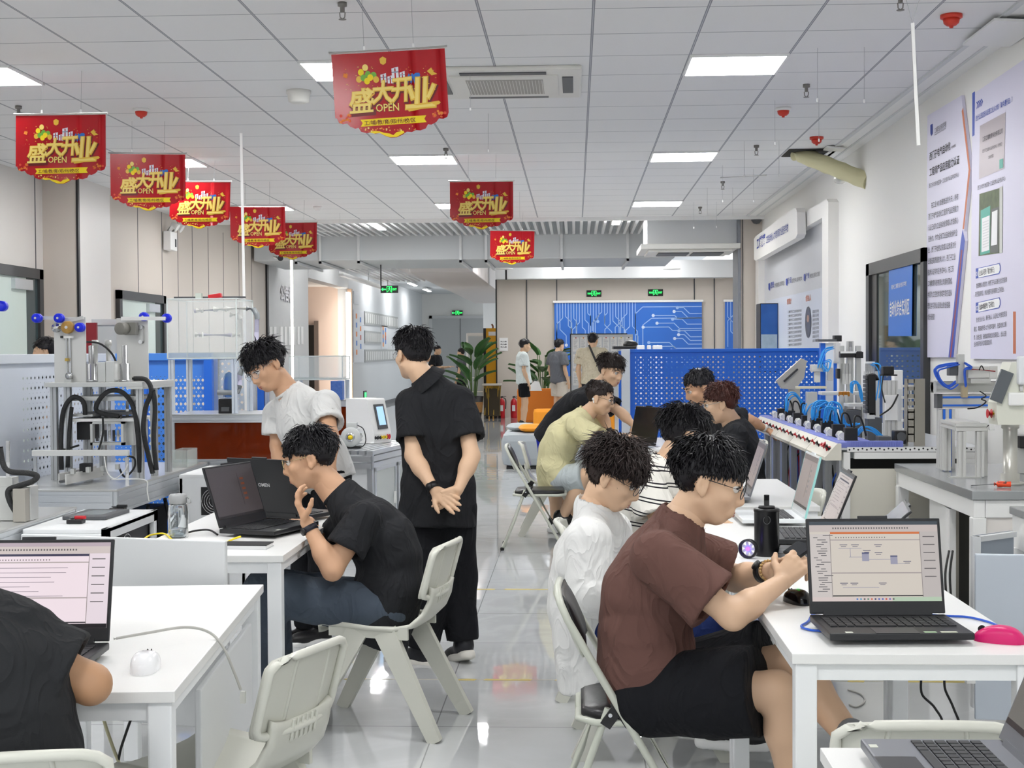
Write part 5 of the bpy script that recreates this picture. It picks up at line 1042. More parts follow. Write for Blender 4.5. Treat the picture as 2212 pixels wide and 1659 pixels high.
for k, (px, py, Y, rz, ry, lb) in enumerate(((838, 108, 7.18, 4, -3.2, 'largest and nearest red banner, hanging by the ceiling air vent'), (131, 246, 8.84, 0, 0, 'red hanging banner at the far left, second nearest'), (319, 331, 10.85, 5, -.5, 'red hanging banner second from left, below a ceiling light panel'),
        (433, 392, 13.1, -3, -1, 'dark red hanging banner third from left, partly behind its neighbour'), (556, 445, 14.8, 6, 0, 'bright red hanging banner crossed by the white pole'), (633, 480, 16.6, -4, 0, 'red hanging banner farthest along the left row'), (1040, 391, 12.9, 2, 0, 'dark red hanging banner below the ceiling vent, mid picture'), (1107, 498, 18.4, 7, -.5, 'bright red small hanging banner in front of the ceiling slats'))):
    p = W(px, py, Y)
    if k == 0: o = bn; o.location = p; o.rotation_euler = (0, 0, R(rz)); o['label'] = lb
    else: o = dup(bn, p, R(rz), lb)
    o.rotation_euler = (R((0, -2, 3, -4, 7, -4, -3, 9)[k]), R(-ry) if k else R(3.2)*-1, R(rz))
# bare strings and rods left on the ceiling
def bare():
    t = thing('hanging_string', '', 'string', (0, 0, 0), 0, 'bare banner strings on the ceiling')
    MB().tube([(0, 0, 0), (0, 0, .27)], .0012, mat('string'), 5).build('string', t, True); MB().boxc((0, 0, -.006), (.011, .006, .02), white, None, .002).build('clip', t, True); return t
b0 = bare(); kk = 0
for px, py, Y, wh in ((1766, 214, 8.53, 'R'), (1867, 216, 8.53, 'R'), (1674, 308, 10.3, 'R'), (1769, 301, 10.3, 'R'), (1608, 379, 12.3, 'R'), (1683, 377, 12.3, 'R'), (1561, 433, 14.2, 'R'), (1628, 433, 14.2, 'R'), (1528, 463, 15.8, 'R'), (1583, 461, 15.8, 'R'), (1499, 491, 17.3, 'R'), (1548, 489, 17.3, 'R'), (1016, 234, 9.0, 'L'), (1055, 324, 10.7, 'L'), (1123, 470, 16, 'L')):
    p = W(px, py, Y); lb = 'thin bare string with a white clip hanging from the ceiling at right' if wh == 'R' else 'thin bare string with a white clip hanging from the ceiling near the air vent'
    if kk == 0: o = b0; o.location = p; o['label'] = lb
    else: o = dup(b0, p, 0, lb)
    o.scale = (1, 1, (CEIL-p.z)/.27); o['group'] = 'bare banner strings at right' if wh == 'R' else 'bare banner strings by the vent'; kk += 1
def rod(a, b, lb, strs):
    t = thing('hanging_rod', lb, 'rod', a); MB().cyl(a, b, .009, white, 10).build('rod', t)
    for p, q in strs: MB().tube([p, q], .0012, mat('string'), 5).build('string', t)
a, b = W(1971, 50, 6.4), W(1984, 314, 6.4); rod(a, b, 'white rod dangling upright on strings near the right wall', ((a, V((a.x-.09, 6.4, CEIL))), (a, V((a.x+.1, 6.4, CEIL)))))
a, b = W(1556, 384, 13.9), W(1656, 379, 13.9); rod(a, b, 'white rod hanging level below the ceiling at right', ((W(1561, 384, 13.9), W(1561, 370, 13.9)*1+V((0, 0, .15))), (W(1608, 381, 13.9), V((W(1608, 381, 13.9).x, 13.9, CEIL)))))
a, b = W(692, 499, 18.2), W(746, 502, 18.2); rod(a, b, 'white rod hanging level in front of the ceiling slats', ((W(735, 501, 18.2), V((W(735, 501, 18.2).x, 18.2, CEIL))),))
# sprinklers, detectors, speaker, air vent
def sprinkler(px, Y, lb):
    p = W(px, 300, Y); p.z = CEIL; t = thing('sprinkler', lb, 'sprinkler', p, 0, 'ceiling sprinklers'); br = mat('sprinkler metal', '83807c', .35, .6)
    MB().lathe([(.0, 0), (.024, 0), (.024, -.02), (.012, -.024), (.012, -.05), (0, -.05)], (0, 0, 0), br, 14).build('body', t, True); MB().tube([(-.014, 0, -.05), (-.012, 0, -.075), (0, 0, -.085), (.012, 0, -.075), (.014, 0, -.05)], .003, br, 6).build('frame', t, True); MB().lathe([(0, -.083), (.02, -.085), (.02, -.088), (0, -.088)], (0, 0, 0), br, 14).build('deflector', t, True)
for px, Y, lb in ((742, 7.25, 'ceiling sprinkler at the top edge above the largest banner'), (41, 10.1, 'ceiling sprinkler above the far left banner'), (963, 12.5, 'ceiling sprinkler beside the middle light panel'), (1742, 9.7, 'ceiling sprinkler right of the nearest right light panel'), (1634, 12.55, 'ceiling sprinkler right of the second right light panel'), (1561, 15.2, 'ceiling sprinkler above the farthest right light panel'), (1512, 17.9, 'ceiling sprinkler nearest the ceiling slats'), (1945, 7.25, 'ceiling sprinkler at the top edge by the dangling rod')): sprinkler(px, Y, lb)
mat('detector red', 'd8402f', .4)
def detector(px, py, lb, kind):
    p = G(px, py, CEIL); t = thing('smoke_detector' if kind != 's' else 'ceiling_speaker', lb, 'detector' if kind != 's' else 'speaker', p)
    if kind == 's': MB().lathe([(0, 0), (.085, 0), (.085, -.02), (.078, -.025), (.07, -.075), (.05, -.085), (0, -.085)], (0, 0, 0), mat('off white', 'e3e2dc', .4), 28).build('housing', t, True); return
    if kind == 'w': MB().lathe([(0, 0), (.055, 0), (.055, -.02), (.04, -.03), (.035, -.05), (0, -.052)], (0, 0, 0), white, 24).build('housing', t, True); return
    MB().lathe([(0, 0), (.058, 0), (.058, -.018), (.05, -.022), (0, -.022)], (0, 0, 0), white if kind == 'm' else mat('detector red', 'd8402f', .4), 24).build('base', t, True)
    MB().lathe([(0, -.022), (.045, -.022), (.04, -.045), (.025, -.058), (.012, -.06), (.01, -.07), (0, -.072)], (0, 0, 0), mat('detector red'), 24).build('cap', t, True)
detector(305, 235, 'white and red smoke detector above the far left banner row', 'm'); detector(1692, 233, 'white and red smoke detector at right, under the sprinkler', 'm'); detector(2055, 32, 'red smoke detector at the top right corner', 'r'); detector(1764, 296, 'red smoke detector beside the open ceiling hatch', 'r')
detector(645, 196, 'white dome speaker on the ceiling left of the largest banner', 's'); detector(686, 446, 'small white detector near the end of the left banner row', 'w')
t = thing('air_conditioner', 'square ceiling air vent with grille beside the largest banner', 'air conditioner', (-.45, 9.42, CEIL)); ow = mat('off white', 'e3e2dc', .4)
m = MB(); m.boxc((0, 0, -.015), (1.0, 1.0, .03), ow, None, .012); m.boxc((0, 0, -.032), (.7, .7, .02), ow, None, .006); m.build('panel', t, True)
m = MB(); m.boxc((0, 0, -.043), (.5, .5, .004), mat('grille grey', 'b7b4ad', .5, bump=(180, 1)))
for k in range(24): m.boxc((-.24+.021*k, 0, -.0455), (.004, .48, .003), ow)
m.build('grille', t, True)
for k in range(4):
    r_ = Matrix.Rotation(k*math.pi/2, 3, 'Z'); MB().boxc(r_ @ V((0, -.41, -.033)), (.55, .07, .008) if k % 2 == 0 else (.07, .55, .008), dgray, None, .003).build('louver_slot', t, True)
# open hatch with wrapped duct
t = thing('duct_hatch', 'cream wrapped duct coming out of an open ceiling hatch into the right wall', 'duct', (2.1, 13.1, CEIL))
MB().box(1.92, 2.36, 12.8, 13.3, CEIL-.006, CEIL-.001, mat('hatch shade', '1d1a18', .8)).build('opening', t)  # dark plate under the ceiling stands in for the shaded hole
wr = mat('duct wrap', 'd5d0a8', .55, bump=(30, .5)); a, b = V((2.02, 13.05, CEIL-.0)), V((2.56, 12.5, 2.93))
m = MB(); m.tube([a.lerp(b, i/14) for i in range(15)], [.072+.006*(i % 3 == 0) for i in range(15)], wr, 16); m.build('wrapped_duct', t); MB().boxc((2.3, 12.7, CEIL-.02), (.16, .2, .012), white, Matrix.Rotation(.1, 3, 'Y')).build('loose_plate', t); MB().ell((2.36, 12.75, 2.99), (.06, .06, .05), mat('foil', 'd8d8d2', .25, .5)).build('foil_wrap', t)
tag(MB().boxc((2.385, 8.05, CEIL-.035), (.27, .62, .014), white, Matrix.Rotation(.05, 3, 'Y')).build('access_panel'), 'loose white access panel in the ceiling by the right wall', 'panel')
# ---------------------------------------------------------------- lettering on walls
XR, XL = 2.53, -5.3
def wr_(px, py): return WX(px, py, XR-.001)
def wpoly(mb, pts, d, mm, X=XR, th=None):      # outline on the right wall, standing off by d
    P = [WX(a, b, X) for a, b in pts]; s = -1 if X > 0 else 1
    if th: 
        n = len(P); vs = [p+V((s*d, 0, 0)) for p in P]+[p+V((s*(d-th), 0, 0)) for p in P]
        mb.add(vs, [tuple(range(n)), tuple(range(2*n-1, n-1, -1))]+[(i, n+i, n+(i+1) % n, (i+1) % n) for i in range(n)], mm)
    else: mb.add([p+V((s*d, 0, 0)) for p in P], [tuple(range(len(P)))], mm)
def wtext(mb, s, a, b, h, mm, d, off=.0, X=XR):  # one line from pixel a to pixel b, h px tall
    s_ = -1 if X > 0 else 1; A, B = WX(a[0], a[1], X), WX(b[0], b[1], X); A.x += s_*d; B.x += s_*d
    sz = h*A.y/FPX/.85; v, f = glyphs(s, off); w = max(p[0] for p in v)
    mb.text(s, sz, MX(A, B-A, (0, 0, 1)), mm, off, 'L', (B-A).length/(w*sz))
pp_ = mat('poster lilac', 'dedbee', .4); pb_ = mat('poster blue', '3b56b8', .4); por = mat('poster orange', 'c9724a', .45)
m = MB(); wpoly(m, [(2010, 250), (2084, 206), (2087, 231), (2104, 366), (2090, 500), (2092, 520), (2067, 772), (2007, 772)], .022, pp_, th=.02)
wpoly(m, [(2088, 232), (2104, 366), (2090, 495), (2087, 495), (2100, 366), (2085, 240)], .0225, por); wpoly(m, [(2087, 495), (2092, 520), (2067, 772), (2056, 772), (2083, 520)], .0225, pb_); wpoly(m, [(2084, 540), (2087, 540), (2062, 772), (2059, 772)], .0232, mat('poster rust', '9a4a5a', .45))
wtext(m, '工埔职业培训学校', (2026, 288), (2052, 272), 11, ink, .024); wtext(m, 'Gongpu Vocational Training School', (2026, 293), (2051, 278), 4, ink, .024); wpoly(m, [(2017, 270), (2022, 267), (2022, 288), (2019, 294), (2017, 288)], .024, inkb)
wtext(m, '西门子电气自动化', (2015, 346), (2061, 322), 16, ink, .024, .012); wtext(m, '<<<<', (2063, 323), (2072, 318), 10, ink, .024, .02); wtext(m, '工程师产品应用能力认证', (2015, 380), (2080, 352), 16, ink, .024, .012); wtext(m, '西门子华东地区第一工业技术认证考试中心', (2014, 406), (2079, 381), 9, ink, .024)
for i, (s, x1) in enumerate((('在工业 4.0 加速推进的今天，持有', 2078), ('西门子电气自动化工程师产品应用能力', 2078), ('认证已成为工业自动化领域人才的核心', 2078), ('竞争力。作为全球工业自动化标杆企', 2076), ('业，西门子始终以权威认证体系为行', 2073), ('业输送高质量技术人才。西门子工业', 2072), ('技术认证华东区考试中心，在江苏', 2068), ('工埔教育科技有限公司顺利落成。', 2065), ('共同为工控技术领域学员打造从', 2064), ('理论学习到认证就业的全链路', 2060), ('成长通道！', 2027))):
    y = 447+24*i if i else 446; x0 = 2019 if i == 0 else 2013-.2*i; sl = .32-.030*i; wtext(m, s, (x0, y+3), (x1, y+3-(x1-x0)*sl), 12, ink, .024)
tag(m.build('poster'), 'tall pale poster with angled blue and orange right edge, next to the glass door', 'poster')
m = MB(); wpoly(m, [(2108, 204), (2212, 134), (2300, 74), (2300, 779), (2212, 777), (2104, 775)], .022, pp_, th=.02); wpoly(m, [(2108, 201), (2114, 197), (2113, 292), (2108, 295)], .0225, pb_); wpoly(m, [(2197, 673), (2203, 673), (2203, 764), (2197, 764)], .0225, por)
for k in range(4): wpoly(m, [(2117+3.3*k, 221-2*k), (2120+3.3*k, 226-2*k), (2117+3.3*k, 236-2*k), (2119+3.3*k, 234-2*k), (2122+3.3*k, 225-2*k), (2119+3.3*k, 219-2*k)], .0235, pb_)
wtext(m, '为什么说这份认证是工业人才的「黄金通行证」？', (2116, 261), (2196, 219), 11, pb_, .024, .012)
wpoly(m, [(2125, 272), (2181, 242), (2178, 364), (2123, 387)], .0235, mat('plaque', 'b3a9ae', .35, .2)); wtext(m, '江苏工埔教育科技有限公司', (2131, 306), (2175, 287), 10, ink, .025); wtext(m, '西门子工业技术认证考试中心（华东区）', (2131, 330), (2174, 314), 7, ink, .025); wtext(m, '2025年度', (2144, 343), (2155, 339), 7, ink, .025); wpoly(m, [(2168, 345), (2176, 342), (2176, 362), (2168, 365)], .025, mat('teal', '4fae9c', .4))
wtext(m, '西门子华东地区第一工业技术认证考试中心', (2120, 410), (2181, 389), 9, ink, .024)
wpoly(m, [(2124, 419), (2175, 404), (2174, 546), (2122, 553)], .0235, mat('photo dark', '3e4a3c', .5, mottle=(20, '74805a'))); wpoly(m, [(2127, 455), (2148, 444), (2147, 546), (2126, 551)], .0245, mat('teal')); wpoly(m, [(2130, 472), (2147, 465), (2146, 540), (2129, 545)], .0252, paper); wpoly(m, [(2150, 452), (2167, 446), (2166, 545), (2148, 546)], .0245, mat('photo frame', '5c5f5c', .4)); wpoly(m, [(2152, 458), (2164, 453), (2163, 528), (2150, 531)], .0252, paper); wpoly(m, [(2168, 404), (2175, 402), (2174, 546), (2168, 546)], .0246, mat('photo pale', 'cdcfc9', .5))
for k in range(10): wpoly(m, [(2132, 480+6*k), (2145, 475+6*k), (2145, 477+6*k), (2132, 482+6*k)], .0258, lgray)
for y, a, b, s in ((602, '01', '企业认可的「能力标尺」', 0), (676, '02', '低成本零距提效「晋升助力」', 1)):
    wpoly(m, [(2116, y-22), (2168, y-34), (2170, y-28), (2170, y-18), (2167, y-10), (2116, y)], .0235, pb_); wpoly(m, [(2122, y-22), (2167, y-32), (2168.5, y-27), (2168.5, y-18), (2166, y-12), (2122, y-2)], .0242, paper); wtext(m, a, (2116.5, y-5), (2121.5, y-6), 12, paper, .0245, .01); wtext(m, b, (2124, y-7), (2157, y-15), 11, ink, .0248, .012)
for s, a, b in (('在招聘核心岗位时，持西门子认证者往往优先录用', (2117, 622), (2184, 608)), ('，甚至直接转正，持证者更可获得薪资上浮机会。', (2112, 641), (2178, 629)), ('针对行业小白、转行新人，认证线上考核的灵活', (2117, 696), (2184, 682)), ('模式，零基础学员1-2个月即可备考，在自动化工程', (2112, 716), (2183, 705)), ('师、运维主管、系统集成等岗位成长路径上，此认证是', (2112, 734), (2183, 725)), ('企业内部评估评优的重要加分项。', (2112, 748), (2152, 743))): wtext(m, s, a, b, 10, ink, .024)
tag(m.build('poster'), 'larger pale poster with photo and plaque at the right picture edge', 'poster')
t = thing('door_banner', 'bright blue banner with white lettering on the glass door', 'banner', (2.49, 11, 1.5)); m = MB(); bb_ = mat('banner blue', '1f78dc', .4); wpoly(m, [(1921, 578), (1972, 562), (1970, 726), (1920, 726)], .004, bb_, 2.495, .003); wtext(m, '郑州工埔职业培训学校', (1927, 625), (1960, 616), 9, paper, .006, .01, 2.495); wtext(m, '自动化综合实训区', (1923, 682), (1966, 676), 30, paper, .006, .02, 2.495); m.build('sheet', t)
# display alcove with header board and television
t = thing('display_wall', 'white framed display with a rounded header sign on the right wall', 'display', (2.45, 16, 1.5)); fw = mat('display white', 'eceae6', .4)
m = MB(); wpoly(m, [(1648, 520), (1808, 430), (1812, 436), (1812, 780), (1798, 780), (1798, 470), (1655, 550), (1655, 780), (1648, 780)], .10, fw, th=.1); m.build('frame', t)
m = MB(); wpoly(m, [(1655, 545), (1798, 470), (1798, 780), (1655, 780)], .02, mat('display board', 'c9cbd0', .35), th=.02); wpoly(m, [(1660, 650), (1797, 618), (1797, 780), (1660, 780)], .03, mat('display grey', 'cdd3e0', .35), th=.01)
for k, (x, s, c) in enumerate(((1664, '愿景', '成为中国智能制造人才培养领军企业'), (1702, '价值观', '以学员为中心 以奋斗者为本'), (1741, '使命', '培养优秀的工程师 助力工业智造'))):
    y = 619-10*k; wpoly(m, [(x, y-6), (x+3, y-8), (x+4, y), (x+3, y+9), (x, y+6)], .025, inkb); wtext(m, s, (x+5, y+3), (x+12, y+1), 12, inkb, .025, .015); wtext(m, c, (x+13, y+2), (x+35, y-4), 9, ink, .025)
wtext(m, '培训简介', (1706, 657), (1716, 655), 11, por, .034, .02); wtext(m, '创始人', (1747, 650), (1759, 648), 12, por, .034, .02)
for k in range(9): wtext(m, '工埔教育专注工业自动化技术培训', (1708, 676+9*k-(k > 5)*0), (1738, 673+9*k), 5, ink, .034)
for k in range(8): wtext(m, '从事自动化行业多年经验', (1762, 676+9*k), (1776, 674+9*k), 6, ink, .034)
wpoly(m, [(1752.5+6.5*math.cos(a), 696+34*math.sin(a)) for a in np.linspace(0, 6.28, 25)[:-1]], .035, mat('portrait dark', '2c3040', .3)); wpoly(m, [(1752.5+2.6*math.cos(a), 688+8*math.sin(a)) for a in np.linspace(0, 6.28, 17)[:-1]], .036, mat('portrait skin', 'b09080', .5))
m.build('board', t)
m = MB(); hp = [(1662, 516), (1666, 510), (1756, 449), (1761, 450), (1763, 458), (1764, 505), (1760, 514), (1666, 563), (1662, 560)]
wpoly(m, hp, .2, fw, th=.09); wtext(m, '工埔教育', (1669, 537), (1689, 525), 21, inkb, .203, .03); wtext(m, '工控自动化人才培训和就业服务学校', (1691, 525), (1743, 498), 15, inkb, .203, .012); m.build('header_sign', t)
t = thing('television', 'dark television on the right wall beside the display text', 'television', (2.3, 18, 1.5)); m = MB(); p, q = W(1642, 655, 17.6), W(1683, 752, 17.6); m.box(p.x, q.x, 17.6, 18.0, q.z-.3, p.z, black, .01); m.build('case', t)
m = MB(); m.box(p.x+.008, q.x-.02, 17.592, 17.6, q.z-.28, p.z-.01, mat('tv blue', '1c4f96', .15, mottle=(8, '2a66b4'))); m.box(p.x+.01, q.x-.025, 17.588, 17.592, q.z-.28, q.z+.17, mat('tv pale', 'b9cbd8', .2, mottle=(14, '8fa4b4'))); m.build('screen', t)
# signs
def exit_sign(lb, c, w, h, side=0, arrow=False, hang=0., txt='EXIT', left='安全出口'):
    t = thing('exit_sign', lb, 'sign', c, side, 'green exit signs'); MB().boxc((0, .012, 0), (w, .03, h), signk, None, .004).build('case', t, True); m = MB(); M = MX((0, -.004, 0), (1, 0, 0), (0, 0, 1)); k = h
    def r(a, b, c_, d): m.add([M @ V((x*k, y*k, .001)) for x, y in ((a, b), (c_, b), (c_, d), (a, d))], [(0, 1, 2, 3)], green)
    r(-.36, -.4, -.30, .4); r(.30, -.4, .36, .4); r(-.36, .34, .36, .4); r(-.06, .12, .1, .3)
    for a, b in (((-.22, -.32), (-.02, -.05)), ((-.02, -.05), (.05, .12)), ((-.02, -.05), (.16, -.12)), ((.16, -.12), (.12, -.34)), ((.05, .10), (-.2, .05)), ((.05, .10), (.22, .02))):
        a, b = M @ V((a[0]*k, a[1]*k, .001)), M @ V((b[0]*k, b[1]*k, .001)); m.bar(a, b, .06*k, .002, green, up=(0, -1, 0))
    if arrow: m.add([M @ V((x*k, y*k, .001)) for x, y in ((-1.1, 0), (-.85, .25), (-.85, .07), (-.45, .07), (-.45, -.07), (-.85, -.07), (-.85, -.25))], [tuple(range(7))], green)
    else: m.text(left, .30*k, MX(M @ V((-1.15*k if w > 2.5*h else -.98*k, -.11*k, .001)), (1, 0, 0), (0, 0, 1)), green, .02, 'L', .6)
    m.text(txt, .38*k, MX(M @ V((.44*k, -.13*k, .001)), (1, 0, 0), (0, 0, 1)), green, .02, 'L', .72); m.build('symbol', t, True)
    if hang: 
        MB().cyl((-w*.48, .012, h/2), (-w*.48, .012, h/2+hang), .012, dgray, 8).build('hanger', t, True)
exit_sign('hanging green exit sign with arrow at the corridor entrance', W(841, 625, 24), .30, .125, 0, True, .4)
exit_sign('small green exit sign above the corridor end door', W(988, 676, 48.9), .36, .17, 0, True)
exit_sign('green exit sign on the far wall, the left one above the blue screen', W(1283, 634, 31.38), .33, .145); exit_sign('green exit sign on the far wall, the right one above the blue screen', W(1416, 632, 31.38), .33, .145)
# notice wall and corridor boards on the left
t = thing('notice_lettering', 'grey notice lettering above the papers on the left grey wall', 'sign', (-5.29, 25.5, 2.4)); m = MB(); a, b = WX(605, 645, XL+.001), WX(640, 640, XL+.001)
vs, fs = glyphs('公告栏', .03); wmx = max(p[0] for p in vs); m.text('公告栏', .30, MX(a+V((.012, 0, 0)), (0, 1, 0), (0, 0, 1)), mat('letter grey', 'e0dde2', .4), .03, 'L', 1.25); m.text('公告栏', .30, MX(a+V((.004, .01, -.012)), (0, 1, 0), (0, 0, 1)), mat('letter shade', '9a98a0', .5), .035, 'L', 1.25); m.build('letters', t)
for k, px in enumerate((573, 582, 591, 605, 614, 623, 632, 642, 650)):
    p = WX(px, 702, XL+.002); o = MB().boxc((XL+.006, p.y+.1, p.z-.2), (.006, .21, .34), paper).build('notice_paper'); tag(o, 'white notice paper on the left grey wall, %s of nine from the left' % ('first', 'second', 'third', 'fourth', 'fifth', 'sixth', 'seventh', 'eighth', 'ninth')[k], 'paper', 'notice papers on the left wall')
def lboard(name, lb, a, b, za, zb, mm, deco=None):
    p, q = WX(a, 757, -5.3), WX(b, 757, -5.3); z0, z1 = WX(a, zb, -5.3).z, WX(a, za, -5.3).z; m = MB(); m.box(-5.3, -5.28, p.y, q.y, z0, z1, mm)
    if deco: deco(m, p.y, q.y, z0, z1)
    return tag(m.build(name), lb, 'board')
def d1(m, y0, y1, z0, z1):
    for k, c in enumerate((bor, bblu, bblu, bor, bor, mat('icon red', 'c0584a'), bblu, bblu, bor)):
        i, j = k % 2, k//2; y, z = y0+(y1-y0)*(.25+.4*i), z1-(z1-z0)*(.12+.17*j+.06*i); m.box(-5.28, -5.276, y-.09, y+.09, z-.06, z+.06, c)
lboard('wall_board', 'tall white board with coloured icons on the corridor wall', 763, 785, 668, 784, mat('board white', 'd6d9de', .4), d1)
def d2(m, y0, y1, z0, z1):
    n = 18
    for k in range(n): y = y0+(y1-y0)*(k+.15)/n; m.box(-5.28, -5.274, y, y+(y1-y0)*.6/n, z0+.05, z1-.05, mat('rack paper', 'd4d4d2', .5))
rk = mat('rack grey', 'a5a7a6', .5)
lboard('wall_rack', 'grey rack of small papers on the corridor wall, topmost', 787, 859, 672, 701, rk, d2); lboard('wall_rack', 'grey rack of small papers on the corridor wall, middle one', 787, 822, 714, 742, rk, d2); lboard('wall_rack', 'grey rack of small papers on the corridor wall, lowest', 787, 856, 755, 783, rk, d2)
lboard('wall_board', 'white board with blue pictures between the corridor racks', 823, 836, 703, 754, mat('board white', 'd6d9de', .4), d1)
lboard('wall_sign', 'small white sign beside the lobby opening', 764, 775, 629, 656, mat('board white', 'd6d9de', .4)); lboard('exit_plate', 'low green lit exit plate on the corridor wall', 784, 790, 845, 862, signk, lambda m, a, b, c, d: m.box(-5.28, -5.277, a+.1, b-.1, c+.04, d-.04, green))
t = thing('emergency_light', 'white twin emergency light box on the left panelled wall', 'lamp', (-5.2, 18.2, 2.9)); c = WX(366, 521, -5.2); MB().boxc((-5.19, c.y, c.z), (.1, .30, .24), white, None, .01).boxc((-5.138, c.y+.07, c.z-.02), (.006, .06, .1), dgray).build('box', t)
for s in (-1, 1): MB().tube([(-5.18, c.y+s*.08, c.z+.12), (-5.12, c.y+s*.1, c.z+.2), (-5.06, c.y+s*.1, c.z+.16)], [.03, .04, .055], white, 10).build('lamp_head', t)
p = W(1088, 744, 31.39); m = MB(); m.boxc(p, (.19, .004, .29), paper)
for k in range(3): m.text('禁止倚靠', .034, MX(p+V((-.07, -.003, .05-.06*k)), (1, 0, 0), (0, 0, 1)), ink, .02)
tag(m.build('wall_paper'), 'white paper notice on the left end of the far beige wall', 'paper')
# lobby opening: door, light strips
strip = mat('light strip', 'fff6ea', .5, emit=4.5)
t = thing('light_strip', 'glowing white light strip on the right jamb of the lobby opening', 'light'); p = WX(738, 600, -5.25); MB().box(-5.28, -5.22, 32.5, 32.84, .05, 2.85, strip).build('diffuser', t); MB().box(-5.3, -5.2, 32.84, 32.98, 0, 2.94, mat('tan jamb', 'a88d78', .5)).build('housing', t)
t = thing('light_strip', 'thin glowing light strip on the grey wall left of the lobby', 'light'); p, q = W(627, 562, 22.5), W(632, 768, 22.5); MB().box(p.x, p.x+.03, 22.5, 22.53, 0, p.z, strip).build('diffuser', t); MB().box(p.x-.005, p.x+.035, 22.53, 22.56, 0, p.z, white).build('housing', t)
t = thing('lobby_door', 'dark lift door inside the lobby opening', 'door', (-6.2, 32.9, 0)); MB().box(-7.2, -6.1, 32.9, 33.0, 0, 2.1, mat('lift dark', '2e2d2c', .25, .4)).build('leaf', t); MB().box(-6.1, -6.0, 32.9, 33.0, 0, 2.2, mat('lift frame', '8b7f78', .3, .5)).build('frame', t)
# blue circuit print screens on the far wall
def screen_print(lb, x0, x1, z0, z1, seed, g):
    t = thing('roller_screen', lb, 'screen', ((x0+x1)/2, 31.36, z0), 0, g); m = MB(); Y = 31.33
    m.box(x0, x1, Y, Y+.006, z0, z1, mat('screen print blue', '3a66c4', .4, mottle=(.9, '2f7ad6'))); ln = mat('trace pale', '9fc0ee', .4); pd = mat('pad pale', 'd4e2f8', .4); rr = random.Random(seed)
    def tr(pts):
        for a, b in zip(pts, pts[1:]):
            d = math.hypot(b[0]-a[0], b[1]-a[1]); nx, nz = -(b[1]-a[1])/d*.009, (b[0]-a[0])/d*.009; m.add([(a[0]-nx, Y-.002, a[1]-nz), (b[0]-nx, Y-.002, b[1]-nz), (b[0]+nx, Y-.002, b[1]+nz), (a[0]+nx, Y-.002, a[1]+nz)], [(0, 1, 2, 3)], ln)
    def pad(x, z, f): m.add([(x+.035*math.cos(a), Y-.003, z+.035*math.sin(a)) for a in np.linspace(0, 6.28, 13)[:-1]], [tuple(range(12))], pd if f else ln)
    w = x1-x0; n = int(w*9); 
    for k in range(n):
        x = x0+.06+(w*.55)*k/n; d = rr.choice((-1, 1))*rr.uniform(.05, .16); za = z1-rr.uniform(.2, .7); zb = za-abs(d); zc = max(z0+.05, zb-rr.uniform(.1, .6))
        d = max(min(d, x1-.05-x), x0+.05-x); tr([(x, z1), (x, za), (x+d, zb), (x+d, zc)])
        if rr.random() < .6: pad(x+d, zc, rr.random() < .6)
    if w > 2:
        for k in range(15):
            z = z1-.12-k*.085; x = x1-rr.uniform(.5, 1.35); d = rr.uniform(.06, .14); tr([(x1, z-d), (x+.5*(x1-x), z-d), (x+.5*(x1-x)-d, z), (x, z)]); pad(x, z, k % 3 != 0)
        tr([(x0+w*.55, z0), (x0+w*.55, z1-.25), (x0+w*.60, z1-.1), (x1, z1-.1)]); tr([(x0+w*.6, z0), (x0+w*.6, z1-.5), (x0+w*.66, z1-.35), (x1, z1-.35)])
    m.build('printed_sheet', t); MB().box(x0-.03, x1+.03, Y-.03, Y+.03, z1, z1+.05, white, .006).build('roller_case', t)
z0, z1 = .9, W(1300, 654, 31.36).z
screen_print('wide blue circuit pattern screen on the far wall', W(1194, 0, 31.36).x, W(1514, 0, 31.36).x, z0, z1, 4, 'blue circuit screens'); screen_print('blue circuit pattern screen partly hidden at the right end of the far wall', W(1564, 0, 31.36).x, 3.77, z0, z1, 9, 'blue circuit screens')
# ---------------------------------------------------------------- far zone: ducts, air conditioner, lounge, plants
dc = mat('duct grey', 'c2c6c8', .5)
t = thing('air_duct', 'large grey air duct crossing under the slatted ceiling', 'duct', (-1.5, 24, 3.0))
MB().box(-5.2, 1.6, 22.8, 25.2, 2.95, 3.62, dc, .02).build('duct_body', t)
for px in (640, 692, 775, 995, 1050, 1213, 1356):
    x = W(px, 560, 22.8).x; MB().box(x-.02, x+.02, 22.76, 22.8, 2.9, 3.9, lgray).box(x-.02, x+.02, 22.76, 25.2, 2.9, 2.94, lgray).build('hanger', t)
t = thing('cable_tray', 'white cable tray running under the duct toward the corridor', 'tray', (-3.6, 25, 2.8)); m = MB()
m.box(-4.25, -4.15, 25.3, 33, 2.84, 2.88, white).box(-4.25, -4.23, 25.3, 33, 2.88, 2.93, white); m.build('tray', t)
for y in (26, 29, 32): MB().cyl((-4.24, y, 2.9), (-4.24, y, 4.3), .01, lgray, 6).build('hanger', t)
t = thing('air_duct', 'pale duct running into the corridor beyond the big duct', 'duct', (-2.5, 30, 3.0)); MB().box(-3.1, -1.9, 26.5, 44, 2.95, 3.4, mat('duct pale', 'd4cdc9', .5), .02).build('duct_body', t)
m = MB()
for k in range(9): m.box(-4.5+.12*k, -4.45+.12*k, 27, 33, 3.1, 3.2, lgray)
o = m.build('ceiling'); o['kind'] = 'structure'
struct('ceiling', MB().box(-5.4, -1.7, 33, 49, 3.45, 3.5, mat('corridor ceiling', 'd5d7d8', .6)))
t = thing('boxed_air_conditioner', 'boxed in air conditioner hanging below the ceiling at right', 'air conditioner', (1.6, 19.9, 2.9))
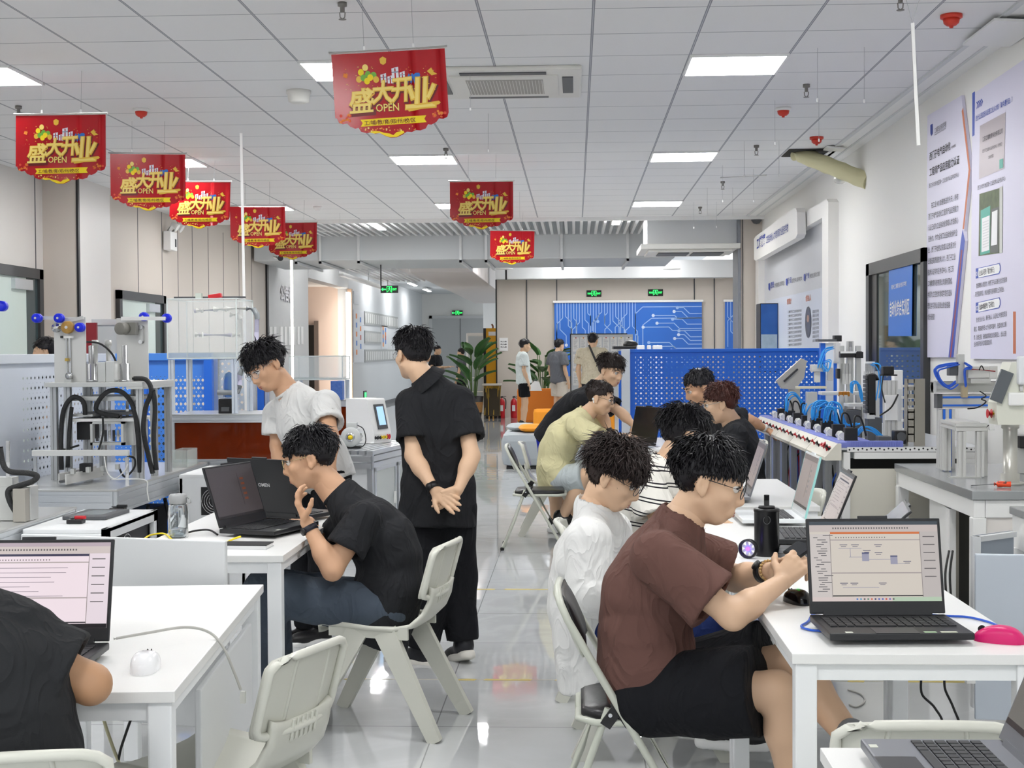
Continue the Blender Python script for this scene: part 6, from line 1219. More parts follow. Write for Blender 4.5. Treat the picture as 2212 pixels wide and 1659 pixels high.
a, b = W(1398, 529, 19.4), W(1592, 480, 19.4); MB().box(a.x, b.x, 19.4, 20.5, a.z, 3.3, lgray, .01).build('housing', t)
c, d = W(1385, 553, 19.2), W(1600, 530, 19.2); m = MB(); m.box(c.x, d.x, 19.2, 20.6, a.z-.07, a.z, mat('off white'), .01); m.box(c.x+.1, d.x-.1, 19.3, 20.4, a.z-.10, a.z-.07, mat('off white'), .01); m.build('panel', t)
for k in range(2): x = c.x+.25+.47*k; MB().box(x, x+.42, 19.5, 20.1, a.z-.112, a.z-.10, dgray).build('grille', t)
t = thing('security_camera', 'white bullet camera at the left end of the big duct', 'camera', W(600, 560, 22)); p = W(596, 553, 22.2); MB().cyl(p, p+V((.12, -.25, -.05)), .05, white, 14).build('body', t); MB().cyl(p, p+V((0, .62, .12)), .02, white, 8).build('bracket', t); MB().cyl(p+V((.12, -.25, -.05)), p+V((.128, -.27, -.054)), .045, black, 14).build('lens', t)
t = thing('security_camera', 'dark dome camera at the top of the right beige column', 'camera', W(1640, 480, 19)); p = W(1634, 478, 19.2); MB().lathe([(0, 0), (.07, 0), (.07, -.06), (.04, -.1), (0, -.11)], (p.x, p.y, CEIL-.0), dgray, 18).build('housing', t)
for px, py, lb in ((1090, 577, 'white disc shaped fan hanging at the left end of the far beam'), (1451, 577, 'white disc shaped fan hanging below the far beam at right')):
    p = W(px, py+3, 30); t = thing('ceiling_disc', lb, 'ceiling disc', p); MB().lathe([(0, .02), (.05, .02), (.18, 0), (.18, -.015), (0, -.03)], (0, 0, 0), white, 22).build('disc', t, True); MB().cyl((0, 0, .02), (0, 0, 4.3-p.z), .015, lgray, 8).build('rod', t, True)
    if px < 1200: MB().cyl((.03, 0, -.03), (.03, 0, -.24), .02, black, 8).build('pendant', t, True)
# lounge
org = mat('orange fabric', 'd8791f', .6, bump=(80, .1)); org2 = mat('orange cushion', 'e8951f', .6, bump=(80, .1)); pgr = mat('pouf grey', 'a9b0b4', .6, bump=(80, .1))
def cushion(name, lb, c, w, l, h, m_, rz=0.):
    b = MB(); rot = Matrix.Rotation(rz, 3, 'Z')
    def f(s):
        def g(u, v):
            x, y = 2*u-1, 2*v-1; k = max(0, (1-x**4)*(1-y**4))**.5; q = rot @ V((x*w/2*(1-.06*(y*y)), y*l/2*(1-.06*x*x), s*h/2*k)); return V(c)+q
        return g
    slab(b, f(1), f(-1), 12, 12, m_); return tag(b.build(name), lb, 'cushion')
t = thing('armchair', 'orange armchair with its flat back to the aisle, far lounge', 'armchair', (-.9, 28, 0)); a, b = W(1117, 917, 28.2), W(1216, 840, 28.2); x0, x1 = a.x, b.x
MB().box(x0, x1, 28.2, 28.36, .04, .72, org, .05).build('back', t); MB().box(x0, x1, 28.36, 29.1, .04, .42, org, .05).build('seat', t)
for x in (x0, x1-.14): MB().box(x, x+.14, 28.3, 29.1, .04, .66, org, .05).build('armrest', t)
t = thing('armchair', 'brighter orange chair in front of the orange armchair', 'armchair', (-.5, 21, 0)); a, b = W(1152, 952, 21), W(1215, 888, 21); MB().box(a.x, b.x, 21, 21.14, .0, W(0, 888, 21).z, org2, .05).build('back', t); MB().box(a.x, b.x, 21.14, 21.7, 0, .42, org2, .05).build('seat', t)
t = thing('armchair', 'bright orange seat back behind the bending person in black', 'armchair', (.2, 20, 0)); a, b = W(1288, 975, 20), W(1328, 892, 20); MB().box(a.x, b.x, 20, 20.14, .0, W(0, 892, 20).z, org2, .05).build('back', t); MB().box(a.x, b.x, 20.14, 20.6, 0, .4, org2, .05).build('seat', t)
t = thing('pouf', 'round cornered grey pouf in the lounge, two cushions on it', 'pouf', (-.6, 18.4, 0)); a, b = W(1083, 1010, 17.6), W(1176, 938, 17.6); zt_ = W(0, 938, 17.8).z
MB().box(a.x, b.x+.5, 17.6, 18.9, .03, zt_, pgr, .10).build('body', t); MB().box(a.x+.06, b.x+.44, 17.66, 18.8, 0, .03, black).build('plinth', t)
cushion('cushion', 'grey cushion lying on the grey pouf', V((W(1127, 930, 18.1).x, 18.1, zt_+.055)), .34, .34, .10, pgr, .4); cushion('cushion', 'orange cushion lying on the grey pouf', V((W(1152, 939, 17.85).x, 17.85, zt_+.055)), .36, .34, .10, org2, .2)
t = thing('tote_bag', 'white tote bag standing on the orange armchair', 'bag', V((W(1158, 838, 28.5).x, 28.5, .6))); p = W(1158, 840, 28.25); m = MB(); m.prism([(-.12, -.06), (.12, -.06), (.06, .12), (-.03, .14), (-.11, .06)], .10, white, MX(p+V((0, .05, .02)), (1, 0, 0), (0, 0, 1))); m.build('bag_body', t); MB().tube(spl([p+V((-.06, -.02, .12)), p+V((-.02, -.02, .19)), p+V((.04, -.02, .12))]), .008, dgray, 6).build('strap', t)
def extinguisher(px, lb):
    p = W(px, 900, 31.0); p.z = 0; t = thing('fire_extinguisher', lb, 'fire extinguisher', p, 0, 'fire extinguishers'); MB().lathe([(0, 0), (.068, 0), (.07, .01), (.07, .35), (.05, .40), (.02, .42), (.02, .44), (0, .44)], (0, 0, 0), red, 20).build('tank', t, True)
    MB().boxc((0, 0, .46), (.05, .03, .03), black).boxc((.05, 0, .475), (.1, .02, .012), black).build('valve', t, True); MB().tube(spl([(.03, 0, .45), (.09, -.02, .4), (.085, -.02, .2)]), .01, black, 6).build('hose', t, True); MB().boxc((0, -.068, .22), (.07, .008, .13), paper).build('label_plate', t, True)
extinguisher(1084, 'red fire extinguisher at the end of the far wall, left one'); extinguisher(1110, 'red fire extinguisher at the far wall, right one')
leaf = mat('plant leaf', '2f5a32', .35, mottle=(12, '4d7a3e')); stem = mat('plant stem', '5d7a44', .5); potm = mat('dark pot', '26211f', .4)
def plant(lb, p, H, n, seed, pot=.45, wide=.5, L=.55, pw=.17):
    t = thing('potted_plant', lb, 'plant', p); rr = random.Random(seed); m = MB(); st = MB()
    for k in range(n):
        a = k*2.4+rr.uniform(-.3, .3); h = H*rr.uniform(.55, 1.0); r0 = wide*rr.uniform(.25, 1)*(1.15-h/H*.5); ll = L*rr.uniform(.75, 1.15); ww = ll*.17
        b = V((r0*.25*math.cos(a), r0*.25*math.sin(a), pot)); e = V((r0*.6*math.cos(a), r0*.6*math.sin(a), h-ll*.3)); st.tube(spl([b, (b+e)/2+V((0, 0, .08)), e], 4), .008, stem, 6)
        d = V((math.cos(a), math.sin(a), rr.uniform(.3, 1.3))).normalized(); sd = d.cross(V((0, 0, 1))).normalized(); nn = sd.cross(d)
        def f(u, v, e=e, d=d, sd=sd, nn=nn, ll=ll, ww=ww): s = 2*u-1; w_ = ww*math.sin(math.pi*min(1, v*.96+.04))**.7; return e+d*ll*v+sd*s*w_+nn*(.04*abs(s)-.35*ll*v*v*.6)
        m.grid(f, 4, 8, leaf)
    m.build('foliage', t, True); st.build('stems', t, True)
    MB().lathe([(0, 0), (pw*.75, 0), (pw, pot), (pw*.9, pot), (pw*.88, pot-.03), (0, pot-.03)], (0, 0, 0), potm, 22).build('pot', t, True)
    MB().lathe([(pw*.84+.003, pot*.3), (pw*.95+.003, pot*.75)], (0, 0, 0), mat('pot pattern', '8a3a3f', .5, mottle=(40, 'b39a4a')), 22).build('pot_band', t, True)
p = W(1021, 890, 30.5); plant('tall potted plant with broad leaves beside the orange cabinet', V((p.x, 30.5, 0)), 1.62, 20, 3, .50, .55, .62, .24)
p = W(1172, 850, 29.8); plant('potted plant with broad dark leaves before the far beige wall', V((p.x, 29.8, 0)), 1.55, 26, 8, .40, .62, .6, .2)
MB()
t = thing('vending_cabinet', 'white framed glass door fridge behind the tall potted plant', 'cabinet', (-2.3, 34, 0)); a, b = W(1002, 0, 33.5), W(1043, 0, 33.5); m = MB(); m.box(a.x, b.x, 33.5, 34.2, 0, W(0, 726, 33.5).z, white, .02); m.build('body', t); MB().box(a.x+.05, b.x-.05, 33.48, 33.5, .2, W(0, 733, 33.5).z, mat('fridge glass', 'b9c2c6', .1)).build('door', t)
m = MB()
for k in range(3): m.box(a.x+.06, b.x-.06, 33.47, 33.48, .5+.33*k, .52+.33*k, white)
o = m.build('shelf', t); o['kind'] = 'stuff'
t = thing('yellow_cabinet', 'tall yellow cabinet beside the end of the far wall', 'cabinet', (-2.1, 33, 0)); a, b = W(1045, 0, 32.5), W(1076, 0, 32.5); zt2 = W(0, 716, 32.5).z; MB().box(a.x, b.x+.2, 32.5, 33.1, 0, zt2, mat('cabinet yellow', 'e0a41c', .5), .01).build('body', t); MB().box(a.x-.06, a.x, 32.5, 33.1, 0, zt2, black).build('edge', t); MB().box(a.x+.06, a.x+.24, 32.49, 32.5, zt2-.17, zt2-.08, paper).build('notice', t)
MB().tube(spl([W(1063, 716, 32.6), W(1065, 706, 32.6), W(1062, 700, 32.6)]), .02, mat('brown figure', '8a5a3a', .5), 8).build('ornament', t)
t = thing('bamboo_stand', 'planter wrapped in yellow bamboo sticks by the far wall end', 'planter', (-1.9, 31.5, 0)); a, b = W(1040, 0, 30.6), W(1074, 0, 30.6); m = MB(); rr = random.Random(2)
for k in range(26): x = a.x+(b.x-a.x)*k/25; m.cyl((x, 30.6+rr.uniform(0, .1), .08), (x+rr.uniform(-.05, .05), 30.6+rr.uniform(0, .1), .72), .011, mat('bamboo', 'b3902e', .5), 6)
o = m.build('sticks', t); o['kind'] = 'stuff'; MB().box(a.x, b.x, 30.62, 30.9, .06, .66, mat('planter dark', '3c3423', .6)).build('box', t); MB().box(a.x-.04, b.x+.04, 30.55, 30.95, .72, .76, mat('stone top', 'cfc9bf', .5), .01).build('top', t)
for k in range(4): MB().cyl((a.x+.06+.09*k, 30.65, 0), (a.x+.06+.09*k, 30.65, .06), .03, black, 10).build('caster', t)
# whiteboard with papers, things behind the blue partition
t = thing('notice_board', 'standing white board covered with sheets of paper', 'board', (.2, 26, 0)); a, b = W(1230, 0, 26), W(1364, 0, 26); z1 = W(0, 731, 26).z; z0 = .55
MB().box(a.x, b.x, 26, 26.03, z0, z1, mat('board white', 'd6d9de', .4)).build('panel', t); m = MB(); m.box(a.x-.02, b.x-.1, 25.99, 26.03, z1, z1+.02, black).box(a.x-.02, a.x, 25.99, 26.03, z0, z1, black); m.build('frame', t); m = MB(); m.box(a.x+.1, a.x+.14, 26.03, 26.07, 0, z1, dgray).box(b.x-.14, b.x-.1, 26.03, 26.07, 0, z1, dgray).box(a.x+.08, a.x+.16, 25.8, 26.3, 0, .04, dgray).box(b.x-.16, b.x-.08, 25.8, 26.3, 0, .04, dgray); m.build('stand', t)
rr = random.Random(6)
for r_ in range(3):
    for c in range(8):
        x = a.x+.03+.138*c; z = z1-.05-.31*r_; m = MB(); m.box(x, x+.115, 25.985, 25.998, z-.26, z, paper)
        for k in range(9): m.box(x+.015, x+.02+rr.uniform(.03, .08), 25.983, 25.985, z-.05-.02*k, z-.045-.02*k, mat('print grey', '9da0a6', .6))
        m.cyl((x+.057, 25.985, z-.01), (x+.057, 25.975, z-.01), .012, (red, bor, yellow, dgray)[(r_+c) % 4], 10); m.build('sheet', t)
t = thing('counter_top', 'black counter edge with a black cap behind the blue partition', 'counter', (.8, 16, 1.4)); p, q = W(1325, 748, 15), W(1374, 748, 15); MB().box(p.x, q.x, 15, 15.5, p.z-.03, p.z, black, .004).build('top', t); MB().box(p.x+.06, q.x-.02, 15.05, 15.45, 0, p.z-.03, wpart).build('cabinet', t); MB().ell(W(1362, 747, 15.2)+V((0, 0, .01)), (.08, .1, .05), black).build('cap', t)
for k, (px, w_) in enumerate(((1384, 16), (1402, 8), (1420, 20))):
    p = W(px, 750, 14.2); o = MB().box(p.x-w_*7.1/FPX, p.x+w_*7.1/FPX, p.y-.06, p.y+.06, 0, p.z+.02, white, .01).build('white_box'); tag(o, 'white box top showing over the blue partition, %s from the left' % ('first', 'second', 'third')[k], 'box', 'white boxes behind the blue partition')
# items at far left behind the press
t = thing('red_board', 'dark red board behind the press machine at left', 'board', (-3.6, 11.5, 1.6)); a, b = W(184, 765, 11.5), W(208, 697, 11.5); MB().box(a.x, b.x, 11.5, 11.53, 0, b.z, mat('dark red', '8c1f2a', .5)).build('panel', t)
t = thing('framed_board', 'pale framed board behind the press machine rollers', 'board', (-3.5, 11.8, 1.6)); a, b = W(208, 765, 11.8), W(254, 697, 11.8); MB().box(a.x, b.x, 11.8, 11.82, 0, b.z, mat('board pale', 'd5dbd9', .3)).build('panel', t); m = MB(); m.box(a.x-.03, a.x, 11.78, 11.84, 0, b.z, alu).box(b.x, b.x+.03, 11.78, 11.84, 0, b.z, alu).box(a.x-.03, b.x+.03, 11.78, 11.84, b.z-.02, b.z+.03, alu); m.build('frame', t)
# ---------------------------------------------------------------- people: smooth bodies from blended limbs
def snet(D, o, h):                        # surface of a distance grid, one vertex per crossed cell
    s = D < 0; c = np.zeros(tuple(n-1 for n in D.shape), np.int8)
    cs = [(a, b, d) for a in (0, 1) for b in (0, 1) for d in (0, 1)]
    sl = lambda A, a: A[a[0]:A.shape[0]-1+a[0], a[1]:A.shape[1]-1+a[1], a[2]:A.shape[2]-1+a[2]]
    for a in cs: c += sl(s, a)
    mix = (c > 0) & (c < 8); cells = np.argwhere(mix); idx = -np.ones(c.shape, np.int64); idx[mix] = np.arange(len(cells))
    pos = np.zeros((len(cells), 3)); cnt = np.zeros(len(cells))
    for k in range(3):
        e = np.eye(3, dtype=int)[k]
        for a in cs:
            if a[k]: continue
            a = np.array(a); i = cells+a; j = i+e; va = D[i[:, 0], i[:, 1], i[:, 2]]; vb = D[j[:, 0], j[:, 1], j[:, 2]]
            x = (va < 0) != (vb < 0); t = np.where(x, va/np.where(x, va-vb, 1), 0)
            pos += (a+t[:, None]*e)*x[:, None]; cnt += x
    V_ = o+(cells+0.0+(pos/cnt[:, None]))*h-0.0; fs = []
    for k in range(3):
        e1, e2 = np.eye(3, dtype=int)[(k+1) % 3], np.eye(3, dtype=int)[(k+2) % 3]; e = np.eye(3, dtype=int)[k]
        A = s[tuple(slice(0, D.shape[q]-(q == k)) for q in range(3))]; B = s[tuple(slice(int(q == k), D.shape[q]) for q in range(3))]
        p = np.argwhere(A != B); p = p[(p[:, (k+1) % 3] > 0) & (p[:, (k+2) % 3] > 0) & (p[:, (k+1) % 3] < D.shape[(k+1) % 3]-1) & (p[:, (k+2) % 3] < D.shape[(k+2) % 3]-1)]
        g = lambda q: idx[q[:, 0], q[:, 1], q[:, 2]]
        f = np.stack([g(p-e1-e2), g(p-e2), g(p), g(p-e1)], 1); ins = s[p[:, 0], p[:, 1], p[:, 2]]
        f[~ins] = f[~ins][:, ::-1]; fs.append(f[(f >= 0).all(1)])
    return V_, np.concatenate(fs)
def mesh_sdf(fn, lo, hi, h):
    lo = np.array(lo)-2*h; H = 4*h; n = np.ceil((np.array(hi)+2*h-lo)/H).astype(int)+1
    ax = [lo[k]+(np.arange(n[k])+.375)*H for k in range(3)]
    P = np.stack(np.meshgrid(*ax, indexing='ij'), -1).reshape(-1, 3); C = fn(P).reshape(n)
    F_ = C.repeat(4, 0).repeat(4, 1).repeat(4, 2); near = np.argwhere(np.abs(F_) < H*1.7)
    if len(near): F_[near[:, 0], near[:, 1], near[:, 2]] = fn(lo+near*h)
    return snet(F_, lo, h)
A3 = lambda v: np.array((v[0], v[1], v[2]), float)
def cone(a, b, ra, rb):
    a, b = A3(a), A3(b); ab = b-a; L = max(ab @ ab, 1e-9)
    def f(P):
        t = np.clip(((P-a) @ ab)/L, 0, 1); return np.linalg.norm(P-a-t[:, None]*ab, axis=1)-(ra+(rb-ra)*t)
    f.bb = (np.minimum(a-ra, b-rb), np.maximum(a+ra, b+rb)); return f
def ellip(c, r, X=None):                  # X rows = local axes
    c, r = A3(c), np.array(r, float); X = np.eye(3) if X is None else np.array(X)
    def f(P):
        q = ((P-c) @ X.T)/r; k = np.linalg.norm(q, axis=1); k1 = np.linalg.norm(q/r, axis=1)+1e-9; return k*(k-1)/k1
    m_ = max(r); f.bb = (c-m_, c+m_); return f
def etube(st, u):                         # stations (point, half width, half depth), width along u
    u = A3(u); S_ = [(A3(p), a, b) for p, a, b in st]
    def f(P):
        out = None
        for (a, ua, va), (b, ub, vb) in zip(S_, S_[1:]):
            ab = b-a; L = ab @ ab; t = np.clip(((P-a) @ ab)/L, 0, 1); o = P-a-t[:, None]*ab; n = ab/L**.5
            x = u-n*(u @ n); x /= np.linalg.norm(x); y = np.cross(n, x); ru = ua+(ub-ua)*t; rv = va+(vb-va)*t
            k = np.sqrt(((o @ x)/ru)**2+((o @ y)/rv)**2+((o @ n)/rv)**2); d = (k-1)*np.minimum(ru, rv)
            out = d if out is None else smin(out, d, .02)
        return out
    pts = np.array([p for p, _, _ in S_]); m_ = max(max(a, b) for _, a, b in S_); f.bb = (pts.min(0)-m_, pts.max(0)+m_); return f
def smin(a, b, k): h = np.clip(.5+.5*(b-a)/k, 0, 1); return b+(a-b)*h-k*h*(1-h)
def blend(fs, k):
    def f(P):
        d = None
        for q in fs: e = q(P); d = e if d is None else smin(d, e, k)
        return d
    f.bb = (np.min([q.bb[0] for q in fs], 0), np.max([q.bb[1] for q in fs], 0)); return f
def solid(mb, f, h, m, bb=None):
    lo, hi = bb or f.bb; v, q = mesh_sdf(f, lo, hi, h); mb.add([tuple(p) for p in v], [tuple(int(i) for i in r_) for r_ in q], m, True)
def nrm(v): v = A3(v); return v/np.linalg.norm(v)
skins = [mat('skin light', 'e2bc9b', .5), mat('skin warm', 'd0a382', .5), mat('skin tan', 'ba8e6b', .5)]
lipm = mat('lips', 'b9736a', .45); browm = mat('brow', '2b2421', .6); eyew = mat('eye white', 'ddd8d2', .3); iris = mat('iris', '241812', .15); nailr = mat('nail red', 'd8283c', .25)
def hand(fs, tips, wr, d, n, ts, curl=.35, s=1., spread=1., thumb=.5):
    d, n = nrm(d), A3(n); n = nrm(n-d*(n @ d)); t = np.cross(d, n)*ts; w = A3(wr)
    kn = [w+d*(.086-.006*abs(i-1.2))*s+t*(.03-.02*i)*s for i in range(4)]
    for i in range(4): fs.append(cone(w+d*.008*s+t*(.014-.009*i)*s, kn[i], .0145*s, .0115*s))
    fs.append(cone(w+d*.02*s+t*.016*s+n*.004*s, w+d*.05*s+t*.026*s+n*.004*s, .016*s, .012*s))
    for i, L in enumerate((.072, .08, .075, .058)):
        p = kn[i]; a = curl*(.6+.12*i) if not isinstance(curl, (list, tuple)) else curl[i]; ang = 0
        for j, (fr, r0, r1) in enumerate(((.46, .0098, .0088), (.3, .0088, .0078), (.24, .0078, .0066))):
            ang += a*(1, 1.15, .8)[j]; q = p+(d*math.cos(ang)+n*math.sin(ang)+t*(.06*(1.2-i)*spread))*L*fr*s; fs.append(cone(p, q, r0*s, r1*s)); p = q
        tips.append((p, d*math.cos(ang)+n*math.sin(ang), n))
    p = w+d*.022*s+t*.027*s; dd = nrm(d*.55+t*.62+n*thumb)
    for L, r0, r1 in ((.035, .0125, .0105), (.03, .0105, .0092), (.024, .0092, .0075)):
        q = p+dd*L*s; fs.append(cone(p, q, r0*s, r1*s)); p = q; dd = nrm(dd+d*.35+n*.1)
def fold(P, a, seed):
    x, y, z = P[:, 0]+seed, P[:, 1]+seed*.7, P[:, 2]+seed*.3
    w = lambda q: 1-2*np.abs(np.sin(q))**.7
    m = .55+.45*np.sin(6.1*x+5.3*z+4.2*y)
    return a*(w(9*x+7*z+1.6*np.sin(6*y+4*z))*m*.8+w(12*z-8*x+6*y+1.7*np.sin(7*x))*(1.1-m)*.9+np.sin(38*(x*.6+z*.5-y*.4)+3*np.sin(7*z))*.22)
def person(label, hd, f, nb, sl, sr, el, er, wl, wr, pv, kl, kr, al, ar, mid, top, bot, hair, skin=0, s=1., up=(0, 0, 1), hl=None, hr=None, hands=(None, None), glasses=None, h=.012, toes=None, shoe=None, thin=1., seed=1., extras=None, legs=True, detail=True):
    g = lambda q: q if isinstance(q, Vector) else W(*q)
    hd, nb, sl, sr, el, er, wl, wr, pv, kl, kr, al, ar, mid = [g(q) for q in (hd, nb, sl, sr, el, er, wl, wr, pv, kl, kr, al, ar, mid)]
    base = V((pv.x, pv.y, 0)); T = thing('person', label, 'person', base); sk = skins[skin]
    F_ = nrm(f); U = A3(up); U = nrm(U-F_*(U @ F_)); Rr = np.cross(F_, U); X = np.array((Rr, F_, U)); hc = A3(hd)
    L = lambda x, y, z: hc+s*(x*Rr+y*F_+z*U)
    lat = nrm(sr-sl); fwd = np.cross(np.array((0, 0, 1.)), lat)
    # spine
    C = (sl+sr)/2; bez = lambda t: pv*(1-t)**2+mid*2*t*(1-t)+C*t*t
    hipw = V(lat)*.088*s; hl = g(hl) if hl else pv-hipw-V((0, 0, .02)); hr = g(hr) if hr else pv+hipw-V((0, 0, .02))
    def torso(k, add, t0=0.):
        rr = ((0, .158, .112), (.2, .148, .11), (.45, .15, .112), (.7, .168, .115), (.88, .165, .098), (1, .12, .075))
        return etube([(bez(t), (a*thin+add)*k*s, (b*thin+add)*k*s) for t, a, b in rr if t >= t0], lat)
    B = MB()
    # body (trunk, neck, limbs)
    nk = V(L(0, -.025, -.075)); fs = [torso(.86, -.012), cone(nb-V((0, 0, .03)), nk, .058*s, .054*s), cone(C, nb, .085*s, .056*s), cone(sl.lerp(C, .15), nb, .04*s, .05*s), cone(sr.lerp(C, .15), nb, .04*s, .05*s)]
    for a, b, c in ((sl, el, wl), (sr, er, wr)): fs += [cone(a, b, .047*s, .038*s), cone(b, b.lerp(c, .35), .037*s, .038*s), cone(b.lerp(c, .3), c, .037*s, .025*s)]
    if legs:
        for a, b, c in ((hl, kl, al), (hr, kr, ar)): fs += [cone(a, b, .075*s, .052*s), cone(b, b.lerp(c, .35), .05*s, .053*s), cone(b.lerp(c, .35), c, .053*s, .035*s)]
    solid(B, blend(fs, .025*s), h, sk)
    # head
    hf = [ellip(L(0, -.014, .032), np.array((.076, .094, .082))*s, X), ellip(L(0, .028, -.028), np.array((.064, .066, .082))*s, X), ellip(L(0, .048, -.085), np.array((.036, .036, .028))*s, X), cone(L(0, .088, .012), L(0, .104, -.028), .0085*s, .0125*s), cone(L(.011, .092, -.034), L(-.011, .092, -.034), .010*s, .010*s),
          cone(L(-.03, .080, .026), L(.03, .080, .026), .011*s, .011*s), ellip(L(.038, .062, -.022), np.array((.024, .022, .02))*s, X), ellip(L(-.038, .062, -.022), np.array((.024, .022, .02))*s, X), cone(L(-.016, .086, -.062), L(.016, .086, -.062), .0085*s, .0085*s), cone(L(-.014, .084, -.072), L(.014, .084, -.072), .0085*s, .0085*s), cone(L(-.052, -.0, -.052), L(-.02, .05, -.092), .02*s, .02*s), cone(L(.052, -.0, -.052), L(.02, .05, -.092), .02*s, .02*s)]
    hb = blend(hf, .016*s); ears = []
    for q in (-1, 1):
        ears += [ellip(L(q*.078, -.012, -.006), np.array((.009, .019, .031))*s, X), cone(L(q*.077, .0, -.028), L(q*.078, -.004, -.036), .007*s, .006*s)]
    sockets = [ellip(L(q*.031, .093, .006), np.array((.017, .011, .010))*s, X) for q in (-1, 1)]
    concha = [ellip(L(q*.087, -.008, -.004), np.array((.007, .009, .017))*s, X) for q in (-1, 1)]
    neck = cone(nb+(nk-nb)*.3, nk, .0565*s, .054*s)
    def head(P):
        d = smin(hb(P), neck(P), .03*s)
        for e in ears: d = smin(d, e(P), .008*s)
        for e in sockets+concha: d = -smin(-d, e(P), .006*s)
        return d
    solid(B, head, (.0045 if h < .013 else .007)*s, sk, (hc-.145*s, hc+.145*s))
    if detail:
        for q in (-1, 1):
            B.ell(L(q*.031, .079, .006), (.0125*s,)*3, eyew, Matrix(X.T.tolist()), 12, 8); e = L(q*.031, .0888, .0045); B.ell(e, (.0056*s, .003*s, .0056*s), iris, Matrix(X.T.tolist()), 10, 6)
            B.tube([L(q*.014, .0915, .012), L(q*.031, .0925, .0155), L(q*.048, .083, .010)], [.0022*s, .0026*s, .002*s], browm, 6)
            B.tube([L(q*.013, .094, .030), L(q*.03, .093, .036), L(q*.05, .078, .031)], [.0035*s, .0045*s, .002*s], browm, 6)
        B.tube([L(-.02, .0905, -.067), L(-.008, .0955, -.065), L(.008, .0955, -.065), L(.02, .0905, -.067)], [.002*s, .0042*s, .0042*s, .002*s], lipm, 8); B.tube([L(-.016, .0905, -.0725), L(0, .0955, -.074), L(.016, .0905, -.0725)], [.002*s, .005*s, .002*s], lipm, 8)
    # hands
    for k, (w_, e_, hs) in enumerate(((wl, el, hands[0]), (wr, er, hands[1]))):
        d0 = w_-e_; ts = -1 if k == 0 else 1
        hs = hs or {}; d = hs.get('d', d0); n = hs.get('n', (0, 0, -1)); q = []; tips = []
        ts = ts*hs.get('flip', 1)
        hand(q, tips, w_, d, n, ts, hs.get('curl', .35), s*.97, hs.get('spread', 1), hs.get('thumb', .4)); q.append(cone(w_-V(nrm(d0))*.03, w_, .027*s, .024*s))
        solid(B, blend(q, .008*s), .0042 if h < .013 else .006, sk)
        if hs.get('nails'):
            for p, dd, nn in tips: B.ell(V(p-nn*.004), (.005, .005, .005), nailr, None, 8, 6)
    B.build('body', T)
    # top
    tm, slv, loose = top[:3]; A_ = []; cut = []
    for a, b, c in ((sl, el, wl), (sr, er, wr)):
        inn = a.lerp(C, .35)
        if slv <= 1:
            e = a.lerp(b, slv); ax = A3((b-a).normalized()); c0 = cone(inn, a, .07*s, .066*s+loose*.4); c1 = cone(a, e, .062*s+loose*.5, .060*s+loose); eo = A3(e); hole = cone(a.lerp(e, .45), e+V(ax)*.05, .044*s+loose*.55, .046*s+loose*.72)
            def sv(P, c0=c0, c1=c1, eo=eo, ax=ax, hole=hole): return np.minimum(c0(P), np.maximum(np.maximum(c1(P), (P-eo) @ ax), -hole(P)))
            sv.bb = (np.minimum(c0.bb[0], c1.bb[0]), np.maximum(c0.bb[1], c1.bb[1]))
        else:
            e = b.lerp(c, .92); sv = blend([cone(inn, a, .07*s, .066*s+loose*.4), cone(a, b, .062*s+loose*.6, .055*s+loose), cone(b, e, .055*s+loose, .038*s+loose*.5)], .03)
        A_.append(sv)
    tt = torso(1.0, .008+loose*.35); hem = top[3] if len(top) > 3 else .10; low = A3(bez(0)-(bez(.3)-bez(0)).normalized()*hem)
    body_hem = etube([(bez(.15), (.15*thin+.012+loose*.4)*s, (.112*thin+.012+loose*.4)*s), (V(low), (.165*thin+.012+loose*.5)*s, (.125*thin+.010+loose*.5)*s)], lat)
    dn = nrm(bez(0)-bez(.25)); nbA, nkA = A3(nb), A3(nk); ncut = cone(nb+(nk-nb)*.16, nb+(nk-nb)*1.2, .064*s, .085*s); ring = None
    trap = blend([cone(C, nb, .105*s, .067*s), cone(sl.lerp(C, .12), nb, .058*s, .060*s), cone(sr.lerp(C, .12), nb, .058*s, .060*s)], .03)
    def shirt(P):
        d = smin(tt(P), np.maximum(body_hem(P), (P-low) @ dn), .03)
        d = smin(d, trap(P), .04*s)
        for a in A_: d = smin(d, a(P), .014*s)
        d = d+fold(P, top[4] if len(top) > 4 else .0058, seed)
        return np.maximum(d, -ncut(P))
    bbs = [tt.bb, body_hem.bb, trap.bb]+[a.bb for a in A_]; Mt = MB(); solid(Mt, shirt, h*.85, tm, (np.min([b[0] for b in bbs], 0)-.02, np.max([b[1] for b in bbs], 0)+.02))
    nx = nrm(nk-nb); xx, yy = frame(V(nx)); pc0 = nb+V(nx)*.006
    if extras and 'collar' in extras:
        Mc = MB(); vs = []
        for i in range(25):
            a = 2*math.pi*i/24; o = xx*math.cos(a)+yy*math.sin(a); back = max(0, o.dot(-V(fwd)))
            vs += [pc0+o*.060*s+V(nx)*.058*s, pc0+o*.068*s+V(nx)*.060*s, pc0+o*(.100+.010*back)*s+V(nx)*(.006-.012*back)*s]
        Mc.add(vs, [(3*i+j, 3*i+3+j, 3*i+4+j, 3*i+1+j) for i in range(24) for j in (0, 1)], tm, True)
        to = Mt.build('shirt', T); Mc.build('collar', to)
    else:
        Mt.tube([nb+(nk-nb)*.20+(xx*math.cos(a)+yy*math.sin(a))*.0665*s for a in np.linspace(0, 6.283, 33)[:-1]], .0085*s, tm, 8, closed=True); to = Mt.build('shirt', T)
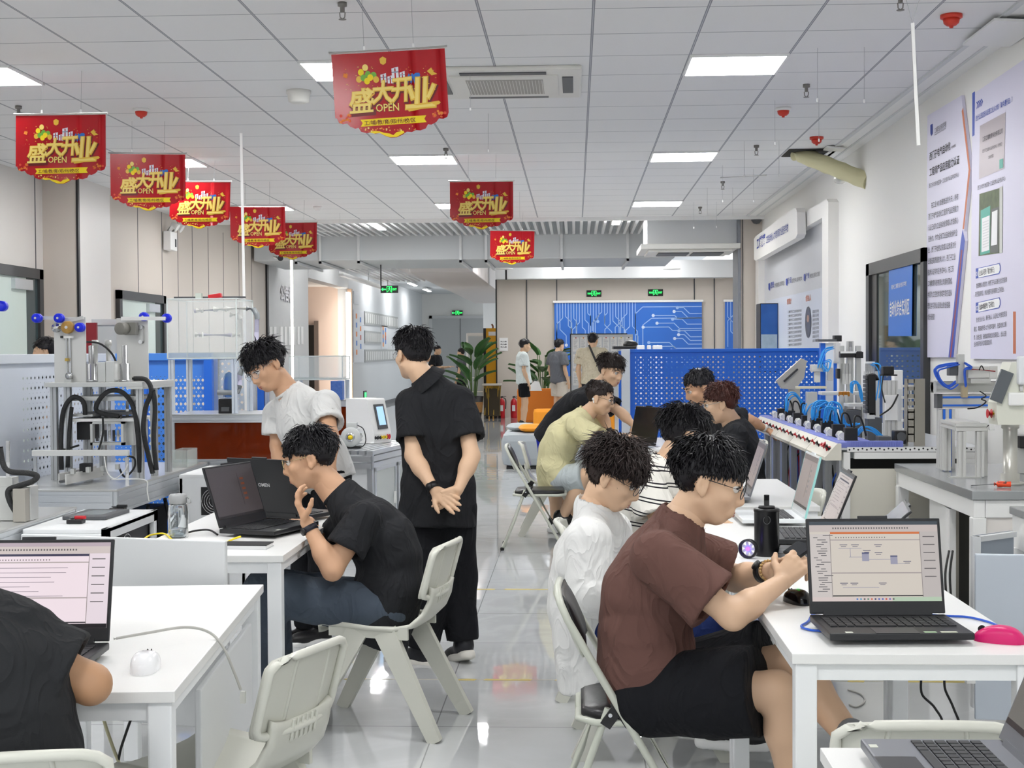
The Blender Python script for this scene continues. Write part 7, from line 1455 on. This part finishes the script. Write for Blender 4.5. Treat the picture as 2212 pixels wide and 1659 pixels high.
    # trousers or shorts
    if legs:
        bm2, ln, bl = bot[:3]; q = [ellip(A3(pv)-np.array((0, 0, .02)), np.array((.143, .105, .10))*s*thin, np.array((lat, fwd/np.linalg.norm(fwd), (0, 0, 1))))]; fl = []
        for a, b, c in ((hl, kl, al), (hr, kr, ar)):
            if ln > 1: e = b.lerp(c, ln-1); fs = [cone(a, b, .088*s+bl*.5, .064*s+bl), cone(b, e, .064*s+bl, .05*s+bl)]; ax = A3((c-b).normalized()); eo = A3(e); st_ = A3(b)
            else: e = a.lerp(b, ln); fs = [cone(a, e, .088*s+bl*.5, .074*s+bl)]; ax = A3((b-a).normalized()); eo = A3(e); st_ = A3(a)
            bf = blend(fs, .03)
            def lg(P, bf=bf, eo=eo, ax=ax): return np.maximum(bf(P), (P-eo) @ ax)
            lg.bb = bf.bb; fl.append(lg)
        def pants(P):
            d = q[0](P)
            for a in fl: d = smin(d, a(P), .03)
            return d+fold(P, .0045, seed+2)
        Mp = MB(); bbs = [q[0].bb]+[a.bb for a in fl]; solid(Mp, pants, h, bm2, (np.min([b[0] for b in bbs], 0)-.02, np.max([b[1] for b in bbs], 0)+.02)); Mp.build('trousers' if ln > 1 else 'shorts', T)
        for k, a in enumerate((al, ar)):
            td = V(nrm((toes or (tuple(fwd), tuple(fwd)))[k])); sd = td.cross(V((0, 0, 1))).normalized(); un = sd.cross(td); sm_, so = shoe or (black, white)
            hp = a-un*.055-td*.045; Xs = np.array((A3(sd), A3(td), A3(un))); c = lambda x, y, z: A3(hp+sd*x+td*y+un*z)
            up_ = blend([ellip(c(0, .05, .045), (.042, .065, .05), Xs), ellip(c(0, .16, .028), (.046, .09, .036), Xs), cone(c(0, .03, .05), c(0, .03, .085), .04, .043)], .03); m_ = MB(); solid(m_, up_, .008, sm_); so_ = m_.build('shoe', T)
            sf = blend([cone(c(0, .01, .0), c(0, .12, .0), .04, .043), cone(c(0, .12, .0), c(.0, .215, .006), .044, .035)], .03); zo = A3(hp); uu = A3(un)
            def sole(P): return np.maximum(sf(P), np.abs((P-zo) @ uu)-.020)
            sole.bb = sf.bb; m_ = MB(); solid(m_, sole, .008, so); m_.build('sole', so_)
    # hair
    hm, vol, n_, ln_, curl_, fr = hair; v_ = vol
    cap = blend([ellip(L(0, -.015, .034), np.array((.0785+v_*.45, .097+v_*.45, .083+v_*.9))*s, X), ellip(L(0, -.058, -.005), np.array((.064+v_*.3, .042+v_*.3, .058))*s, X)], .02)
    fz = .055-fr
    def hairf(P):
        q = (P-hc) @ X.T/s; d = cap(P)
        face = np.maximum(np.maximum(q[:, 2]-fz-.25*np.maximum(0, .03-np.abs(q[:, 0])), .052-q[:, 1]), -1)
        side = np.maximum(np.maximum(q[:, 2]-(.022+.3*np.maximum(q[:, 1], -.03)), -.034-q[:, 1]), -1)
        d = d+.010*s*np.clip((.02-q[:, 2])/.06, 0, 1)
        d = np.maximum(d, -face*s); d = np.maximum(d, -side*s); d = np.maximum(d, (-.060-q[:, 2]+.25*(q[:, 1]+.06))*s)
        return d+.003*np.sin(60*q[:, 0]+40*q[:, 1])*np.sin(55*q[:, 2]+30*q[:, 0])
    Mh = MB(); solid(Mh, hairf, (.006 if h < .013 else .009)*s, hm, (hc-.165*s, hc+.165*s)); hv = np.array(Mh.v); rr = random.Random(int(seed*77))
    q = (hv-hc) @ X.T/s; crown = np.array((0, -.05, .125)); ok = np.nonzero(q[:, 2] > -.058)[0]
    for k in range(n_):
        i = ok[rr.randrange(len(ok))]; p = q[i]; nn = nrm(p-np.array((0, -.015, .02))); fl = p-crown; fl = fl+np.array((0, .03 if p[1] > 0 else -.005, -.05)); fl = fl-nn*(fl @ nn); fl = fl/(np.linalg.norm(fl)+1e-6)
        j_ = .10+curl_*.7; fl = nrm(fl+np.array((rr.gauss(0, j_), rr.gauss(0, j_), rr.gauss(0, j_)))); top_ = min(1, max(0, (p[2]-.0)/.05)); l_ = ln_*rr.uniform(.6, 1.25)*(.32+.68*top_)*(1 if p[1] < .04 else .62+fr*8)*(.5 if abs(p[0]) > .058 and p[2] < .075 else 1); lift = (.02+.07*top_)+curl_*.3
        if fr < 0 and p[1] > .03 and p[2] > .05: pass
        a = p-nn*.004; b = a+fl*l_*.5+nn*l_*(lift+.1); c_ = a+fl*l_+nn*l_*(lift*.7-.06)+np.array((rr.gauss(0, curl_), rr.gauss(0, curl_), rr.gauss(0, curl_)-.12*0))*l_
        w_ = .0030*rr.uniform(.6, 1.3); Mh.tube([V(L(*a)), V(L(*b)), V(L(*c_))], [w_*s, w_*.8*s, .0004], hm, 3, False)
    Mh.build('hair', T)
    if glasses:
        m_ = MB(); gm_ = glasses
        for q_ in (-1, 1):
            m_.tube([V(L(q_*.034+.023*math.cos(a), .104-.25*(.023*math.cos(a)*q_+.0)*.6, .002+.019*math.sin(a))) for a in np.linspace(0, 6.283, 19)[:-1]], .0014*s, gm_, 6, closed=True)
            m_.tube([V(L(q_*.057, .098, .010)), V(L(q_*.074, .05, .012)), V(L(q_*.080, -.004, .012)), V(L(q_*.081, -.03, -.006))], .0014*s, gm_, 6)
        m_.tube([V(L(-.012, .106, .006)), V(L(0, .109, .009)), V(L(.012, .106, .006))], .0013*s, gm_, 6); go = m_.build('glasses', T)
        m_ = MB()
        for q_ in (-1, 1): m_.add([V(L(q_*.034+.022*math.cos(a), .104-.15*.022*math.cos(a)*q_, .002+.018*math.sin(a))) for a in np.linspace(0, 6.283, 17)[:-1]], [tuple(range(16))], mat('lens', 'e8eef2', .03, alpha=.14, spec=.8))
        m_.build('lens', go)
    return T, to
def band(T, a, b, t, r, w, m_, name='watch', face=None):      # strap round the arm from a to b at fraction t
    a, b = (q if isinstance(q, Vector) else W(*q) for q in (a, b)); c = a.lerp(b, t); ax = (b-a).normalized(); o = MB()
    o.lathe([(r, -w/2), (r+.004, -w/2), (r+.004, w/2), (r, w/2), (r, -w/2)], c, m_, 20, ax); s_ = o.build(name, T)
    if face: f_ = V(face).normalized(); f_ = (f_-ax*f_.dot(ax)).normalized(); q = MB(); q.lathe([(0, 0), (.016, 0), (.016, .009), (0, .0095)], c+f_*r, black if m_ is not white else white, 16, f_); q.build('watch_case', s_)
def cloth(name, col, mottle=None):          # woven cloth with soft creases
    if name in MATS: return MATS[name]
    m = mat(name, col, .85, mottle=mottle, spec=.25); N = NT(m); tc = N.n('ShaderNodeTexCoord'); mp = N.n('ShaderNodeMapping'); mp.inputs['Rotation'].default_value = (.5, .3, .4); mp.inputs['Scale'].default_value = (1, 1, .55); N.l(tc.outputs['Object'], mp.inputs['Vector'])
    a = N.n('ShaderNodeTexNoise'); a.inputs['Scale'].default_value = 9; a.inputs['Detail'].default_value = 2.5; a.inputs['Distortion'].default_value = 1.1; N.l(mp.outputs[0], a.inputs['Vector'])
    w = N.n('ShaderNodeTexNoise'); w.inputs['Scale'].default_value = 420; N.l(tc.outputs['Object'], w.inputs['Vector'])
    r_ = N.m('SUBTRACT', 1., N.m('POWER', N.m('ABSOLUTE', N.m('MULTIPLY', N.m('SUBTRACT', a.outputs[0], .5), 3.4)), .8))
    bp = N.n('ShaderNodeBump'); bp.inputs['Strength'].default_value = .55; bp.inputs['Distance'].default_value = .018; N.l(r_, bp.inputs['Height'])
    b2 = N.n('ShaderNodeBump'); b2.inputs['Strength'].default_value = .12; b2.inputs['Distance'].default_value = .004; N.l(w.outputs[0], b2.inputs['Height']); N.l(bp.outputs[0], b2.inputs['Normal']); N.l(b2.outputs[0], N.b.inputs['Normal'])
    return m
hk_ = mat('hair black', '17151a', .42); hb_ = mat('hair brown black', '2c211e', .45); hr_ = mat('hair auburn', '4f2a22', .5); hf_ = mat('hair frizzy', '332826', .5)
tblack = cloth('cotton black', '252629'); tblk2 = cloth('cotton charcoal', '2a2b2d'); twhite = cloth('cotton white', 'e4e4e2'); tbrown = cloth('cotton brown', '6b4d46'); tyel = cloth('cotton pale yellow', 'e3dcae'); denim = cloth('denim', '363f4c', mottle=(6, '59636f')); jeanp = cloth('pale denim', 'c3ccce'); navy = cloth('navy cotton', '1d2c5c'); kblack = cloth('black twill', '18191d'); blueS = cloth('sport blue', '2334b8')
stripe = cloth('striped cotton', 'efece4'); N = NT(stripe); x = N.xyz(); q = N.m('ADD', x[2], N.m('MULTIPLY', x[0], .18)); q = N.m('ADD', q, N.m('MULTIPLY', N.m('SINE', N.m('MULTIPLY', x[1], 9.)), .006))
N.l(N.mix(N.m('MAXIMUM', N.line(q, 0, .062, .0055), N.line(q, .014, .062, .0055)), lin('efece4'), lin('26242a')), N.b.inputs['Base Color'])
gold_ = mat('gold wire', 'c9b48a', .25, .8); gk = mat('frame black', '1b1c22', .3); silv = mat('silver wire', 'c9ced2', .2, .8)
HS = lambda m_, v=.012, n=1500, l=.05, c=.12, fr=0.: (m_, v, n, l, c, fr)
# seated at the left desk, hand at the chin
T, to = person('seated person in black T-shirt and blue jeans, hand at chin, facing the laptops', (668, 990, 5.62), (-.95, -.12, -.26), (738, 1072, 5.62), (782, 1125, 5.45), (770, 1112, 5.82), (718, 1232, 5.36), (705, 1190, 5.92), (662, 1128, 5.40), (668, 1128, 5.86), (828, 1302, 5.6), (575, 1282, 5.42), (578, 1272, 5.78), (575, 1470, 5.52), (596, 1462, 5.88), (880, 1195, 5.62), (tblack, .60, .022, .16), (denim, 1.95, .022), HS(hk_, .014, 2600, .042, .12, .01), 1, 1.0, (-.12, 0, 1), hands=({'d': (-.45, .0, 1), 'n': (1, .2, .35), 'curl': [.35, .45, .5, .55], 'thumb': .9}, {'d': (-1, -.1, .0), 'n': (0, 0, -1), 'curl': .3}), glasses=gold_, h=.0095, seed=1.3, toes=((-1, .1, 0), (-1, .1, 0)), shoe=(black, white))
band(T, (718, 1232, 5.36), (662, 1128, 5.40), .86, .027, .022, mat('strap navy', '22232e', .5), 'watch', (-1, -.6, 0))
# standing black polo
T, to = person('standing person in black polo and trousers, hands clasped behind the back', (892, 764, 6.68), (-.55, .80, -.14), (931, 832, 6.66), (889, 870, 6.64), (994, 868, 6.66), (893, 985, 6.55), (1019, 985, 6.55), (938, 1058, 6.45), (990, 1058, 6.46), (945, 1090, 6.66), (928, 1258, 6.62), (988, 1248, 6.72), (915, 1408, 6.66), (1000, 1392, 6.70), (950, 980, 6.69), (tblack, .70, .022, .10, .005), (kblack, 1.93, .026), HS(hk_, .014, 2600, .038, .14), 0, .98, hands=({'d': (.75, -.05, -.55), 'n': (.1, -1, .15), 'curl': .3, 'spread': 1.2, 'flip': -1}, {'d': (-.75, -.15, -.42), 'n': (.1, 1, .1), 'curl': .5}), glasses=silv, h=.0105, seed=2.1, toes=((-.95, .3, .05), (-.45, .85, -.32)), shoe=(mat('shoe dark', '23242a', .5), mat('sole white', 'e6e2da', .5)), extras=('collar',))
band(T, (893, 985, 6.55), (938, 1058, 6.45), .93, .026, .03, black, 'watch', (-.6, -1, .2))
# leaning white T-shirt
T, to = person('person in white T-shirt leaning to the left behind the laptops, looking down', (574, 792, 7.1), (-.52, -.70, -.50), (628, 850, 7.15), (703, 875, 6.98), (598, 893, 7.32), (713, 940, 6.85), (600, 965, 7.3), (715, 1010, 6.8), (612, 1030, 7.15), (697, 1020, 7.15), (700, 1175, 7.1), (660, 1175, 7.25), (700, 1360, 7.15), (665, 1360, 7.3), (668, 930, 7.16), (twhite, .62, .019, .06), (kblack, 1.95, .02), HS(hk_, .018, 2200, .055, .18, .018), 1, 1.0, (-.42, -.05, 1), glasses=silv, h=.0105, seed=3.7)
# brown T-shirt
T, to = person('seated person in brown T-shirt and black shorts at the pink mouse desk', (1532, 1040, 4.16), (.92, -.16, -.30), (1468, 1130, 4.17), (1468, 1185, 4.36), (1424, 1205, 3.98), (1588, 1250, 4.40), (1583, 1330, 3.90), (1668, 1232, 4.20), (1688, 1258, 4.02), (1418, 1478, 4.18), (1705, 1428, 4.12), (1680, 1490, 3.96), (1850, 1610, 3.92), (1722, 1745, 4.0), (1352, 1340, 4.18), (tbrown, .74, .034, .03, .0065), (kblack, .84, .055), HS(hk_, .016, 3000, .05, .1, .010), 0, 1.0, hands=({'d': (.8, -.3, .35), 'n': (.2, -.7, -.6), 'curl': .75}, {'d': (.5, .35, .5), 'n': (.3, .8, -.2), 'curl': .8}), glasses=gk, h=.008, seed=4.4, toes=((1, -.2, -.1), (1, .1, 0)), shoe=(mat('shoe grey', '8d8f92', .6), white))
band(T, (1588, 1250, 4.40), (1668, 1232, 4.20), .80, .029, .026, black, 'watch', (0, -1, .6)); c0, c1 = W(1588, 1250, 4.4), W(1668, 1232, 4.2); m = MB(); ax = (c1-c0).normalized(); xx, yy = frame(ax); cc = c0.lerp(c1, .93)
for k in range(20): a = k*.3142; m.ell(cc+(xx*math.cos(a)+yy*math.sin(a))*.031, (.0045,)*3, mat('wood beads', 'c9a56c', .4), None, 8, 6)
m.build('bracelet', T)
a, b = W(1708, 1200, 4.10), W(1738, 1178, 4.12); t = thing('phone', 'thin black phone held between the hands over the pink mouse desk', 'phone', a); MB().bar(a, b, .075, .009, black, up=(-.4, -.3, .85), bev=.003).build('case', t); MB().bar(a+V((.002, -.002, .006)), b+V((.002, -.002, .006)), .068, .001, mat('phone glass', '2a2d33', .1), up=(-.4, -.3, .85)).build('screen', t)
# frizzy haired
person('seated person in white long sleeves with frizzy brown hair, head bowed', (1329, 1030, 5.12), (.82, -.28, -.48), (1285, 1100, 5.15), (1318, 1152, 5.36), (1272, 1165, 4.98), (1350, 1262, 5.4), (1278, 1275, 4.92), (1420, 1300, 5.3), (1370, 1330, 5.0), (1275, 1345, 5.2), (1560, 1340, 5.3), (1535, 1350, 5.05), (1560, 1560, 5.3), (1545, 1570, 5.05), (1248, 1240, 5.18), (twhite, 2, .030, .22, .007), (navy, 1.95, .025), HS(hf_, .030, 5200, .055, .24, .012), 0, .98, glasses=gk, h=.0095, seed=5.2)
# striped shirt
person('seated person in striped shirt with red nails reaching over the desk', (1480, 940, 6.02), (.86, .30, -.32), (1440, 1005, 6.02), (1448, 1040, 6.2), (1398, 1048, 5.85), (1475, 1120, 6.3), (1425, 1130, 5.80), (1560, 1122, 6.28), (1528, 1124, 6.0), (1372, 1205, 6.05), (1500, 1195, 6.2), (1490, 1205, 5.95), (1500, 1410, 6.2), (1490, 1420, 5.95), (1350, 1110, 6.05), (stripe, .75, .03, .08), (kblack, 1.95, .02), HS(hk_, .016, 2200, .055, .15, .0), 0, 1.0, hands=(None, {'d': (1, -.02, -.12), 'n': (0, -.1, -1), 'curl': .22, 'nails': True}), h=.0105, seed=6.1)
# pale yellow T-shirt
T, to = person('seated person in pale yellow T-shirt typing at the farthest desk', (1297, 860, 10.95), (.90, -.25, -.28), (1262, 897, 10.98), (1262, 912, 11.18), (1243, 918, 10.76), (1308, 948, 11.2), (1293, 952, 10.72), (1352, 942, 11.15), (1343, 945, 10.8), (1205, 1030, 10.98), (1268, 1020, 11.1), (1262, 1028, 10.82), (1235, 1125, 11.1), (1212, 1122, 10.84), (1182, 962, 10.98), (tyel, .8, .03, .06), (jeanp, .95, .03), HS(hb_, .013, 900, .035, .12, -.006), 0, 1.05, glasses=gk, h=.0135, seed=7.3, toes=((1, -.1, 0), (1, -.3, 0)))
p = W(1281, 862, 10.82); MB().ell(p, (.008, .008, .011), white, None, 10, 8).cyl(p, p+V((.006, -.003, -.028)), .004, white, 8).build('earbud', T)
# bending black T-shirt
T, to = person('person in black T-shirt and blue shorts bending over the farthest desk', (1320, 800, 11.3), (.70, -.62, -.34), (1285, 840, 11.38), (1300, 862, 11.6), (1255, 868, 11.22), (1342, 892, 11.5), (1303, 900, 11.15), (1368, 918, 11.4), (1316, 934, 11.15), (1198, 940, 11.5), (1215, 1030, 11.6), (1200, 1035, 11.4), (1215, 1130, 11.65), (1200, 1130, 11.45), (1232, 878, 11.42), (tblack, .62, .024, .05), (blueS, .8, .035), HS(hb_, .018, 1000, .055, .15, .02), 0, 1.04, h=.0135, seed=8.2)
band(T, (1303, 900, 11.15), (1316, 934, 11.15), .85, .027, .03, black, 'wristband')
# two at the control bench
T, to = person('person in black T-shirt reaching to the control panel, partly hidden', (1510, 838, 10.0), (-.86, -.25, -.40), (1550, 880, 10.05), (1572, 905, 9.9), (1562, 892, 10.25), (1618, 908, 9.95), (1545, 975, 10.25), (1652, 926, 10.1), (1500, 985, 10.1), (1590, 1030, 10.1), (1510, 1040, 10.0), (1505, 1035, 10.25), (1510, 1190, 10.0), (1505, 1185, 10.25), (1592, 960, 10.08), (tblack, .72, .024, .06), (kblack, 1.95, .02), HS(hk_, .014, 1000, .045, .12, -.004), 1, 1.04, h=.0135, seed=9.1, hands=({'d': (.7, .1, -.25), 'n': (.2, .2, -1), 'curl': .5}, None))
band(T, (1618, 908, 9.95), (1652, 926, 10.1), .9, .026, .03, white, 'watch', (0, -1, .6))
person('seated person with curly auburn hair and black T-shirt beside the control bench', (1556, 872, 9.2), (-.95, .10, -.22), (1584, 916, 9.25), (1590, 942, 9.02), (1592, 932, 9.45), (1575, 1010, 8.95), (1570, 1005, 9.45), (1525, 1035, 9.0), (1525, 1030, 9.4), (1608, 1075, 9.22), (1525, 1085, 9.0), (1525, 1080, 9.4), (1530, 1250, 9.0), (1530, 1240, 9.4), (1608, 990, 9.24), (tblack, .75, .024, .06), (kblack, 1.95, .02), HS(hr_, .020, 1700, .04, .24, .0), 0, 1.04, glasses=silv, h=.0125, seed=10.4)
# black shoulder at the lower left corner
person('person in black T-shirt at the lower left corner, seen from behind, elbow on the desk', (-150, 1150, 2.95), (-.1, .95, -.4), (-105, 1322, 2.80), (-220, 1400, 2.78), (38, 1396, 2.78), (-235, 1560, 2.9), (196, 1478, 2.80), (-120, 1480, 3.15), (120, 1462, 3.12), (-15, 1700, 2.74), (-110, 1690, 3.2), (80, 1690, 3.2), (-110, 2100, 3.2), (80, 2100, 3.2), (-25, 1530, 2.72), (tblk2, .70, .030, .10), (kblack, 1.95, .02), HS(hk_, .014, 700, .045, .12), 2, 1.0, h=.0085, seed=11.9)
# far people, standing
def standing(label, px, Y, ang, topm, botm, ln, hair, H=1.68, arms=0., h=.02, seed=1., skin=0):
    b = W(px, 760, Y); b.z = 0; a = R(ang); f = V((math.cos(a), math.sin(a), 0)); r_ = f.cross(V((0, 0, 1))); k = H/1.70
    q = lambda fx, rx, z: b+(f*fx+r_*rx)*k+V((0, 0, z*k))
    return person(label, q(.03, 0, 1.57), tuple(f-V((0, 0, .12))), q(-.02, 0, 1.42), q(-.02, -.19, 1.37), q(-.02, .19, 1.37), q(-.03, -.24, 1.10), q(-.03, .24, 1.10), q(.06+arms, -.23, .86+arms*1.4), q(.06+arms, .23, .86+arms*1.4), q(0, 0, .92), q(.02, -.09, .49), q(.02, .09, .49), q(-.02, -.09, .08), q(-.02, .09, .08), q(-.02, 0, 1.15), (topm, .7, .03, .06), (botm, ln, .025), hair, skin, 1.0*k, h=h, seed=seed, detail=False)
tg = cloth('cotton grey', '6d7076'); tpat = cloth('patterned cotton', 'e8e0cc', mottle=(30, 'bdb193'))
standing('standing person in white T-shirt and dark shorts by the far plant', 1131, 27.0, 10, cloth('cotton pale', 'e3eceb'), kblack, .75, HS(hk_, .02, 300, .05), 1.70, seed=1.1)
standing('standing person in grey T-shirt looking at the blue screen', 1206, 28.0, 40, tg, cloth('beige cotton', 'd6cdbf'), .8, HS(hk_, .02, 300, .05), 1.70, seed=2.2)
T, to = standing('standing person in patterned shirt with a shoulder strap, seen from behind', 1280, 24.5, 75, tpat, kblack, 1.9, HS(hk_, .016, 300, .04), 1.78, seed=3.3)
p, q = W(1272, 745, 24.32), W(1288, 782, 24.3); MB().bar(p, q, .035, .012, black, up=(0, -1, 0)).build('shoulder_strap', T)
standing('standing person in black T-shirt in the corridor, looking down at a hand', 943, 35.0, -20, tblack, kblack, 1.9, HS(hk_, .014, 300, .04), 1.62, arms=.2, seed=4.1)
standing('standing person in dark grey clothes half hidden behind the tall potted plant', 998, 34.3, 160, tg, kblack, 1.9, HS(hk_, .014, 200, .04), 1.55, seed=5.5)
standing('person behind the white partition, only dark hair and a shoulder showing', 104, 12.2, 200, tblk2, kblack, 1.9, HS(hk_, .02, 300, .05), 1.62, seed=6.6)
